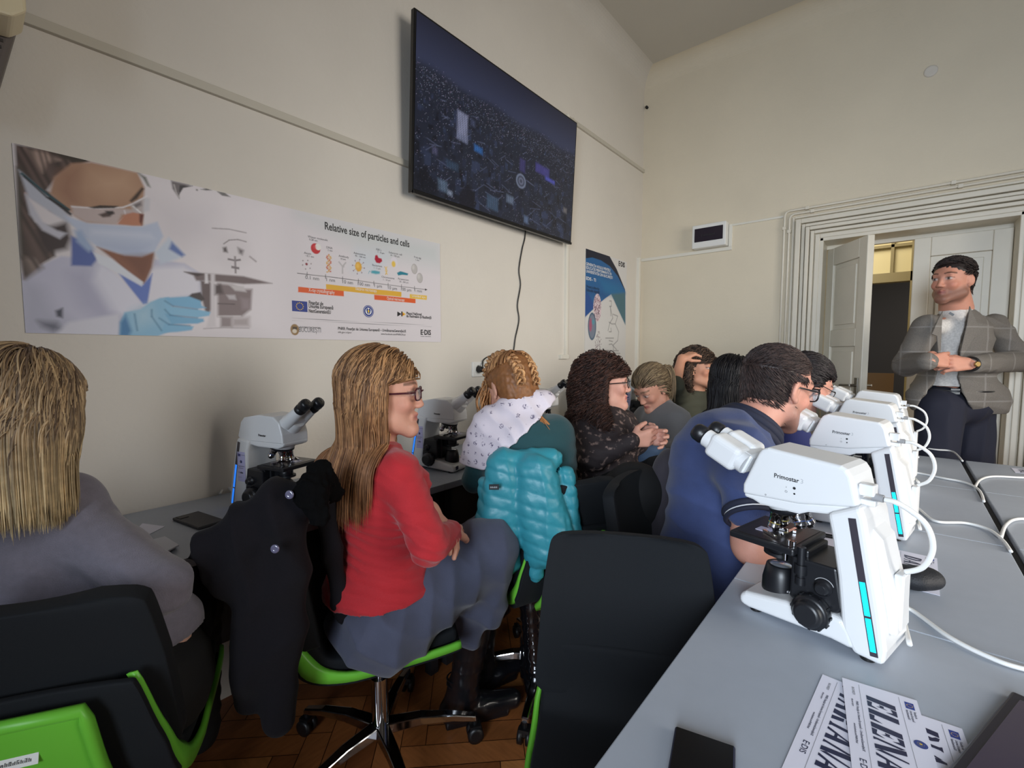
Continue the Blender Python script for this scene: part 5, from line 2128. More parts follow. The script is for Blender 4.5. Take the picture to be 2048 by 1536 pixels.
    b.build('ribbed_pad', mat('rib_white', (214, 214, 216), rough=0.4), base)
    # condenser
    b = MB()
    b.lathe([(0, 0.017), (0.012, 0.022), (0.030, 0.023), (0.034, 0.0185), (0.039, 0.018)], (0.054, 0, 0.106), (0, 0, 1), 0, 24)
    b.lathe([(0, 0.028), (0.006, 0.028)], (0.050, 0, 0.112), (0, 0, 1), 0, 24)
    b.bb((0.054, -0.016, 0.105), (0.095, 0.016, 0.135))
    cond = b.build('condenser', mk, t)
    b = MB()
    b.cyl((0.074, -0.030, 0.115), (0.074, -0.030, 0.136), 0.0045)
    b.build('clamp_screw', chrome_m, cond)
    # stage
    b = MB()
    b.bb((-0.012, -0.080, 0.146), (0.108, 0.066, 0.159))
    b.bb((0.092, -0.040, 0.132), (0.118, 0.05, 0.150))
    stg = b.build('stage', mk, t, bev=0.003)
    b = MB()
    b.bb((0.0, -0.070, 0.1589), (0.100, 0.056, 0.1599))
    b.build('stage_surface', stage_m, stg)
    b = MB()
    b.bb((0.018, -0.036, 0.1601), (0.044, -0.012, 0.1611))
    b.build('glass_slide', mat('slide_glass', (196, 192, 214), rough=0.1), stg)
    b = MB()
    b.bb((0.066, -0.055, 0.1597), (0.072, 0.045, 0.1657))
    b.box((0.055, 0.0, 0.1629), (0.045, 0.006, 0.004), rot=np.array(Matrix.Rotation(0.35, 3, 'Z')))
    b.box((0.052, -0.045, 0.1629), (0.040, 0.005, 0.004), rot=np.array(Matrix.Rotation(-0.5, 3, 'Z')))
    b.cyl((0.100, -0.060, 0.1597), (0.100, -0.060, 0.1677), 0.004)
    b.cyl((0.088, -0.052, 0.1597), (0.088, -0.052, 0.1647), 0.003)
    b.build('slide_holder', chrome_m, stg)
    b = MB()
    b.cyl((0.112, -0.055, 0.160), (0.112, -0.055, 0.098), 0.007)
    b.cyl((0.112, -0.055, 0.128), (0.112, -0.055, 0.110), 0.011)
    b.cyl((0.112, -0.055, 0.104), (0.112, -0.055, 0.090), 0.009)
    b.build('stage_control', mk, stg)
    # nosepiece + objectives
    ax = np.array([0.18, 0.0, -1.0])
    ax /= np.linalg.norm(ax)
    c = np.array([0.066, 0, 0.212])
    b = MB()
    b.lathe([(-0.022, 0.044), (-0.004, 0.038), (0.0, 0.036)], c, ax, 0, 32)
    b.build('nose_cone', mw, t)
    b = MB()
    b.lathe([(0, 0.037), (0.006, 0.037), (0.010, 0.030), (0.014, 0.020)], c, ax, 0, 32)
    nose = b.build('nosepiece', mk, t)
    Mx = frame_from(ax, (1, 0, 0))
    for k, (L, ang) in enumerate(((0.030, 0.9), (0.044, -1.2), (0.036, 2.4), (0.040, 4.1))):
        rad_ = Mx[:, 0] * math.cos(ang) + Mx[:, 2] * math.sin(ang)
        d = ax * 0.93 + rad_ * 0.34
        d /= np.linalg.norm(d)
        o_ = c + ax * 0.007 + rad_ * 0.022
        b = MB()
        b.lathe([(0, 0.0125), (0.010, 0.0125), (0.011, 0.0112), (L * 0.70, 0.0108), (L * 0.74, 0.0115), (L * 0.84, 0.0112), (L * 0.9, 0.0080), (L, 0.0065)], o_, d, 0, 20)
        b.lathe([(L * 0.56, 0.01125), (L * 0.59, 0.01125)], o_, d, 1, 20)
        b.build('objective', [chrome_m, mat('ring_%d' % (k % 2), (150, 136, 60) if k % 2 else (60, 90, 150), rough=0.4)], nose)
    if kind == 'camera':
        b = MB()
        b.prism([(-0.004, 0.230), (-0.004, 0.250), (0.024, 0.318), (0.030, 0.328), (0.042, 0.333), (0.164, 0.322), (0.174, 0.317), (0.181, 0.306), (0.192, 0.260), (0.190, 0.254), (0.10, 0.236)], -0.050, 0.050, 1)
        head = b.build('head_housing', mw, t, bev=0.009, seg=4)
        b = MB()
        b.prism([(-0.002, 0.224), (-0.003, 0.233), (0.10, 0.240), (0.192, 0.256), (0.204, 0.246), (0.150, 0.230), (0.115, 0.224), (0.100, 0.216), (0.030, 0.216), (0.015, 0.222)], -0.046, 0.046, 1)
        b.build('head_mount', mw, t, bev=0.005)
        b = MB()
        yy = -0.0502
        b.text('Primostar', 0.0118, (0.056, yy - 0.0006, 0.2780), (1, 0, -0.03), (0, 0, 1), 0, 0, 0.0002, 'LEFT', 1.0, 0.044)
        b.text('3', 0.0118, (0.1025, yy - 0.0006, 0.2768), (1, 0, 0), (0, 0, 1), 1)
        for (x, z, r_, mi) in ((0.079, 0.264, 0.0007, 0), (0.093, 0.265, 0.0026, 0), (0.0935, 0.2545, 0.0018, 0)):
            b.flat([(x + r_ * math.cos(a), yy - 0.0006, z + r_ * math.sin(a)) for a in np.linspace(0, 2 * PI, 16, endpoint=False)], 0, (0, -1, 0), mi)
        for (x, z, r_) in ((0.079, 0.2555, 0.0019), (0.042, 0.2400, 0.0012)):
            b.tube([(x + r_ * math.cos(a), yy - 0.0004, z + r_ * math.sin(a)) for a in np.linspace(0, 2 * PI, 16, endpoint=False)], 0.0003, closed=True, n=4)
        b.build('lettering', [ink_m, mat('pale_grey_ink', (180, 182, 186))], head, fixn=False)
        b = MB()
        b.box((0.197, -0.020, 0.283), (0.022, 0.022, 0.020))
        b.box((0.200, -0.020, 0.262), (0.022, 0.022, 0.010))
        b.build('rear_socket', mw, head, bev=0.002)
        b = MB()
        b.cyl((0.204, -0.020, 0.272), (0.219, -0.020, 0.272), 0.0065)
        b.build('plug', mat('plug_grey', (150, 150, 152), rough=0.4), head)
        o1 = np.array([-0.002, 0.0, 0.286])
        dt = np.array([-0.89, 0, 0.42])
        gap = 0.033
    else:
        b = MB()
        b.prism([(0.004, 0.232), (0.006, 0.262), (0.018, 0.300), (0.045, 0.319), (0.115, 0.322), (0.180, 0.310), (0.196, 0.294), (0.212, 0.245), (0.205, 0.238), (0.150, 0.232)], -0.052, 0.052, 1)
        head = b.build('head_housing', mw, t, bev=0.016, seg=4)
        b = MB()
        b.prism([(0.004, 0.224), (0.002, 0.236), (0.150, 0.236), (0.208, 0.244), (0.200, 0.226), (0.120, 0.215), (0.03, 0.215)], -0.050, 0.050, 1)
        b.build('head_mount', mw, t, bev=0.005)
        b = MB()
        b.text('Primostar', 0.011, (0.112, 0.0528, 0.252), (-1, 0, 0), (0, 0, 1), 0, 0, 0.0003, 'LEFT', 1.0, 0.034)
        b.build('lettering', ink_m, head, fixn=False)
        o1 = np.array([0.030, 0.0, 0.285])
        dt = np.array([-0.80, 0, 0.60])
        gap = 0.031
        # project sticker on the arm
        s_ = MB()
        s_.bb((0.170, W2 - 0.0002, 0.095), (0.206, W2 + 0.0008, 0.195), 0)
        yy = W2 + 0.0012
        eu_flag(s_, (0.202, yy, 0.180), (-1, 0, 0), (0, 0, 1), 0.012, (0, 1, 0))
        emblem(s_, (0.188, yy, 0.162), (-1, 0, 0), (0, 0, 1), 0.005, (0, 1, 0))
        for i, (tt_, sz, w_) in enumerate((('Uniunea Europeană', 0.004, 0.020), ('Planul Național', 0.005, 0.028), ('de Redresare', 0.004, 0.024), ('T', 0.008, 0.005), ('Nr. inv.', 0.004, 0.014))):
            s_.text(tt_, sz, (0.188 if i == 0 else 0.202, yy, (0.184, 0.145, 0.139, 0.122, 0.108)[i]), (-1, 0, 0), (0, 0, 1), 1, 0, 0, 'LEFT', 1, w_)
        s_.marks((0.194, yy, 0.122), (-1, 0, 0), (0, 0, 1), 0.014, 0.006, 1, 4, 5)
        s_.build('project_sticker', [mat('sticker_lilac', (190, 188, 226), rough=0.4), ink_m, blue_m, yel_m], armo, fixn=False)
        z_ = MB()
        z_.box((0.0, 0.038, 0.022), (0.0012, 0.018, 0.016))
        z_.build('maker_badge', mat('badge_navy', (24, 28, 60)), base)
    # binocular tube
    dt /= np.linalg.norm(dt)
    up_ = np.cross(dt, np.array([0, 1.0, 0]))
    up_ = up_ if up_[2] > 0 else -up_
    Mt = np.column_stack([dt, [0, 1, 0], up_])
    b = MB()
    if kind == 'camera':
        b.box(o1 + dt * 0.012, (0.024, 0.074, 0.046), rot=Mt)
        tb = b.build('tube_collar', mw, t, bev=0.006)
        b = MB()
        for sy in (-1, 1):
            b.box(o1 + dt * 0.052 + np.array([0, sy * gap * 0.95, 0]), (0.072, 0.052, 0.054), rot=Mt)
            b.lathe([(0.0, 0.022), (0.098, 0.020)], o1 + dt * 0.005 + up_ * 0.0 + np.array([0, sy * gap, 0]), dt, 0, 24)
        tb2 = b.build('binocular_tube', mw, t, bev=0.012, seg=4)
        L0 = 0.088
        er = 0.0185
    else:
        b.lathe([(0, 0.036), (0.03, 0.034), (0.05, 0.030)], o1 - dt * 0.01, dt, 0, 24)
        for sy in (-1, 1):
            b.lathe([(0.0, 0.022), (0.085, 0.0165)], o1 + dt * 0.015 + np.array([0, sy * gap * 0.8, 0]), dt, 0, 24)
        b.box(o1 + dt * 0.035, (0.045, 0.066, 0.036), rot=Mt)
        b.build('binocular_tube', mw, t, bev=0.006)
        L0 = 0.092
        er = 0.0175
    for sy in (-1, 1):
        b = MB()
        b.lathe([(0, er), (0.012, er + 0.001), (0.014, er - 0.0015), (0.022, er - 0.001), (0.024, er + 0.0015), (0.040, er + 0.001), (0.046, er - 0.002), (0.047, er - 0.007)], o1 + dt * L0 + np.array([0, sy * gap * (1 if kind == 'camera' else 0.85), 0]), dt, 0, 28)
        e_ = b.build('eyepiece', mk, t)
        b = MB()
        b.lathe([(0, er - 0.006), (0.001, er - 0.010)], o1 + dt * (L0 + 0.0465) + np.array([0, sy * gap * (1 if kind == 'camera' else 0.85), 0]), dt, 0, 20)
        b.build('lens', glass_l, e_)
    return t


scam = make_scope('camera')
splain = make_scope('plain')


def put(o, x, y, rz, lb, grp):
    o.location = (x, y, 0.7505)
    o.rotation_euler = (0, 0, math.radians(rz))
    return tag(o, lb, 'microscope', grp)


GR1 = 'white microscopes on the right hand tables'
RS = [(-0.210, 1.018, -14.0), (-0.185, 1.655, -9.0), (-0.175, 2.235, -8.0), (-0.165, 2.76, -6.0)]
RL = ['large white microscope nearest the viewer with glowing cyan strip', 'second white microscope behind the nearest one on the right tables', 'third white microscope between the second and the farthest on the right', 'farthest white microscope of the right row before the open door']
for i, ((x, y, r), lb) in enumerate(zip(RS, RL)):
    put(scam if i == 0 else copy_tree(scam), x, y, r, lb, GR1).scale = (0.965, 0.965, 0.965)
LS = [(-1.43, 0.655, 180 + 17), (-1.395, 1.33, 180 + 12), (-1.40, 2.02, 180 + 5), (-1.42, 2.72, 180 + 5), (-1.42, 3.36, 180 + 5)]
LL = ['white microscope behind the dark coat at the left wall', 'white microscope with visible base right of the woman in red', 'white microscope hidden behind the woman with braided hair', 'white microscope behind the woman with dark curly hair', 'farthest white microscope on the left, its eyepieces above the head of the grey sweater']
for i, ((x, y, r), lb) in enumerate(zip(LS, LL)):
    put(splain if i == 0 else copy_tree(splain), x, y, r, lb, 'white microscopes along the left wall').scale = (0.95, 0.95, 0.95)


# ================================================================== PEOPLE
PHOTO = at


def unit(v):
    v = np.array(v, float)
    return v / np.linalg.norm(v)


def dirw(r, f, z=0.0):
    """direction from view-right, view-forward (horizontal) and up amounts"""
    return unit(R_ * r + FH * f + UP * z)


def person(name, label, loc):
    o = empty(name, loc, 0, label, 'person')
    return o


def rel(root, V):
    return np.asarray(V) - np.array(root.location)


class Fig:
    """keeps everything in world space, then shifts meshes so the thing's origin is at its base"""

    def __init__(s, label, base):
        s.root = person('person', label, base)
        s.base = np.array(base, float)

    def fix(s):
        for ch in [c for c in COL.objects if c.parent == s.root]:
            ch.matrix_parent_inverse = Matrix.Translation(tuple(-s.base))


def shoe(ankle, toe_dir, L=0.25, top=0.0, r=0.045, knee=None):
    """boot or shoe resting on z=0; ankle is the ankle joint"""
    a = np.array(ankle, float)
    d = unit([toe_dir[0], toe_dir[1], 0])
    g = np.array([a[0], a[1], 0.0])
    P = [
        RC(g - d * 0.045 + UP * 0.040, g + d * 0.06 + UP * 0.040, 0.036, 0.036, 0.02),
        RC(g + d * 0.05 + UP * 0.040, g + d * (L - 0.085) + UP * 0.034, 0.040, 0.034, 0.03, (UP, 1.15)),
        RC(g - d * 0.02 + UP * 0.05, np.array([a[0], a[1], a[2]]) + UP * 0.02, 0.040, r, 0.03),
        BX(g + d * (L / 2 - 0.085) + UP * 0.010, (L / 2 - 0.028, 0.030, 0.006), 0.006, 0.006, np.column_stack([d, np.cross(UP, d), UP])),
    ]
    if top:
        tp_ = a + UP * top if knee is None else a + unit(np.array(knee) - a) * top
        P.append(RC(a, tp_, r, r * 1.22, 0.03))
    return P


def flat_cut(z0):
    return lambda X: z0 - X[:, 2]


knit_red = mat('knit_red', (176, 22, 34), rough=0.8, sheen=0.25, bump=0.35, bscale=420, var=0.05, vscale=20)
wool_grey = mat('skirt_wool', (72, 76, 96), rough=0.9, sheen=0.2, bump=0.2, bscale=500, var=0.06, vscale=30)
boot_m = mat('boot_leather', (20, 20, 24), rough=0.28, coat=0.4)
boot_p = mat('boot_patent', (16, 16, 20), rough=0.10, coat=1.0)
coat_dark = mat('coat_dark_wool', (19, 17, 22), rough=0.95, spec=0.2, sheen=0.03, bump=0.2, bscale=500)
fur_m = mat('collar_black_fleece', (7, 7, 8), rough=1.0, spec=0.1)

# ------------------------------------------------------------------ 1. woman in the red cardigan
f1 = Fig('woman with long blonde brown hair and glasses in a red cardigan and grey skirt', (-1.10, 0.80, 0))
root = f1.root
fd = dirw(0.93, 0.37)                         # body facing
sd = np.array([fd[1], -fd[0], 0])            # her right side
pel = at(765, 1170, 1.30)
pel[2] = 0.54
neck = at(748, 905, 1.27)
chest = at(752, 985, 1.27)
shR = at(800, 950, 1.18)
shL = at(676, 945, 1.36)
H = Head(at(768, 794, 1.255), dirw(0.97, 0.10, -0.02), size=0.95)
hp = head_prims(H, False, neck, 0.050)
elR, wrR = at(858, 1090, 1.12), at(900, 1065, 1.27)
elL, wrL = at(770, 1060, 1.50), at(858, 1020, 1.30)
hipR, hipL = pel + sd * 0.09, pel - sd * 0.09
knR = at(975, 1095, 1.42)
knL = at(975, 1078, 1.58)
ankR = onz(925, 1388, 0.09)
hand1 = hand_prims(wrL, unit(at(892, 1055, 1.24) - wrL), unit(-F_ * 0.3 + UP * -0.9 + R_ * -0.35), 1, curls=(0.35, 0.3, 0.25, 0.25), spread=0.05, s=0.95) + [RC(wrL - unit(wrL - elL) * 0.07, wrL, 0.031, 0.026, 0.02)]
hand2 = hand_prims(wrR, dirw(-0.1, 0.9, -0.2), -UP, -1, curl=0.5, s=0.95)
inner = torso_prims(pel, chest, neck, shL, shR, 0.11, 0.06, 0.05, sr=0.030, nb=0.058) + [RC(shR, elR, 0.03, 0.03), RC(elR, wrR, 0.03, 0.025), RC(shL, elL, 0.03, 0.03), RC(elL, wrL, 0.03, 0.025), RC(hipR, knR, 0.06, 0.045), RC(hipL, knL, 0.06, 0.045), RC(knR, ankR, 0.045, 0.03)]
skin_body(root, H, [(hp, 0.0035), (hand1, 0.003), (hand2, 0.004), (inner, 0.012)], (206, 152, 130), (170, 92, 88), (96, 66, 48))
top = torso_prims(pel + UP * 0.03, chest, neck - UP * 0.035, shL, shR, 0.150, 0.098, 0.05, bust=0.055)
top += [RC(shR, elR, 0.054, 0.046, 0.03), RC(elR, wrR - unit(wrR - elR) * 0.01, 0.046, 0.036, 0.015), RC(shL, elL, 0.052, 0.044, 0.03), RC(elL, wrL - unit(wrL - elL) * 0.04, 0.044, 0.034, 0.02)]
top.append(EL(pel + UP * 0.05, (0.168, 0.155, 0.10), 0.05))
hemz = pel[2] + 0.040
cloth('cardigan', top, 0.0055, knit_red, root, amp=0.0035, freq=75, dirs=(((0.25, 0.1, 1), 1.0),), cut=lambda X: (hemz + 0.02 + 0.10 * ((X - pel) @ fd) - X[:, 2]) * 0.8)
sk = [EL(pel - UP * 0.04, (0.162, 0.152, 0.110), 0.05), RC(hipR - UP * 0.02, knR - UP * 0.01, 0.105, 0.085, 0.04), RC(hipL - UP * 0.02, knL - UP * 0.01, 0.10, 0.085, 0.04),
      RC(knR + fd * 0.0, at(932, 1262, 1.46), 0.088, 0.058, 0.05), RC(knR + fd * 0.02, at(985, 1225, 1.44), 0.07, 0.045, 0.03), RC(knL, at(955, 1215, 1.56), 0.09, 0.06, 0.04), RC(knR * 0.5 + hipR * 0.5, at(880, 1225, 1.40), 0.07, 0.05, 0.05)]
cloth('skirt', sk, 0.006, wool_grey, root, amp=0.009, freq=26, dirs=((fd * 0.45 + UP * 0.75, 1.0), (fd * 1.0 - UP * 0.25, 0.7)), seed=4)
cloth('boot', shoe(ankR, fd * 1.0 + R_ * 0.25, 0.262, top=0.33, r=0.047, knee=knR), 0.0045, boot_m, root, amp=0.0022, freq=40, seed=2)
b = MB()
for dz in (0.0, 0.018):
    c = ankR + UP * (0.045 + dz)
    b.tube([c + (np.array([math.cos(a), math.sin(a), 0]) * 0.0515) + UP * 0.010 * math.cos(a * 1 + 0.8) for a in np.linspace(0, 2 * PI, 24, endpoint=False)], 0.0035, closed=True, n=6, flat=0.6)
b.build('boot_strap', boot_m, root)
ankL = onz(960, 1330, 0.09)
cloth('boot', shoe(ankL, dirw(0.8, 0.5), 0.25, top=0.30, r=0.047, knee=knL), 0.006, boot_m, root, amp=0.002, freq=40, seed=3)
obst = hp + grow(top, 0.002)
caps = [EL(H.w(0, -0.022, 0.054), (0.083, 0.094, 0.080), 0.02, H.M), EL(H.w(0, -0.045, -0.02), (0.070, 0.055, 0.08), 0.03, H.M), RC(H.w(0, -0.050, -0.03), H.w(0, -0.060, -0.11), 0.055, 0.045, 0.03)]
ho, pth = grow_hair(H, obst, 3800, 28, 0.0, 0.40, grav=0.30, part=-0.01, lift=0.016, width=0.0024, face_y=0.025, cols=((78, 52, 34), (196, 150, 104)), tip=(150, 96, 60), side=-0.015, back=0.7, seed=5, lenvar=0.16, wave=0.07, parent=root, front=0.074, cap=caps)
V, Q, C = hair_cap(H, grow(caps, -0.003), 0.006, (118, 84, 56), root)
join_into(ho, V, Q, C)
glasses(H, root, (70, 24, 34), rim=0.0024, w=0.025, hgt=0.017)
b = MB()
b.tube([hand1[3]['b'] * 0.6 + hand1[3]['a'] * 0.4 + 0 * UP + np.array([0, 0, 0.0])] * 2, 0.001)
f1.fix()

# dark coat over the back of her chair, spreading toward the left
ct = empty('dark_coat', (-1.35, 0.55, 0.0), 0, 'large dark wool coat with a black fleece collar hung over a chair back', 'coat')
cb = np.array(ct.location)
A = at
cp = [
    RC(A(625, 985, 1.04), A(545, 1010, 1.02), 0.036, 0.042, 0.04), RC(A(545, 1010, 1.02), A(465, 1065, 1.02), 0.042, 0.034, 0.04),
    RC(A(465, 1065, 1.02), A(372, 1118, 1.0), 0.034, 0.010, 0.03), RC(A(460, 1075, 1.02), A(455, 1175, 1.02), 0.034, 0.030, 0.04), RC(A(420, 1095, 1.01), A(420, 1140, 1.02), 0.022, 0.016, 0.03),
    RC(A(560, 1030, 1.03), A(568, 1290, 1.05), 0.048, 0.040, 0.04), RC(A(590, 1000, 1.03), A(578, 1240, 1.06), 0.032, 0.026, 0.04),
    RC(A(505, 1060, 1.03), A(500, 1330, 1.05), 0.046, 0.042, 0.04), RC(A(648, 1010, 1.16), A(690, 1230, 1.20), 0.030, 0.024, 0.04),
    RC(A(560, 1270, 1.04), A(560, 1440, 1.06), 0.044, 0.036, 0.04), RC(A(505, 1290, 1.05), A(495, 1400, 1.06), 0.04, 0.03, 0.04),
]
cloth('coat_body', cp, 0.007, coat_dark, ct, amp=0.010, freq=17, dirs=((R_ + UP * 0.15, 1.0), (R_ * 0.6 - UP, 0.4)), seed=9)
V, Q = mesh_sdf([RC(A(640, 945, 1.04), A(622, 985, 0.995), 0.022, 0.028, 0.03), RC(A(622, 985, 0.995), A(640, 1035, 0.99), 0.028, 0.020, 0.03), RC(A(640, 945, 1.04), A(665, 985, 1.06), 0.020, 0.024, 0.03)], 0.005)
V = V + vnormals(V, Q) * (0.003 * snoise(V, 260, 3))[:, None]
fast_mesh('collar', V, Q, fur_m, ct)
b = MB()
for (x, y, d) in ((551, 1097, 0.955), (580, 989, 0.965)):
    b.lathe([(0, 0.0085), (0.003, 0.0095), (0.005, 0.0075), (0.0035, 0.003)], A(x, y, d), -F_, 0, 20)
b.build('button', mat('button_grey', (96, 94, 118), rough=0.15, coat=1), ct)
for ch in [c for c in COL.objects if c.parent == ct]:
    ch.matrix_parent_inverse = Matrix.Translation(tuple(-cb))

# ------------------------------------------------------------------ 2. blonde woman at the left edge, from behind
f2 = Fig('blonde woman in a grey sweater seen from behind at the left edge', (-1.25, 0.18, 0))
root = f2.root
fd = dirw(-0.35, 0.94)
H = Head(at(45, 832, 0.95), dirw(-0.25, 0.95, -0.12), size=0.96)
neck = at(30, 1095, 1.00)
chest = at(50, 1200, 0.985)
pel = np.array([-1.235, 0.20, 0.53])
shR = at(180, 1072, 0.985)
shL = at(-130, 1090, 0.97)
elR, wrR = at(322, 1175, 0.93), at(275, 1150, 1.16)
hp = head_prims(H, False, neck, 0.050)
inner = torso_prims(pel, chest, neck, shL, shR, 0.11, 0.06, 0.05, sr=0.030, nb=0.058) + [RC(shR, elR, 0.03, 0.03), RC(elR, wrR, 0.03, 0.025), RC(pel, pel + fd * 0.42, 0.09, 0.05), RC(pel + fd * 0.42, pel + fd * 0.40 - UP * 0.44, 0.05, 0.03)]
skin_body(root, H, [(hp, 0.006), (hand_prims(wrR, dirw(-.2, 1, 0), -UP, -1), 0.005), (inner, 0.014)], (206, 160, 140), (170, 92, 88), (120, 96, 66))
top = torso_prims(pel, chest, neck - UP * 0.02, shL, shR, 0.170, 0.10, 0.05, hipw=0.75)
top += [RC(shR, elR, 0.062, 0.052, 0.03), RC(elR, wrR, 0.052, 0.040, 0.02), RC(shL, shL - UP * 0.25, 0.062, 0.05, 0.03)]
cloth('sweater', top, 0.0065, mat('knit_grey_lilac', (116, 112, 124), rough=0.9, sheen=0.25, bump=0.4, bscale=380, var=0.08, vscale=60), root, amp=0.0035, freq=45, dirs=(((0.3, 0.3, 1), 1),), seed=12, cut=lambda X: pel[2] + 0.11 - X[:, 2])
# hood / cowl at the neck
tr_ = [EL(pel, (0.155, 0.145, 0.14), 0.05), RC(pel - UP * .02, pel + fd * 0.42 - UP * 0.02, 0.11, 0.075, 0.05), RC(pel + fd * 0.42, pel + fd * 0.40 - UP * 0.43, 0.075, 0.06, 0.04)]
cloth('trousers', tr_, 0.010, mat('trousers_black', (18, 18, 20), rough=0.85), root, amp=0.003, freq=40)
caps = [EL(H.w(0, -0.022, 0.054), (0.083, 0.094, 0.080), 0.02, H.M), EL(H.w(0, -0.055, -0.03), (0.078, 0.06, 0.10), 0.04, H.M), RC(H.w(0, -0.05, -0.03), H.w(0, -0.055, -0.16), 0.066, 0.062, 0.04)]
ho, pth = grow_hair(H, hp, 5200, 26, 0.0, 0.30, grav=0.30, nape=-0.08, part=0.02, lift=0.018, width=0.0024, cols=((78, 58, 50), (196, 166, 128)), tip=(240, 216, 168), side=-0.02, back=1.1, seed=8, lenvar=0.12, wave=0.05, parent=root, cap=caps)
V, Q, C = hair_cap(H, grow(caps, -0.003), 0.006, (132, 108, 84), root)
join_into(ho, V, Q, C)
f2.fix()

# ------------------------------------------------------------------ 3. woman with two braids, scarf, turquoise jacket on the chair
f3 = Fig('woman with two braids and a white patterned scarf bent over the table', (-1.10, 1.40, 0))
root = f3.root
fd = dirw(-0.45, 0.89)
H = Head(at(1022, 782, 1.66), dirw(-0.55, 0.72, -0.55), up=dirw(-0.18, 0.35, 0.9), size=0.98)
neck = at(1050, 850, 1.62)
chest = at(1058, 925, 1.60)
pel = np.array([-1.00, 1.36, 0.53])
shR = at(1112, 868, 1.62)
shL = at(985, 880, 1.66)
elR, wrR = at(1122, 960, 1.66), at(1040, 930, 1.85)
hp = head_prims(H, False, neck, 0.050)
inner = torso_prims(pel, chest, neck, shL, shR, 0.11, 0.06, 0.05, sr=0.030, nb=0.058) + [RC(shR, elR, 0.03, 0.03), RC(elR, wrR, 0.03, 0.025), RC(pel, pel + fd * 0.40, 0.09, 0.05), RC(pel + fd * 0.40, pel + fd * 0.38 - UP * 0.44, 0.05, 0.03)]
skin_body(root, H, [(hp, 0.004), (hand_prims(wrR, dirw(-.6, .8, 0), -UP, -1), 0.005), (inner, 0.014)], (206, 156, 134), (170, 92, 88), (120, 86, 56))
top = torso_prims(pel, chest, neck, shL, shR, 0.165, 0.10, 0.07)
top += [RC(shR, elR, 0.060, 0.05, 0.05), RC(elR, wrR, 0.05, 0.04, 0.03), RC(shL, at(950, 960, 1.7), 0.058, 0.05, 0.05)]
cloth('sweater', top, 0.008, mat('knit_teal', (20, 66, 72), rough=0.85, sheen=0.2, bump=0.3, bscale=380), root, amp=0.003, freq=45)
tr_ = [RC(pel, pel + fd * 0.40, 0.11, 0.075, 0.05), RC(pel + fd * 0.40, pel + fd * 0.38 - UP * 0.43, 0.075, 0.06, 0.04),
       RC(at(1062, 1160, 1.62), at(1072, 1345, 1.66), 0.052, 0.038, 0.03)]
cloth('trousers', tr_, 0.008, boot_p, root, amp=0.006, freq=50, dirs=(((0, 0, 1), 1.0),), seed=7)
an = onz(1068, 1335, 0.085)
cloth('boot', shoe(an, dirw(0.25, -1), 0.24, top=0.10), 0.006, boot_p, root, amp=0.002, freq=40)
# hair: swept back scalp + two braids
V, Q, C = hair_cap(H, [EL(H.w(0, -0.020, 0.052), (0.083, 0.099, 0.083), 0.02, H.M), EL(H.w(0, -0.045, -0.015), (0.074, 0.062, 0.078), 0.04, H.M)], 0.005, (150, 100, 60), root)
ho = fast_mesh('hair', V, Q, hair_mat('hair_shine'), root, C)
r = np.random.default_rng(3)
paths, cols_ = [], []
for sx in (-1, 1):
    N = 460
    tgt = np.stack([np.full(N, sx * 0.034), np.linspace(0.07, -0.085, N), np.zeros(N)], 1)
    for i in range(N):
        y = 0.075 - 0.17 * (i / N)
        a0 = r.uniform(-0.1, 1.45)
        th = np.linspace(a0 if a0 > 0.55 else a0, 0.50 + 0.05 * r.normal(), 9)
        yy = y - 0.012 * np.linspace(0, 1, 9)
        s_ = math.sqrt(max(0.05, 1 - ((y + 0.02) / 0.105) ** 2))
        rad = 0.084 * s_ + 0.0015 + 0.003 * r.uniform()
        P_ = np.stack([sx * rad * np.sin(th), yy, 0.052 + rad * 0.98 * np.cos(th)], 1)
        paths.append(np.array([H.w(*p) for p in P_]))
        k = r.uniform() ** 1.5
        cols_.append(np.array(lin((112, 72, 44))) * (1 - k) + np.array(lin((206, 154, 104))) * k)
paths = np.array(paths)
cc_ = np.repeat(np.array(cols_)[:, None], 9, 1)
o2 = strands_mesh('tmp', paths, np.full(len(paths), 0.0040), cc_, None, hair_mat('hair_shine'))


def take(o):
    me = o.data
    V = np.empty(len(me.vertices) * 3, np.float32)
    me.vertices.foreach_get('co', V)
    q_ = np.empty(len(me.loops), np.int32)
    me.loops.foreach_get('vertex_index', q_)
    c_ = np.empty(len(me.vertices) * 4, np.float32)
    me.color_attributes['col'].data.foreach_get('color', c_)
    bpy.data.objects.remove(o)
    return V.reshape(-1, 3), q_.reshape(-1, 4), c_.reshape(-1, 4)[:, :3]


join_into(ho, *take(o2))


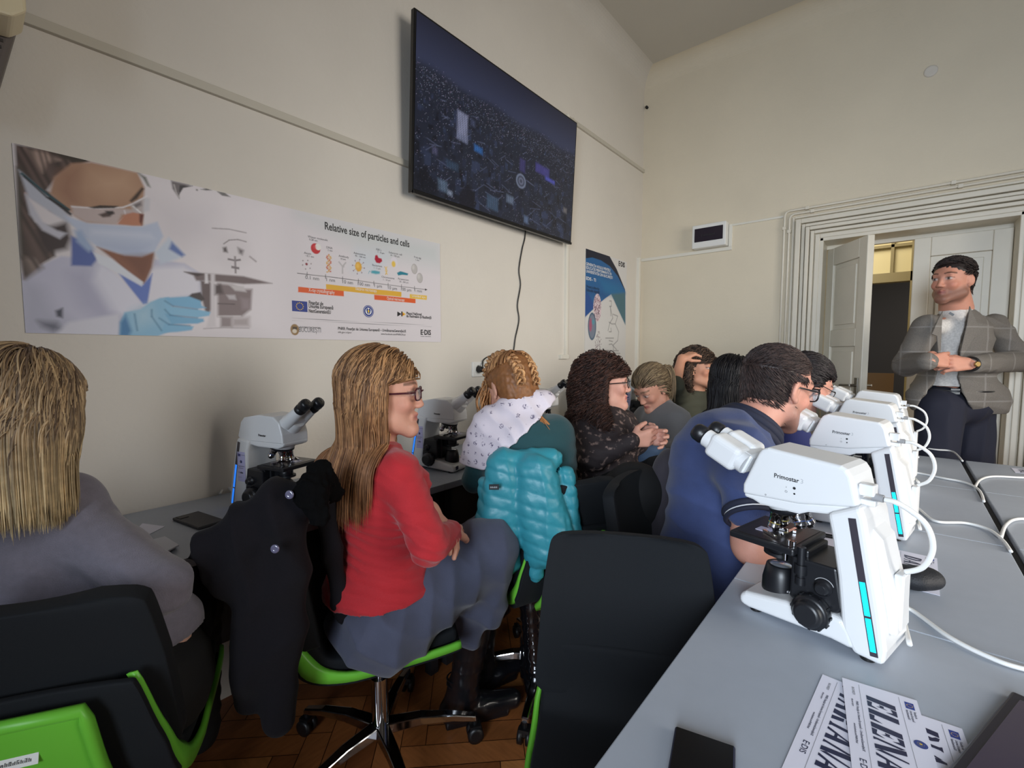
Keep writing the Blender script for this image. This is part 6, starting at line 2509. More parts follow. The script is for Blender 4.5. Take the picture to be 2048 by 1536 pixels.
def braid(path, r0, r1, c1, c2, parent, name='braid', turns=9):
    """plait of three locks along a path"""
    P_ = np.array(smooth_path(path, 14))
    n = len(P_)
    tan = np.gradient(P_, axis=0)
    tan /= np.linalg.norm(tan, axis=1)[:, None]
    nrm_ = path_normal
    X = np.cross(tan, nrm_)
    X /= np.linalg.norm(X, axis=1)[:, None]
    Y = np.cross(X, tan)
    t = np.linspace(0, 1, n)
    wd_ = r0 + (r1 - r0) * t
    ps = []
    for k in range(3):
        ph = 2 * PI * k / 3
        a = t * turns * PI + ph
        base = P_ + X * (np.sin(a) * wd_)[:, None] + Y * (np.sin(2 * a) * wd_ * 0.45)[:, None]
        for j in range(7):
            o_ = r.normal(size=3) * 0.25
            ps.append(base + (X * o_[0] + Y * abs(o_[1])) * wd_[:, None] * 0.6)
    ps = np.array(ps)
    col = []
    for i in range(len(ps)):
        k = r.uniform()
        col.append(np.array(lin(c1)) * (1 - k) + np.array(lin(c2)) * k)
    col = np.repeat(np.array(col)[:, None], n, 1)
    return strands_mesh(name, ps, np.full(len(ps), r0 * 0.36), col, parent, hair_mat('hair_shine'), flat=0.8)


for sx in (-1, 1):
    pb = [H.w(sx * 0.034, 0.070, 0.098), H.w(sx * 0.036, 0.02, 0.132), H.w(sx * 0.036, -0.04, 0.128), H.w(sx * 0.034, -0.09, 0.085), H.w(sx * 0.032, -0.112, 0.03), H.w(sx * 0.034, -0.105, -0.04)]
    path_normal = np.array([unit(p - H.w(0, -0.01, 0.03)) for p in np.array(smooth_path(pb, 14))])
    join_into(ho, *take(braid(pb, 0.017, 0.014, (126, 82, 50), (222, 174, 122), None, turns=11)))
# loose front locks and the braid tail coming out below the scarf
ps = []
for i in range(60):
    a = H.w(-0.070 + 0.01 * r.normal(), 0.030 + 0.03 * r.uniform(), 0.03 + 0.02 * r.normal())
    bq = a + UP * -0.05 + R_ * -0.015 * r.uniform() + 0.006 * r.normal(size=3)
    cq = a + UP * (-0.10 - 0.05 * r.uniform()) + R_ * 0.01 * r.normal() + 0.008 * r.normal(size=3)
    ps.append(np.array(smooth_path([a, bq, cq], 6)))
ps = np.array(ps)
col = np.repeat((np.array(lin((176, 126, 80)))[None] * r.uniform(0.6, 1.3, (60, 1)))[:, None], ps.shape[1], 1)
join_into(ho, *take(strands_mesh('tmp', ps, np.full(60, 0.003), col, None, hair_mat('hair_shine'))))
ps = []
for i in range(90):
    u_ = r.normal(size=3) * 0.006
    ps.append(np.array(smooth_path([at(1082, 836, 1.545) + u_ * 0.4, at(1090, 852, 1.54) + u_, at(1099, 866, 1.54) + u_ * 0.9, at(1104, 882, 1.54) + u_ * 0.2], 6)))
ps = np.array(ps)
col = np.repeat((np.array(lin((166, 112, 66)))[None] * r.uniform(0.6, 1.3, (90, 1)))[:, None], ps.shape[1], 1)
join_into(ho, *take(strands_mesh('tmp', ps, np.full(90, 0.0022), col, None, hair_mat('hair_shine'))))

# scarf: a draped triangle over the shoulders, crossing the back diagonally


def wash(V):
    return np.tile(np.array(lin((206, 196, 208))), (len(V), 1))


scarf_m = mat('scarf_cloth', (214, 206, 216), rough=0.9, bump=0.15, bscale=300)
nt = scarf_m.node_tree
vor = nt.nodes.new('ShaderNodeTexVoronoi')
vor.inputs['Scale'].default_value = 30
vor.inputs['Randomness'].default_value = 0.35
tc = nt.nodes.new('ShaderNodeTexCoord')
nt.links.new(tc.outputs['Object'], vor.inputs['Vector'])
wv = nt.nodes.new('ShaderNodeTexNoise')
wv.inputs['Scale'].default_value = 190
nt.links.new(tc.outputs['Object'], wv.inputs['Vector'])
m1 = nt.nodes.new('ShaderNodeMapRange')
m1.inputs[1].default_value = 0.30
m1.inputs[2].default_value = 0.24
nt.links.new(vor.outputs['Distance'], m1.inputs[0])
m2 = nt.nodes.new('ShaderNodeMapRange')
m2.inputs[1].default_value = 0.49
m2.inputs[2].default_value = 0.55
nt.links.new(wv.outputs['Fac'], m2.inputs[0])
mu = nt.nodes.new('ShaderNodeMath')
mu.operation = 'MULTIPLY'
nt.links.new(m1.outputs[0], mu.inputs[0])
nt.links.new(m2.outputs[0], mu.inputs[1])
mx = nt.nodes.new('ShaderNodeMixRGB')
mx.inputs[1].default_value = lin((216, 208, 218)) + (1,)
mx.inputs[2].default_value = lin((112, 104, 128)) + (1,)
nt.links.new(mu.outputs[0], mx.inputs[0])
nt.links.new(mx.outputs[0], nt.nodes['Principled BSDF'].inputs['Base Color'])
sc_base = grow(top, 0.016) + [RC(at(1030, 812, 1.60), at(1085, 806, 1.62), 0.052, 0.050, 0.05), RC(at(985, 850, 1.62), at(968, 915, 1.66), 0.068, 0.072, 0.06)]
Pa, Pb = at(965, 948, 1.5), at(1108, 812, 1.5)          # lower hem, seen crossing the back
nd = unit(np.cross(Pb - Pa, F_))
if nd @ U_ < 0:
    nd = -nd
ins = grow(sc_base, -0.010)


def scut(X):
    line = -(X - Pa) @ nd                      # keep above hem
    low = at(960, 935, 1.6)[2] - X[:, 2]
    # only outer shell
    return np.maximum(line, low)


V, Q = mesh_sdf(sc_base, 0.006, scut)
N = vnormals(V, Q)
V = folds(V, N, 0.004, 40, ((Pb - Pa, 1.0),), 21)
fast_mesh('scarf', relax(V, Q, 1, 0.4), Q, scarf_m, root)
b = MB()
f3.fix()

# turquoise quilted jacket over her chair
tj = empty('quilted_jacket', (-0.98, 1.28, 0), 0, 'turquoise quilted jacket hanging over a chair back', 'jacket')
jb = np.array(tj.location)
jp = [RC(A(1005, 920, 1.47), A(1105, 916, 1.46), 0.034, 0.034, 0.04),
      RC(A(1000, 935, 1.46), A(985, 1060, 1.46), 0.048, 0.040, 0.03), RC(A(1020, 950, 1.46), A(1015, 1080, 1.46), 0.045, 0.04, 0.03),
      RC(A(1062, 940, 1.44), A(1088, 1100, 1.44), 0.050, 0.050, 0.012), RC(A(1085, 940, 1.43), A(1112, 1060, 1.43), 0.045, 0.05, 0.02),
      RC(A(1060, 1000, 1.44), A(1072, 1150, 1.45), 0.045, 0.024, 0.03), RC(A(1130, 950, 1.47), A(1145, 1080, 1.48), 0.030, 0.034, 0.010),
      RC(A(985, 1040, 1.47), A(1010, 1120, 1.48), 0.045, 0.05, 0.03), RC(A(968, 965, 1.50), A(975, 1040, 1.49), 0.020, 0.030, 0.03)]
V, Q = mesh_sdf(jp, 0.005)
N = vnormals(V, Q)
rr_ = (V - jb) @ R_
zz_ = V[:, 2]
ph = zz_ * 1.0 + rr_ * 0.22 + 0.006 * snoise(V, 25, 2)
seam = np.abs(((ph / 0.040) % 1.0) - 0.5) * 2          # 0 at seam centre
bul = 1 - (1 - np.clip(seam, 0, 1)) ** 2.5
vs = np.abs(rr_ - (0.075 + 0.10 * (0.93 - zz_)))
bul = bul * (1 - 0.8 * np.exp(-(vs / 0.005) ** 2))
V = V + N * (0.0034 * (bul - 0.6))[:, None] + N * (0.0013 * snoise(V, 110, 8))[:, None]
V = folds(V, N, 0.0035, 20, ((R_, 1.0),), 5)
fast_mesh('jacket_body', V, Q, mat('nylon_turquoise', (52, 142, 158), rough=0.42, spec=0.5, bump=0.1, bscale=160), tj)
b = MB()
Mj = np.column_stack([R_, FH, UP])
b.box(A(988, 974, 1.385), (0.030, 0.003, 0.016), 0, Mj)
lbj = b.build('brand_label', mat('label_black', (22, 26, 32), rough=0.6), tj)
b = MB()
q0 = A(988, 974, 1.385) - R_ * 0.012 - FH * 0.002 - UP * 0.003
b.marks(q0, R_, UP, 0.022, 0.006, 0, 7)
b.build('lettering', mat('label_text', (150, 160, 166)), lbj, fixn=False)
for ch in [c for c in COL.objects if c.parent == tj]:
    ch.matrix_parent_inverse = Matrix.Translation(tuple(-jb))

# ------------------------------------------------------------------ 4. woman with dark curly hair
f4 = Fig('woman with dark curly hair, round glasses and a dark patterned blouse', (-1.00, 1.92, 0))
root = f4.root
fd = dirw(0.80, -0.50)
H = Head(at(1212, 772, 2.06), dirw(0.97, -0.18, 0.03), size=0.96)
neck = at(1212, 828, 2.06)
chest = at(1205, 878, 2.05)
pel = at(1205, 955, 2.10)
pel[2] = 0.58
shR = at(1172, 850, 1.98)
shL = at(1250, 846, 2.18)
elR, wrR = at(1185, 915, 1.90), at(1262, 882, 1.86)
elL, wrL = at(1275, 905, 2.15), at(1280, 872, 1.97)
hp = head_prims(H, False, neck, 0.056)
hR = hand_prims(wrR, dirw(0.95, 0.25, 0.12), dirw(-0.1, 0.9, 0.1), 1, curls=(0.55, 0.6, 0.65, 0.7), s=1.0)
hL = hand_prims(wrL, dirw(0.65, -0.55, 0.05), dirw(-0.3, -0.9, 0.0), -1, curls=(0.5, 0.55, 0.6, 0.6), s=0.98)
kR, kL = at(1270, 985, 1.72), at(1325, 960, 2.0)
inner = torso_prims(pel, chest, neck, shL, shR, 0.11, 0.06, 0.05, sr=0.030, nb=0.058) + [RC(shR, elR, 0.03, 0.03), RC(elR, wrR, 0.03, 0.025), RC(shL, elL, 0.03, 0.03), RC(elL, wrL, 0.03, 0.025), RC(pel, kR, 0.09, 0.05), RC(pel, kL, 0.09, 0.05)]
skin_body(root, H, [(hp, 0.004), (hR, 0.0035), (hL, 0.0035), (inner, 0.014)], (208, 156, 138), (176, 84, 84), (52, 34, 28))
top = torso_prims(pel + UP * 0.05, chest, neck - UP * 0.03, shL, shR, 0.165, 0.11, 0.05, bust=0.08, belly=0.11)
top += [RC(shR, elR, 0.062, 0.058, 0.03), RC(elR, wrR, 0.056, 0.036, 0.02), RC(shL, elL, 0.058, 0.052, 0.03), RC(elL, wrL, 0.052, 0.036, 0.02)]
bl_m = mat('blouse_dark_print', (46, 34, 36), rough=0.8, bump=0.1, bscale=200)
nt = bl_m.node_tree
tc = nt.nodes.new('ShaderNodeTexCoord')
nz = nt.nodes.new('ShaderNodeTexNoise')
nz.inputs['Scale'].default_value = 42
nz.inputs['Detail'].default_value = 6
nt.links.new(tc.outputs['Object'], nz.inputs['Vector'])
rp = nt.nodes.new('ShaderNodeValToRGB')
rp.color_ramp.elements[0].position = 0.56
rp.color_ramp.elements[0].color = lin((40, 31, 33)) + (1,)
rp.color_ramp.elements[1].position = 0.68
rp.color_ramp.elements[1].color = lin((140, 118, 110)) + (1,)
nt.links.new(nz.outputs['Fac'], rp.inputs[0])
nt.links.new(rp.outputs[0], nt.nodes['Principled BSDF'].inputs['Base Color'])
cloth('blouse', top, 0.007, bl_m, root, amp=0.004, freq=45, dirs=(((0.2, 0.3, 1), 1),), seed=14, cut=lambda X: (pel[2] + 0.00 - X[:, 2]))
tb_ = mat('trousers_black', (18, 18, 20))
aR, aL = at(1240, 1160, 1.80), at(1300, 1130, 2.05)
tr_ = [EL(pel - UP * 0.03, (0.19, 0.17, 0.12), 0.06), RC(pel - UP * 0.03, kR, 0.13, 0.105, 0.07), RC(pel - UP * 0.03, kL, 0.13, 0.10, 0.07), RC(kR, aR, 0.10, 0.085, 0.05), RC(kL, aL, 0.095, 0.08, 0.05)]
cloth('trousers', tr_, 0.008, tb_, root, amp=0.004, freq=35, dirs=(((1, 0, 0.3), 1),), seed=3)
caps = [EL(H.w(0, -0.028, 0.052), (0.088, 0.096, 0.082), 0.02, H.M), EL(H.w(0, -0.065, -0.02), (0.088, 0.06, 0.085), 0.03, H.M), RC(H.w(0, -0.07, -0.04), H.w(0, -0.08, -0.11), 0.065, 0.05, 0.03)]
ho, _ = grow_hair(H, hp + top, 2000, 24, 0.0, 0.27, grav=0.22, part=0.0, lift=0.030, width=0.0026, curl=1.25, curl_r=0.013, face_y=0.0, cols=((34, 22, 20), (84, 54, 44)), side=-0.02, back=0.9, seed=18, lenvar=0.2, parent=root, cap=caps)
V, Q, C = hair_cap(H, grow(caps, -0.003), 0.008, (40, 27, 24), root, amp=0.005, freq=90)
join_into(ho, V, Q, C)
glasses(H, root, (20, 18, 20), rim=0.0020, w=0.023, hgt=0.021, round_=True)
b = MB()
c = neck + UP * 0.012
for rr, dz in ((0.066, 0.0), (0.075, -0.018), (0.085, -0.035)):
    b.tube([c + H.M[:, 1] * 0.012 + np.array([math.cos(a) * rr, math.sin(a) * rr, dz + 0.5 * dz * math.cos(a - math.atan2(fd[1], fd[0]))]) for a in np.linspace(0, 2 * PI, 24, endpoint=False)], 0.0018, closed=True, n=5)
b.build('necklace', mat('cord_dark', (36, 26, 22), rough=0.5), root)
f4.fix()

# ------------------------------------------------------------------ 5. woman in the grey sweater looking down
f5 = Fig('woman in a grey sweater and jeans with tied back light hair looking down', (-0.92, 2.55, 0))
root = f5.root
fd = dirw(-0.75, -0.60)
H = Head(at(1303, 778, 2.50), dirw(-0.72, -0.45, -0.58), up=dirw(-0.35, -0.2, 0.9), size=0.98)
neck = at(1325, 820, 2.55)
chest = at(1325, 862, 2.52)
pel = at(1335, 915, 2.52)
pel[2] = 0.56
shL = at(1358, 842, 2.42)
shR = at(1288, 835, 2.66)
elL, wrL = at(1352, 905, 2.32), at(1300, 900, 2.25)
elR, wrR = at(1278, 890, 2.6), at(1265, 905, 2.4)
hp = head_prims(H, False, neck, 0.050)
hL = hand_prims(wrL, dirw(-0.95, -0.1, 0.05), -UP, -1)
k1, k2 = at(1300, 925, 2.10), at(1262, 925, 2.2)
inner = torso_prims(pel, chest, neck, shL, shR, 0.11, 0.06, 0.05, sr=0.030, nb=0.058) + [RC(shL, elL, 0.03, 0.03), RC(elL, wrL, 0.03, 0.025), RC(shR, elR, 0.03, 0.03), RC(elR, wrR, 0.03, 0.025)]
skin_body(root, H, [(hp, 0.0045), (hL, 0.004), (inner, 0.014)], (200, 146, 124), (170, 92, 88), (96, 76, 56))
top = torso_prims(pel, chest, neck - UP * 0.01, shL, shR, 0.15, 0.10, 0.06)
top += [RC(shL, elL, 0.058, 0.05, 0.05), RC(elL, wrL, 0.048, 0.036, 0.03), RC(shR, elR, 0.058, 0.05, 0.05), RC(elR, wrR, 0.048, 0.036, 0.03), RC(neck - UP * 0.02, neck + UP * 0.02, 0.060, 0.056, 0.02)]
cloth('sweater', top, 0.008, mat('knit_mid_grey', (96, 96, 98), rough=0.9, sheen=0.2, bump=0.3, bscale=300), root, amp=0.0035, freq=45, seed=22)
tr_ = [EL(pel - UP * 0.04, (0.17, 0.15, 0.11), 0.06), RC(pel - UP * 0.04, k1, 0.105, 0.09, 0.05), RC(pel - UP * 0.04, k2, 0.10, 0.085, 0.05), RC(k1, at(1310, 1020, 2.2), 0.085, 0.06, 0.04), RC(k2, at(1290, 1020, 2.3), 0.08, 0.06, 0.04)]
cloth('jeans', tr_, 0.009, mat('denim', (62, 82, 108), rough=0.85, var=0.12, vscale=20), root, amp=0.003, freq=40, seed=5)


def flow_back(L):
    return np.stack([-L[:, 0] * 1.5, -np.ones(len(L)), 0.1 + 0 * L[:, 0]], 1)


tie = H.w(0, -0.125, 0.045)


def tief(pos, t):
    k = math.exp(-((t - 0.50) / 0.10) ** 2) * 0.5
    return pos * (1 - k) + tie * k


caps = [EL(H.w(0, -0.020, 0.053), (0.082, 0.096, 0.081), 0.02, H.M), EL(H.w(0, -0.05, 0.0), (0.07, 0.055, 0.07), 0.03, H.M)]
ho, _ = grow_hair(H, hp + top, 700, 22, 0.0, 0.34, grav=0.10, lift=0.006, width=0.0034, cols=((84, 68, 52), (150, 130, 100)), flow=flow_back, tiefn=tief, seed=9, parent=root, cap=caps)
V, Q, C = hair_cap(H, grow(caps, -0.003), 0.007, (104, 86, 66), root)
join_into(ho, V, Q, C)
ps = []
for i in range(160):
    u_ = r.normal(size=3) * 0.010
    ps.append(np.array(smooth_path([tie + u_ * 0.3, tie + R_ * 0.035 + UP * 0.005 + u_, tie + R_ * 0.055 - UP * 0.06 + u_, tie + R_ * 0.045 - UP * (0.13 + 0.05 * r.uniform()) + u_ * 1.5], 5)))
ps = np.array(ps)
col = np.repeat((np.array(lin((128, 108, 82)))[None] * r.uniform(0.6, 1.3, (160, 1)))[:, None], ps.shape[1], 1)
join_into(ho, *take(strands_mesh('tmp', ps, np.full(160, 0.0032), col, None, hair_mat('hair_shine'))))
f5.fix()

# ------------------------------------------------------------------ 6. woman with her hand on her head
f6 = Fig('woman in an olive top with dark curly hair resting a hand on her head', (-0.82, 3.10, 0))
root = f6.root
fd = dirw(0.35, -0.9)
H = Head(at(1398, 742, 3.02), dirw(0.62, -0.75, 0.05), up=dirw(0.12, 0, 1), size=0.98)
neck = at(1392, 790, 3.05)
chest = at(1390, 830, 3.03)
pel = at(1388, 880, 3.05)
pel[2] = 0.56
shR = at(1366, 806, 3.02)
shL = at(1425, 806, 3.0)
elR, wrR = at(1350, 772, 2.84), at(1363, 717, 2.94)
elL, wrL = at(1440, 860, 2.95), at(1410, 870, 2.8)
hp = head_prims(H, False, neck, 0.050)
hR = hand_prims(wrR, dirw(0.88, 0.05, 0.38), dirw(0.3, 0.3, -0.9), -1, curls=(0.8, 0.8, 0.8, 0.8), s=0.95)
inner = torso_prims(pel, chest, neck, shL, shR, 0.11, 0.06, 0.05, sr=0.030, nb=0.058) + [RC(shR, elR, 0.03, 0.03), RC(shL, elL, 0.03, 0.03), RC(elL, wrL, 0.03, 0.025)]
arm = [RC(elR, wrR, 0.036, 0.026, 0.02)]
skin_body(root, H, [(hp, 0.0045), (hR + arm, 0.004), (inner, 0.014)], (206, 150, 122), (180, 84, 84), (40, 28, 24))
top = torso_prims(pel, chest, neck - UP * 0.01, shL, shR, 0.15, 0.095, 0.06, bust=0.06)
mid = elR * 0.9 + wrR * 0.1
top += [RC(shR, elR, 0.056, 0.050, 0.05), RC(elR, mid, 0.050, 0.046, 0.03), RC(shL, elL, 0.056, 0.05, 0.05), RC(elL, wrL, 0.048, 0.04, 0.03)]
cloth('shirt', top, 0.009, mat('cotton_olive', (76, 76, 62), rough=0.9), root, amp=0.004, freq=45, seed=26)
cloth('trousers', [RC(pel, pel + fd * 0.4, 0.12, 0.08), RC(pel + fd * 0.4, pel + fd * 0.4 - UP * 0.45, 0.08, 0.06)], 0.012, tb_, root)
caps = [EL(H.w(0, -0.024, 0.054), (0.088, 0.096, 0.082), 0.02, H.M), EL(H.w(0, -0.06, -0.03), (0.09, 0.06, 0.09), 0.04, H.M)]
ho, _ = grow_hair(H, hp + top, 1000, 22, 0.0, 0.24, grav=0.20, part=-0.02, lift=0.034, width=0.0034, curl=1.2, curl_r=0.009, face_y=0.0, cols=((38, 28, 24), (104, 82, 66)), side=-0.02, back=0.7, seed=31, lenvar=0.25, hug=0.3, parent=root, cap=caps)
V, Q, C = hair_cap(H, grow(caps, -0.003), 0.009, (44, 32, 27), root, amp=0.005, freq=90)
join_into(ho, V, Q, C)
f6.fix()

# ------------------------------------------------------------------ 7. person with long black hair behind the polo shirt
f7 = Fig('person with long black hair and dark top partly hidden behind the polo shirt', (-0.62, 2.66, 0))
root = f7.root
fd = dirw(0.75, 0.3)
H = Head(at(1468, 764, 2.50), dirw(0.80, 0.45, -0.1), size=1.0)
neck = at(1456, 825, 2.50)
chest = at(1448, 880, 2.48)
pel = at(1440, 940, 2.50)
pel[2] = 0.56
shR = at(1462, 850, 2.36)
shL = at(1425, 846, 2.62)
hp = head_prims(H, False, neck, 0.050)
inner = torso_prims(pel, chest, neck, shL, shR, 0.11, 0.06, 0.05, sr=0.030, nb=0.058)
skin_body(root, H, [(hp, 0.006), (inner, 0.014)], (200, 148, 124), (170, 92, 88), (30, 24, 24))
top = torso_prims(pel, chest, neck, shL, shR, 0.16, 0.11, 0.06) + [RC(shR, at(1478, 920, 2.32), 0.058, 0.05), RC(at(1478, 920, 2.32), at(1530, 915, 2.5), 0.05, 0.04), RC(shL, at(1430, 915, 2.65), 0.058, 0.05)]
cloth('sweater', top, 0.010, mat('knit_black', (20, 19, 23), rough=0.9), root, amp=0.003, freq=45, seed=30)
cloth('trousers', [RC(pel, pel + fd * 0.4, 0.12, 0.08), RC(pel + fd * 0.4, pel + fd * 0.4 - UP * 0.45, 0.08, 0.06)], 0.012, tb_, root)
caps = [EL(H.w(0, -0.026, 0.052), (0.082, 0.096, 0.080), 0.02, H.M), EL(H.w(0, -0.05, -0.03), (0.078, 0.055, 0.09), 0.03, H.M), RC(H.w(0, -0.06, -0.05), H.w(0, -0.07, -0.16), 0.06, 0.05, 0.03)]
ho, _ = grow_hair(H, hp + top, 1400, 24, 0.0, 0.33, grav=0.24, lift=0.022, width=0.0036, cols=((13, 12, 15), (30, 27, 32)), side=-0.02, back=1.0, seed=35, wave=0.2, parent=root, cap=caps)
V, Q, C = hair_cap(H, grow(caps, -0.003), 0.009, (15, 14, 17), root)
join_into(ho, V, Q, C)
f7.fix()
# red garment hanging on that chair, a sliver visible
rg = empty('red_scarf', (-0.74, 2.2, 0), 0, 'bright red garment corner showing between the dark coat and the polo shirt', 'scarf')
cloth('cloth', [RC(A(1372, 890, 2.05), A(1368, 940, 2.05), 0.03, 0.035, 0.03), RC(A(1385, 880, 2.05), A(1395, 960, 2.05), 0.03, 0.03, 0.03)], 0.008, mat('cloth_red', (200, 24, 44), rough=0.8), rg, amp=0.003, freq=40).matrix_parent_inverse = Matrix.Translation(tuple(-np.array(rg.location)))
# dark grey coat over the chair in front of it
dc = empty('grey_coat', (-0.80, 1.75, 0), 0, 'dark grey coat hanging over the chair back left of the polo shirt', 'coat')
cloth('coat_body', [RC(A(1338, 925, 1.70), A(1362, 935, 1.66), 0.035, 0.035, 0.05), RC(A(1335, 930, 1.70), A(1310, 1060, 1.72), 0.04, 0.06, 0.06), RC(A(1350, 940, 1.66), A(1345, 1080, 1.66), 0.045, 0.06, 0.05), RC(A(1325, 1000, 1.70), A(1312, 1130, 1.70), 0.05, 0.05, 0.05), RC(A(1350, 1050, 1.64), A(1350, 1150, 1.64), 0.05, 0.05, 0.05)], 0.008,
      mat('coat_charcoal', (54, 50, 58), rough=0.92, sheen=0.1), dc, amp=0.007, freq=32, dirs=((R_ + UP * 0.1, 1.0),), seed=40).matrix_parent_inverse = Matrix.Translation(tuple(-np.array(dc.location)))

# ------------------------------------------------------------------ 8. man in the blue polo shirt
f8 = Fig('man with short dark hair and glasses in a navy blue polo shirt', (-0.48, 1.42, 0))
root = f8.root
fd = dirw(0.85, 0.30)
H = Head(at(1552, 780, 1.40), dirw(0.93, 0.24, -0.26), up=dirw(0.24, 0.05, 0.95), size=1.03)
neck = at(1497, 858, 1.38)
chest = at(1445, 930, 1.37)
pel = at(1432, 1120, 1.38)
pel[2] = 0.57
shR = at(1478, 905, 1.22)
shL = at(1425, 868, 1.54)
elR, wrR = at(1508, 1090, 1.13), at(1585, 1070, 1.30)
elL, wrL = at(1460, 1040, 1.65), at(1545, 1040, 1.55)
hp = head_prims(H, True, neck, 0.057)
hR = hand_prims(wrR, dirw(0.85, 0.45, -0.05), -UP, -1, curl=0.35, s=1.05)
hL = hand_prims(wrL, dirw(0.95, 0.0, 0), -UP, 1, curl=0.35, s=1.05)
armR = [RC(at(1499, 1010, 1.14), elR, 0.050, 0.046, 0.03), RC(elR, wrR, 0.046, 0.030, 0.03)]
armL = [RC(elL, wrL, 0.046, 0.030, 0.03)]
inner = torso_prims(pel, chest, neck, shL, shR, 0.12, 0.07, 0.05, sr=0.030, nb=0.066) + [RC(shR, elR, 0.04, 0.04), RC(shL, elL, 0.04, 0.04), RC(pel, pel + fd * 0.42, 0.10, 0.06)]
skin_body(root, H, [(hp, 0.004), (armR + hR, 0.004), (armL + hL, 0.005), (inner, 0.014)], (196, 142, 124), (160, 90, 84), (60, 42, 36), beard=(120, 92, 82))
slv = at(1498, 1000, 1.135)
top = torso_prims(pel, chest, neck - unit(neck - chest) * 0.06, shL, shR, 0.180, 0.115, 0.05, belly=0.13, sr=0.062)
top += [RC(pel, chest, 0.150, 0.150, 0.05), RC(shR, slv, 0.072, 0.068, 0.04), RC(shL, at(1460, 980, 1.66), 0.072, 0.066, 0.04), RC(pel - UP * 0.04, pel + UP * 0.1, 0.14, 0.15, 0.04)]
polo_m = mat('polo_blue', (54, 68, 112), rough=0.85, sheen=0.12, bump=0.3, bscale=500, var=0.07, vscale=25)
cloth('polo_shirt', top, 0.0065, polo_m, root, amp=0.008, freq=26, dirs=((UP + R_ * 0.45, 1.0), (R_ - UP * 0.6, 0.6)), seed=44)
b = MB()
c = slv + unit(slv - shR) * 0.030
Mx = frame_from(unit(slv - shR), (0.2, 0.3, 0.9))
for (off, rad, mi) in ((0.0, 0.0635, 0), (0.011, 0.0645, 1), (0.017, 0.064, 0)):
    b.tube([c + Mx[:, 1] * off + (Mx[:, 0] * math.cos(a) + Mx[:, 2] * math.sin(a)) * (rad - 0.004) for a in np.linspace(0, 2 * PI, 32, endpoint=False)], (0.0085, 0.003, 0.006)[[0.0, 0.011, 0.017].index(off)], mi, 8, True)
b.build('sleeve_cuff', [mat('polo_navy_trim', (28, 32, 52), rough=0.8), mat('polo_white_trim', (226, 228, 234), rough=0.8)], root)
b = MB()
nd_ = unit(H.w(0, -0.02, -0.05) - neck)
Mx = frame_from(nd_, (0.2, 0.3, 0.9))
cN = neck - nd_ * 0.000
P_ = []
for (off, rad, wd_, mi) in ((-0.026, 0.094, 0.004, 1), (-0.014, 0.091, 0.013, 0), (0.006, 0.086, 0.014, 0), (0.022, 0.081, 0.011, 0)):
    b.tube([cN + nd_ * off + (Mx[:, 0] * math.cos(a) + Mx[:, 2] * math.sin(a)) * rad for a in np.linspace(0, 2 * PI, 40, endpoint=False)], wd_, mi, 8, True)
b.build('collar', [mat('polo_navy_trim', (28, 32, 52)), mat('polo_white_trim', (226, 228, 234))], root)
tr_ = [EL(pel - UP * 0.05, (0.18, 0.16, 0.11), 0.06), RC(pel - UP * 0.05, pel + fd * 0.42 - UP * 0.05 + np.array([0.05, -0.1, 0]), 0.12, 0.09, 0.05), RC(pel - UP * 0.05, pel + fd * 0.42 - UP * 0.05 + np.array([0, 0.1, 0]), 0.12, 0.09, 0.05),
       RC(pel + fd * 0.42 - UP * 0.05 + np.array([0, 0.1, 0]), pel + fd * 0.40 - UP * 0.5 + np.array([0, 0.1, 0]), 0.085, 0.06, 0.04)]
cloth('trousers', tr_, 0.010, mat('trousers_navy', (24, 28, 40), rough=0.85), root, amp=0.003, freq=40)
# short hair: cap with fine short locks, forehead line open
capp = [EL(H.w(0, -0.019, 0.0545), (0.0775, 0.0935, 0.0755), 0.01, H.M), EL(H.w(0, -0.050, 0.0), (0.063, 0.050, 0.068), 0.02, H.M)]
V, Q, C = hair_cap(H, grow(capp, -0.0005), 0.0045, (62, 50, 48), root, amp=0.0012, freq=400)
ho = fast_mesh('hair', V, Q, hair_mat('hair_shine'), root, C)


def flow_fwd(L):
    a = np.stack([L[:, 1] * 0.4 + 0.3, 0.5 + 0 * L[:, 0], 0.25 - 0.6 * (L[:, 2] < 0.05)], 1)
    return a


o2, _ = grow_hair(H, hp, 4200, 7, 0, 0.026, cap=capp, grav=0.02, lift=0.005, width=0.0013, face_y=9, cols=((34, 26, 26), (74, 58, 54)), flow=flow_fwd, seed=50, front=0.088, side=0.035, nape=-0.105, mname='hair_shine')
Vh, Qh, Ch = take(o2)
join_into(ho, Vh, Qh, Ch)
glasses(H, root, (16, 18, 24), rim=0.0022, w=0.026, hgt=0.019)
f8.fix()

# ------------------------------------------------------------------ 9. person in navy looking into the second microscope
f9 = Fig('person with dark hair and glasses in a bright navy top at the microscope', (-0.48, 2.02, 0))
root = f9.root
fd = dirw(0.8, 0.2)
H = Head(at(1611, 772, 1.92), dirw(0.82, 0.10, -0.45), up=dirw(0.35, 0, 0.9), size=0.97)
neck = at(1585, 845, 1.92)
chest = at(1545, 900, 1.92)
pel = at(1500, 1010, 1.95)
pel[2] = 0.56
shR = at(1578, 868, 1.80)
shL = at(1560, 865, 2.06)
elR, wrR = at(1622, 935, 1.78), at(1665, 925, 1.95)
hp = head_prims(H, False, neck, 0.050)
inner = torso_prims(pel, chest, neck, shL, shR, 0.11, 0.06, 0.05, sr=0.030, nb=0.058) + [RC(shR, elR, 0.03, 0.03), RC(elR, wrR, 0.03, 0.025)]
skin_body(root, H, [(hp, 0.004), (hand_prims(wrR, dirw(0.8, 0.4, 0), -UP, -1), 0.005), (inner, 0.014)], (196, 142, 124), (170, 92, 88), (30, 24, 24))
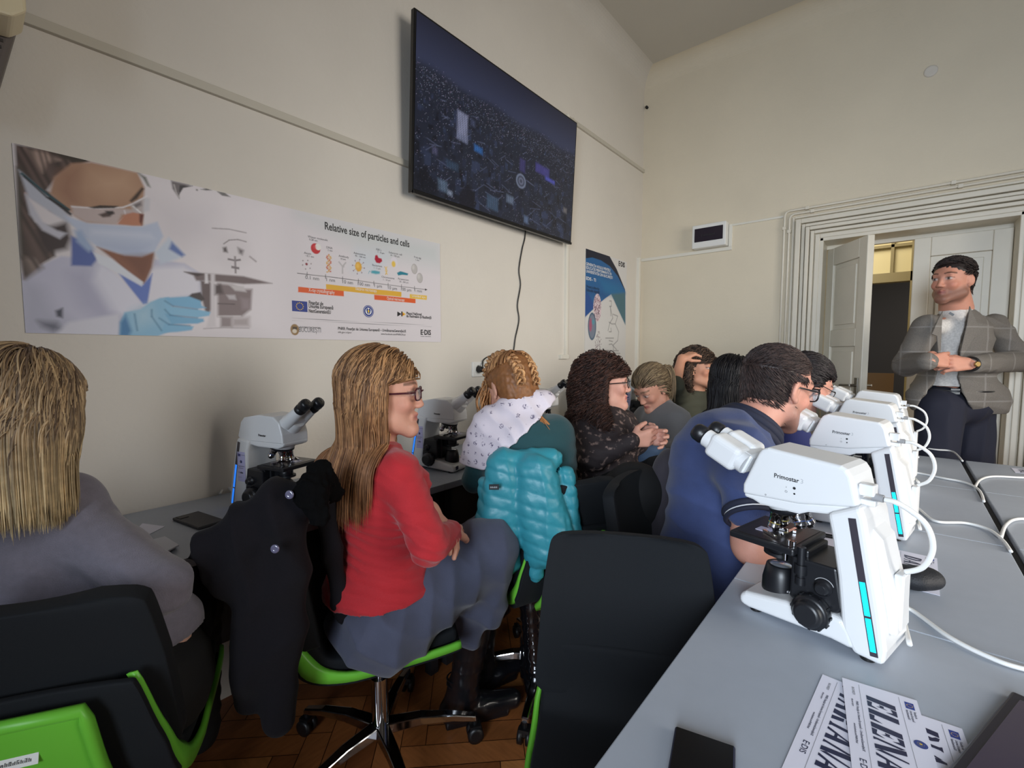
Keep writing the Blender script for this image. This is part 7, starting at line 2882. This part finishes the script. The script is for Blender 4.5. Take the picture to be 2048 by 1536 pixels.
top = torso_prims(pel, chest, neck - UP * 0.01, shL, shR, 0.155, 0.10, 0.06) + [RC(shR, elR, 0.062, 0.054, 0.05), RC(elR, wrR, 0.05, 0.038, 0.03), RC(shL, at(1600, 930, 2.1), 0.058, 0.05, 0.04)]
cloth('sweater', top, 0.009, mat('knit_navy', (26, 36, 96), rough=0.85, sheen=0.1), root, amp=0.0035, freq=45, seed=60)
cloth('trousers', [RC(pel, pel + fd * 0.3, 0.12, 0.09), RC(pel + fd * 0.3, pel + fd * 0.3 - UP * 0.45, 0.08, 0.06)], 0.012, tb_, root)
cap9 = [EL(H.w(0, -0.020, 0.055), (0.079, 0.095, 0.078), 0.02, H.M), EL(H.w(0, -0.05, -0.01), (0.068, 0.054, 0.072), 0.03, H.M), EL(H.w(0, -0.125, 0.03), (0.035, 0.035, 0.035), 0.02, H.M)]
V, Q, C = hair_cap(H, grow(cap9, -0.002), 0.006, (24, 20, 22), root)
ho = fast_mesh('hair', V, Q, hair_mat('hair_shine'), root, C)
o2, _ = grow_hair(H, hp, 1500, 9, 0, 0.08, cap=cap9, grav=0.03, lift=0.005, hug=0.9, width=0.003, cols=((18, 15, 17), (44, 36, 38)), flow=flow_back, seed=51)
join_into(ho, *take(o2))
glasses(H, root, (16, 16, 20), rim=0.0016, w=0.024, hgt=0.018)
f9.fix()

# ------------------------------------------------------------------ 10. standing man in the checked blazer
MY = 3.36
f10 = Fig('standing man with a short beard in a grey checked blazer, hands together', (0.24, 3.40, 0))
root = f10.root
DM = 2.42
fd = dirw(-0.62, -0.78)
H = Head(at(1904, 564, DM - 0.02), dirw(-0.95, -0.33, -0.03), up=dirw(0.05, 0, 1), size=0.97)
neck = at(1912, 618, DM + 0.02)
chest = at(1915, 680, DM + 0.03)
pel = at(1905, 790, DM + 0.04)
shR = at(1853, 655, DM - 0.06)       # picture-left shoulder
shL = at(1988, 653, DM + 0.10)
elR, wrR = at(1812, 730, DM - 0.02), at(1858, 722, DM - 0.22)
elL, wrL = at(2040, 722, DM + 0.08), at(1942, 728, DM - 0.22)
hp = head_prims(H, True, neck, 0.062)
hR = hand_prims(wrR, dirw(0.93, 0.05, 0.08), dirw(0.1, 0.9, -0.25), 1, curls=(0.55, 0.75, 0.8, 0.85), s=1.02, thumb_in=0.7)
hL = hand_prims(wrL, dirw(-0.93, 0.05, 0.02), dirw(-0.1, 0.9, -0.25), -1, curls=(0.35, 0.6, 0.7, 0.75), s=1.02, thumb_in=0.7)
hipR, hipL = at(1880, 815, DM), at(1938, 818, DM + 0.06)
knR, knL = at(1868, 960, DM), at(1948, 975, DM + 0.06)
anR, anL = at(1862, 1110, DM), at(1950, 1120, DM + 0.06)
anR[2] = anL[2] = 0.09
inner = torso_prims(pel, chest, neck, shL, shR, 0.11, 0.06, 0.05, sr=0.030, nb=0.062) + [RC(shR, elR, 0.035, 0.035), RC(elR, wrR, 0.035, 0.028), RC(shL, elL, 0.035, 0.035), RC(elL, wrL, 0.035, 0.028), RC(hipR, knR, 0.06, 0.05), RC(knR, anR, 0.045, 0.03), RC(hipL, knL, 0.06, 0.05), RC(knL, anL, 0.045, 0.03)]
skin_body(root, H, [(hp, 0.004), (hR, 0.0035), (hL, 0.0035), (inner, 0.014)], (196, 138, 116), (150, 84, 78), (62, 44, 34), beard=(70, 50, 42))
b = MB()
shirt = torso_prims(pel, chest, neck - UP * 0.03, shL, shR, 0.142, 0.100, 0.05, sr=0.038, nb=0.066) + [RC(neck - UP * 0.05, neck + UP * 0.012, 0.070, 0.066, 0.02)]
sh_m = mat('shirt_white_print', (206, 202, 198), rough=0.8, var=0.14, vscale=110, bump=0.1, bscale=300)
cloth('shirt', shirt, 0.006, sh_m, root, amp=0.003, freq=55, dirs=(((1, 0, 0.3), 1),), seed=70, cut=lambda X: (at(1910, 772, DM)[2] - X[:, 2]))
for rr_c in ('x',):
    pass
bz_m = mat('blazer_tweed', (112, 106, 100), rough=0.92, bump=0.25, bscale=420)
nt = bz_m.node_tree
tc = nt.nodes.new('ShaderNodeTexCoord')
sep = nt.nodes.new('ShaderNodeSeparateXYZ')
nt.links.new(tc.outputs['Object'], sep.inputs[0])
outs = []
for ax_, fr in (('X', 9.0), ('Z', 8.0)):
    m_ = nt.nodes.new('ShaderNodeMath')
    m_.operation = 'MULTIPLY'
    m_.inputs[1].default_value = fr
    nt.links.new(sep.outputs[ax_], m_.inputs[0])
    fr_ = nt.nodes.new('ShaderNodeMath')
    fr_.operation = 'FRACT'
    nt.links.new(m_.outputs[0], fr_.inputs[0])
    lt_ = nt.nodes.new('ShaderNodeMath')
    lt_.operation = 'LESS_THAN'
    lt_.inputs[1].default_value = 0.06
    nt.links.new(fr_.outputs[0], lt_.inputs[0])
    outs.append(lt_)
mx_ = nt.nodes.new('ShaderNodeMath')
mx_.operation = 'MAXIMUM'
nt.links.new(outs[0].outputs[0], mx_.inputs[0])
nt.links.new(outs[1].outputs[0], mx_.inputs[1])
nz = nt.nodes.new('ShaderNodeTexNoise')
nz.inputs['Scale'].default_value = 240
nt.links.new(tc.outputs['Object'], nz.inputs['Vector'])
mr = nt.nodes.new('ShaderNodeMixRGB')
mr.inputs[1].default_value = lin((92, 87, 82)) + (1,)
mr.inputs[2].default_value = lin((124, 118, 111)) + (1,)
nt.links.new(nz.outputs['Fac'], mr.inputs[0])
m3 = nt.nodes.new('ShaderNodeMixRGB')
m3.inputs[2].default_value = lin((142, 138, 134)) + (1,)
ms_ = nt.nodes.new('ShaderNodeMath')
ms_.operation = 'MULTIPLY'
ms_.inputs[1].default_value = 0.55
nt.links.new(mx_.outputs[0], ms_.inputs[0])
nt.links.new(ms_.outputs[0], m3.inputs[0])
nt.links.new(mr.outputs[0], m3.inputs[1])
nt.links.new(m3.outputs[0], nt.nodes['Principled BSDF'].inputs['Base Color'])
bz = torso_prims(pel, chest, neck - UP * 0.05, shL, shR, 0.172, 0.122, 0.05, sr=0.060)
bz += [RC(shR, elR, 0.064, 0.056, 0.03), RC(elR, wrR - unit(wrR - elR) * 0.02, 0.056, 0.044, 0.02), RC(shL, elL, 0.064, 0.056, 0.03), RC(elL, wrL - unit(wrL - elL) * 0.03, 0.056, 0.044, 0.02),
       RC(pel + UP * 0.02 + R_ * 0.07, at(1962, 800, DM + 0.02), 0.13, 0.115, 0.06), RC(pel + UP * 0.02 - R_ * 0.07, at(1852, 795, DM), 0.12, 0.085, 0.06)]
# open front: remove the wedge between the lapels
ctr = at(1905, 700, DM - 0.15)


def vopen(X):
    d = X - CAM
    s_ = d @ F_
    px = 1024 + FPX * (d @ R_) / s_
    py = 768 - FPX * (d @ U_) / s_
    front = (X - (chest + 0.0 * UP)) @ fd
    lo_ = np.interp(py, [590, 640, 700, 760, 790, 830], [1888, 1880, 1878, 1872, 1850, 1822])
    hi_ = np.interp(py, [590, 640, 700, 760, 790, 830], [1945, 1932, 1916, 1916, 1926, 1950])
    w_ = np.minimum(px - lo_, hi_ - px) * s_ / FPX
    wedge = np.minimum(w_, front * 2 + 0.02)
    body = np.ones(len(X)) * -1
    hem = at(1905, 826, DM)[2] - X[:, 2]
    return np.maximum(wedge, hem)


arms_only = [RC(elR, wrR - unit(wrR - elR) * 0.02, 0.060, 0.044, 0.03), RC(elL, wrL - unit(wrL - elL) * 0.03, 0.060, 0.044, 0.03)]
V, Q = mesh_sdf(bz, 0.006, vopen)
N = vnormals(V, Q)
V = folds(V, N, 0.004, 30, ((UP + R_ * 0.3, 1.0),), 71)
bo = fast_mesh('blazer', relax(V, Q, 1, 0.4), Q, bz_m, root)
cloth('blazer_sleeve', arms_only, 0.006, bz_m, bo, amp=0.004, freq=45, seed=72)
# lapels
b = MB()
for pts in ([(1884, 622), (1874, 640), (1862, 668), (1872, 672), (1876, 720), (1880, 700), (1882, 650)], [(1938, 612), (1950, 640), (1962, 668), (1946, 676), (1918, 722), (1920, 700), (1932, 650)]):
    q_ = [at(x, y, DM - (0.160 if x < 1905 else 0.125) + 0.0003 * (700 - y)) for x, y in pts]
    b.flat(q_, 0.006, -FH)
b.build('lapel', bz_m, bo, bev=0.002)
tr_ = [EL(pel - UP * 0.04, (0.165, 0.12, 0.12), 0.06), RC(hipR, knR, 0.105, 0.085, 0.03), RC(hipL, knL, 0.105, 0.085, 0.03), RC(knR, anR, 0.082, 0.068, 0.03), RC(knL, anL, 0.082, 0.068, 0.03)]
cloth('trousers', tr_, 0.008, mat('trousers_dark_navy', (26, 28, 44), rough=0.85), root, amp=0.004, freq=35, dirs=((R_, 1),), seed=74)
b = MB()
bc = at(1905, 780, DM + 0.02)
xb = unit(np.cross(fd, UP))
b.tube([bc + xb * 0.146 * math.cos(a) + fd * 0.110 * math.sin(a) for a in np.linspace(0, 2 * PI, 40, endpoint=False)], 0.016, 0, 8, True, 0.35)
b.box(bc + fd * 0.115, (0.034, 0.006, 0.028), 1, np.column_stack([xb, fd, UP]))
b.build('belt', [boot_m, mat('buckle_dark', (70, 68, 66), rough=0.35, metal=0.8)], root)
for a_ in (anR, anL):
    cloth('shoe', shoe(a_, fd, 0.27), 0.008, boot_m, root, amp=0)
b = MB()
wv_ = unit(wrL - elL)
Mw = frame_from(wv_, (0, 0, 1))
cw = wrL + wv_ * 0.004
b.tube([cw + (Mw[:, 0] * math.cos(a) + Mw[:, 2] * math.sin(a)) * 0.031 for a in np.linspace(0, 2 * PI, 24, endpoint=False)], 0.006, 0, 6, True)
b.lathe([(0, 0.013), (0.006, 0.013), (0.007, 0.010)], cw - FH * 0.030, -FH, 1, 20)
b.build('wristwatch', [blk_m, mat('watch_gold', (180, 150, 96), rough=0.25, metal=0.8)], root)
b = MB()
b.box(at(1903, 628, DM - 0.14), (0.022, 0.010, 0.010), 0, np.array(Matrix.Rotation(0.7, 3, 'Y')))
b.build('clip_microphone', blk_m, root)
capp = [EL(H.w(0, -0.017, 0.0545), (0.0775, 0.0935, 0.0755), 0.01, H.M), EL(H.w(0, -0.048, 0.0), (0.063, 0.050, 0.068), 0.02, H.M)]
V, Q, C = hair_cap(H, grow(capp, -0.0005), 0.005, (44, 34, 32), root, amp=0.0012, freq=400)
ho = fast_mesh('hair', V, Q, hair_mat('hair_shine'), root, C)
o2, _ = grow_hair(H, hp, 1300, 7, 0, 0.028, cap=capp, grav=0.02, lift=0.006, width=0.0022, face_y=9, cols=((28, 22, 22), (58, 46, 42)), flow=flow_fwd, seed=52, front=0.090, side=0.035, nape=-0.105)
join_into(ho, *take(o2))
f10.fix()


# ================================================================== THINGS ON THE TABLES
TZ = 0.7505
cab_m = mat('cable_white', (226, 226, 224), rough=0.4)


def scope_pt(i, u, v, z):
    x, y, r = RS[i]
    a = math.radians(r)
    return np.array([x + u * math.cos(a) - v * math.sin(a), y + u * math.sin(a) + v * math.cos(a), TZ + z])


lbs = ['white cable looping from the nearest microscope and across the table edge', 'white cable from the second microscope lying over the table gap', 'white cable from the third microscope lying over the table gap', 'white cable looping behind the farthest microscope']
for i in range(4):
    b = MB()
    # upper loop: from the head plug out and down to the rear
    p = [scope_pt(i, 0.212, -0.020, 0.262), scope_pt(i, 0.232, -0.018, 0.259), scope_pt(i, 0.262, -0.012, 0.236), scope_pt(i, 0.272, -0.008, 0.200), scope_pt(i, 0.262, -0.006, 0.165), scope_pt(i, 0.240, -0.004, 0.147)]
    b.tube(smooth_path(p, 8), 0.0042, n=8)
    o = b.build('usb_cable', cab_m)
    tag(o, ['short white loop of cable at the back of the nearest microscope', 'short white loop of cable at the back of the second microscope', 'short white loop of cable at the back of the third microscope', 'short white loop of cable at the back of the farthest microscope'][i], 'cable', 'white cables at the microscope backs')
    b = MB()
    if i == 0:
        p = [scope_pt(0, 0.250, 0.0, 0.030), onz(1810, 1215, TZ + 0.005), onz(1900, 1275, TZ + .005), onz(1980, 1315, TZ + .005), onz(2048, 1338, TZ + .005), onz(2200, 1370, TZ + .005)]
    elif i == 1:
        p = [scope_pt(1, 0.250, 0.0, 0.030), onz(1832, 1015, TZ + .005), onz(1870, 1042, TZ + .005), onz(1930, 1046, TZ + .005), onz(1975, 1058, TZ + .005), onz(2005, 1080, TZ + .005), onz(2022, 1103, TZ + .004)]
    elif i == 2:
        p = [scope_pt(2, 0.250, 0.0, 0.030), onz(1825, 945, TZ + .005), onz(1890, 957, TZ + .005), onz(1930, 965, TZ + .005), onz(1958, 980, TZ + .005), onz(1968, 1003, TZ + .004)]
    else:
        p = [scope_pt(3, 0.250, 0.0, 0.030), onz(1818, 892, TZ + .005), onz(1870, 899, TZ + .005), onz(1905, 903, TZ + .005), onz(1925, 922, TZ + .004)]
    b.tube(smooth_path(p, 8), 0.0040, n=8)
    o = b.build('power_cable', cab_m)
    tag(o, ['white cable running from the nearest microscope to the right edge of the view', 'white cable from the second microscope to the gap between the tables', 'white cable from the third microscope to the gap between the tables', 'white cable from the farthest microscope to the gap between the tables'][i], 'cable', 'white cables across the right tables')
for p, lb in (([onz(1950, 975, TZ + .004), onz(1960, 960, TZ + .006), onz(1985, 953, TZ + .005), onz(2040, 955, TZ + .005), onz(2110, 958, TZ + .005)], 'white cable on the far tables leaving the gap to the right'),
              ([onz(2002, 1075, TZ + .004), onz(2012, 1050, TZ + .006), onz(2035, 1038, TZ + .005), onz(2090, 1040, TZ + .005)], 'white cable at the right picture edge rising out of the gap')):
    b = MB()
    b.tube(smooth_path(p, 8), 0.0042, n=8)
    tag(b.build('power_cable', cab_m), lb, 'cable', 'white cables across the right tables')
# small white cable behind the left microscope
b = MB()
b.tube(smooth_path([onz(440, 988, TZ + .005), onz(452, 972, TZ + .02), onz(470, 985, TZ + .005), onz(500, 985, TZ + .005)], 6), 0.004, n=8)
tag(b.build('usb_cable', cab_m), 'short white cable end on the table beside the first left microscope', 'cable')

card_m = mat('card_paper', (226, 226, 240), rough=0.6, spec=0.3)
navy_ink = mat('ink_navy', (30, 32, 66), rough=0.5)

GL_ = {  # stencil italic capitals on a 1x1 box: list of polygons
    'E': [[(0, 0), (.42, 0), (.42, 1), (0, 1)], [(.50, .80), (.80, .86), (.95, .62), (1, 1), (.50, 1)], [(.50, .42), (.66, .44), (.74, .30), (.74, .70), (.66, .56), (.50, .58)], [(.50, 0), (1, 0), (.98, .40), (.82, .14), (.50, .18)]],
    'L': [[(0, 0), (.42, 0), (.42, 1), (0, 1)], [(.50, 0), (1, 0), (.98, .42), (.80, .15), (.50, .18)]],
    'N': [[(0, 0), (.22, 0), (.15, .1), (.15, .85), (.0, 1)], [(.10, 1), (.46, 1), (.90, .0), (.56, 0)], [(.82, .2), (.90, 1), (1, 1), (1, .0)]],
    'A': [[(0, 0), (.20, 0), (.42, .80), (.36, .9)], [(.46, 1), (.60, 1), (1, 0), (.62, 0), (.40, .78)], [(.25, .28), (.56, .28), (.52, .38), (.30, .38)]],
    'I': [[(.1, 0), (.9, 0), (.72, .1), (.72, .9), (.9, 1), (.1, 1), (.28, .9), (.28, .1)]],
    'R': [[(0, 0), (.42, 0), (.42, 1), (0, 1)], [(.50, .86), (.70, .82), (.66, .62), (.50, .56), (.52, .48), (.86, .52), (.98, .72), (.86, .96), (.50, 1)], [(.50, .42), (.80, .42), (1, 0), (.66, 0)]],
    'M': [[(0, 0), (.14, 0), (.14, .9), (0, 1)], [(.14, 1), (.40, 1), (.60, .2), (.42, .1)], [(.55, .3), (.66, 1), (.72, 1), (.62, .12)], [(.74, 0), (1, 0), (1, 1), (.74, 1)]],
    'D': [[(0, 0), (.42, 0), (.42, 1), (0, 1)], [(.50, 0), (.78, .06), (.98, .3), (.98, .7), (.78, .94), (.50, 1), (.50, .88), (.66, .76), (.66, .24), (.50, .12)]],
    'O': [[(.46, 0), (.46, 1), (.15, .9), (0, .6), (0, .4), (.15, .1)], [(.56, 0), (.85, .1), (1, .4), (1, .6), (.85, .9), (.56, 1), (.62, .6), (.62, .4)]],
}


def name_card(org, ang, word, z, lb, w=0.087, L=0.23, woff=0.0):
    """org: far left corner; ang: direction (degrees) of the long side toward the viewer; the text reads along it"""
    a = math.radians(ang)
    dn = np.array([math.cos(a), math.sin(a), 0])
    xs = np.array([-dn[1], dn[0], 0])
    o = empty('name_card', (org[0], org[1], z), 0, lb, 'name card', 'paper name cards on the front table')
    b = MB()
    b.flat([(0, 0, 0), tuple(xs * w), tuple(xs * w + dn * L), tuple(dn * L)], 0.0006)
    b.build('paper', card_m, o)
    b = MB()
    e = 0.0009
    p = 0.026 + woff
    hgt, wid = 0.032, 0.0245
    base_x = 0.027
    for ch in word:
        cw = wid * (0.55 if ch == 'I' else 1.25 if ch == 'M' else 1.05)
        for poly in GL_[ch]:
            pts = []
            for (a_, c_) in poly:
                q_ = dn * (p + (a_ * 0.92 + c_ * 0.22) * cw) + xs * (base_x + c_ * hgt)
                pts.append((q_[0], q_[1], e))
            b.flat(pts, 0, (0, 0, 1), 0)
        p += cw * 1.10

    def tx(t, sz, ax_, ay, mw, mi=0):
        q_ = dn * ay + xs * ax_
        b.text(t, sz, (q_[0], q_[1], e), dn, xs, mi, 0, 0.00006, 'LEFT', 1, mw)
    tx('PNRR: Finanțat de Uniunea Europeană – UrmătoareaGenerațieUE', 0.0040, 0.0135, 0.048, 0.098)
    tx('mfe.gov.ro/pnrr', 0.0034, 0.0085, 0.045, 0.017)
    tx('www.facebook.com/PNRROficial', 0.0034, 0.0075, 0.098, 0.038)
    tx('E·DIS', 0.0100, 0.0090, 0.160, 0.024)
    tx('BUCUREȘTI', 0.0040, 0.0110, 0.016, 0.018, 1)
    for x_ in (0.020, 0.066):
        q0, q1 = xs * x_ + dn * 0.006, xs * x_ + dn * (L - 0.008)
        h_ = xs * 0.0002
        up_ = np.array([0, 0, e])
        b.flat([q0 - h_ + up_, q1 - h_ + up_, q1 + h_ + up_, q0 + h_ + up_], 0, (0, 0, 1), 1)
    f = xs * 0.0715 + dn * 0.012
    eu_flag(b, (f[0], f[1], e), dn, xs, 0.0145, (0, 0, 1), 0.0001)
    for k, (t, w_) in enumerate((('Finanțat de', 0.014), ('Uniunea Europeană', 0.023), ('NextGenerationEU', 0.021))):
        tx(t, 0.0040, 0.0790 - k * 0.0042, 0.030, w_)
    m = xs * 0.0765 + dn * 0.095
    emblem(b, (m[0], m[1], e), dn, xs, 0.0070, (0, 0, 1), 0.0001)
    b.build('lettering', [navy_ink, gry_m, blue_m, yel_m], o, fixn=False)
    return o


name_card((-0.070, 0.833), -94.3, 'MARIANA', TZ + 0.0001, 'leftmost name card of the fan, partly under the middle card', woff=-0.018)
name_card((0.085 - 0.0865, 0.827 - 0.009), -84, 'DIANA', TZ + 0.0005, 'rightmost name card of the fan, its first letters D and I showing', woff=-0.004)
name_card((-0.046, 0.840), -82.5, 'ELENA', TZ + 0.0022, 'middle name card on top of the fan, reading from E to N in full')

# far paper with case on it
o = name_card((0.004, 1.498), -91.5, 'DANA', TZ + 0.0001, 'name card under the black glasses case beside the nearest microscope')
b = MB()
b.flat([onz(*p, 0.7512) for p in ((1650, 1065), (1700, 1075), (1680, 1135), (1645, 1115))], 0.0006)
tag(b.build('paper_sheet', card_m), 'plain pale paper sheet behind the arm of the nearest microscope', 'paper')
# glasses case
c0, c1 = onz(1770, 1145, 0.775), onz(1868, 1158, 0.775)
V, Q = mesh_sdf([RC(c0 + (c1 - c0) * 0.1, c1 * 0.85 + c0 * 0.15, 0.030, 0.026, 0.02, (np.array([0, 0, 1.0]), 1.35)), RC(c0 + (c1 - c0) * 0.5 + np.array([0.01, -0.012, 0]), c1 * 0.85 + c0 * 0.15, 0.026, 0.022, 0.02, (np.array([0, 0, 1.0]), 1.35))], 0.003)
case = fast_mesh('glasses_case', V, Q, mat('case_black', (22, 24, 30), rough=0.6, bump=0.3, bscale=400))
tag(case, 'soft black glasses case on a name card beside the nearest microscope', 'glasses case')
# pen
b = MB()
b.cyl(onz(1636, 1068, TZ + 0.0062), onz(1664, 1073, TZ + 0.0062), 0.0055)
b.cyl(onz(1664, 1073, TZ + 0.0062), onz(1712, 1082, TZ + 0.0062), 0.0045)
pen = tag(b.build('pen', blk_m), 'black pen lying on the table behind the nearest microscope stage', 'pen')

# phone lower centre
def phone(c, ang, w, L, lb, back=False, z=TZ, cat='phone'):
    o = empty('phone', (c[0], c[1], z), ang, lb, cat)
    b = MB()
    b.bb((-w / 2, -L / 2, 0.0), (w / 2, L / 2, 0.0085))
    b.build('body', mat('phone_case_grey', (52, 52, 56), rough=0.5) if back else mat('phone_edge', (60, 60, 80), rough=0.25, metal=0.8), o, bev=0.003, seg=3)
    b = MB()
    if back:
        b.bb((-w / 2 + 0.006, L / 2 - 0.034, 0.0086), (-w / 2 + 0.030, L / 2 - 0.006, 0.0102))
        b.build('camera_bump', blk_m, o, bev=0.001)
    else:
        b.bb((-w / 2 + 0.0025, -L / 2 + 0.0025, 0.0086), (w / 2 - 0.0025, L / 2 - 0.0025, 0.0090))
        b.build('screen', mat('phone_glass', (10, 11, 16), rough=0.22, spec=0.25), o)
    return o


p1, p2, p3 = onz(1350, 1462, TZ), onz(1460, 1500, TZ), onz(1328, 1536, TZ)
xd = (p2 - p1) / np.linalg.norm(p2 - p1)
yd = np.array([-xd[1], xd[0], 0])
cc = p1 + xd * 0.036 - yd * 0.078
phone(cc, math.atan2(xd[1], xd[0]), 0.072, 0.156, 'black phone lying screen up at the bottom edge of the front table')
# tablet at lower right corner
p1 = onz(2018, 1398, TZ)
dd = onz(1905, 1536, TZ) - p1
dd /= np.linalg.norm(dd)
ex = np.array([-dd[1], dd[0], 0])
o = empty('tablet', tuple(p1 + dd * 0.12 + ex * 0.09), math.atan2(-dd[1], -dd[0]) - PI / 2, 'dark tablet at the lower right corner with a purplish screen', 'tablet')
o.location.z = TZ
b = MB()
b.bb((-0.09, -0.13, 0), (0.09, 0.13, 0.010))
b.build('body', mat('tablet_body', (26, 24, 38), rough=0.35), o, bev=0.004, seg=3)
b = MB()
b.bb((-0.078, -0.115, 0.0101), (0.078, 0.112, 0.0106))
b.build('screen', mat('tablet_screen', (38, 30, 52), rough=0.1, coat=0.6, emit=(44, 34, 62), estr=0.25), o)
b = MB()
b.cyl((-0.02, -0.02, 0.0106), (-0.02, -0.02, 0.0110), 0.012)
b.build('app_icon', mat('icon_dim', (80, 70, 96)), o)
# left table phone and papers
p1, p2 = onz(350, 1047, TZ), onz(395, 1034, TZ)
phone((p1 + p2) / 2 + np.array([0.040, 0.02, 0]), math.radians(100), 0.072, 0.15, 'dark grey phone lying face down on the left table', True)
b = MB()
b.flat([onz(*p, TZ + 0.0002) for p in ((270, 1062), (285, 1047), (330, 1053), (300, 1068))], 0.0006)
tag(b.build('paper_note', card_m), 'small white paper note on the left table beside the blonde woman', 'paper')
b = MB()
for k in range(3):
    b.flat([onz(*p, TZ + 0.0002 + k * 0.004) for p in ((290 + 4 * k, 1085), (330, 1075), (352 + 3 * k, 1092), (320, 1112))], 0.0035)
tag(b.build('tissue_pack', mat('tissue_white', (214, 216, 224), rough=0.8)), 'flat white tissue pack on the left table near the elbow', 'tissues')
# open book with red cover
bk = empty('open_book', tuple(onz(925, 925, TZ)), math.radians(20), 'open notebook with a red cover beside the microscope near the braided woman', 'book')
b = MB()
b.bb((-0.11, -0.075, 0.0), (0.11, 0.075, 0.003))
b.build('cover', mat('book_red', (190, 50, 50), rough=0.5), bk)
for sx, nm in ((-1, 'left'), (1, 'right')):
    b = MB()
    b.prism([(0, 0.003), (sx * 0.105, 0.003), (sx * 0.105, 0.006), (sx * 0.05, 0.013), (sx * 0.01, 0.012), (0, 0.006)], -0.072, 0.072, 1)
    for k in range(8):
        b.box((sx * 0.055, -0.05 + k * 0.014, 0.0131), (0.06, 0.0012, 0.0006), 1)
    b.build('page_block', [mat('paper_cream', (222, 212, 178), rough=0.7), gry_m], bk)
# yellow notes on table near curly woman
b = MB()
c_ = onz(1142, 848, TZ)
b.bb((c_[0] - 0.04, c_[1] - 0.03, TZ), (c_[0] + 0.04, c_[1] + 0.03, TZ + 0.012))
tag(b.build('sticky_notes', mat('note_yellow', (222, 218, 130), rough=0.7)), 'pad of pale yellow notes on the wall table behind the braided woman', 'notes')
# green display box behind first left microscope
gb = empty('green_bag', (0, 0, 0), 0, 'dark green quilted bag on the table behind the woman in red', 'bag')
c_ = onz(650, 935, TZ) + np.array([0.0, 0.02, 0])
V, Q = mesh_sdf([BX(c_ + [0, 0, 0.10], (0.05, 0.13, 0.085), 0.012, 0.01)], 0.007)
N = vnormals(V, Q)
V = V + N * (0.0035 * snoise(V, 70, 4))[:, None]
fast_mesh('bag_body', V, Q, mat('bag_green', (58, 70, 48), rough=0.6, var=0.2, vscale=40), gb)
b = MB()
b.tube(smooth_path([c_ + [0.0, -0.08, 0.19], c_ + [0.0, -0.05, 0.215], c_ + [0, 0.03, 0.215], c_ + [0, 0.07, 0.19]], 6), 0.005)
b.build('handle', mat('bag_green_dark', (36, 44, 32), rough=0.6), gb)
# label on far table
b = MB()
c_ = onz(2040, 942, TZ)
b.bb((c_[0] - 0.02, c_[1] - 0.05, TZ), (c_[0] + 0.10, c_[1] + 0.05, TZ + 0.0008))
cd_ = tag(b.build('name_card', card_m), 'white card lying on the far table at the right edge of the view', 'name card')
b = MB()
b.text('DIA', 0.03, (c_[0] + 0.018, c_[1] - 0.04, TZ + 0.0012), (0, 1, 0), (-1, 0, 0), 0, 0.0, 0.0008, 'LEFT', 1, 0.075)
b.build('lettering', navy_ink, cd_, fixn=False)

# black strip added to keep the gap between the two table rows dark
b = MB()
b.bb((0.2375, -0.14, 0.705), (0.2525, 2.96, 0.735))
tag(b.build('gap_dark_strip', mat('gap_strip_black', (14, 14, 15), rough=0.7)), 'long black cable channel sunk in the gap between the two table rows', 'cable channel')
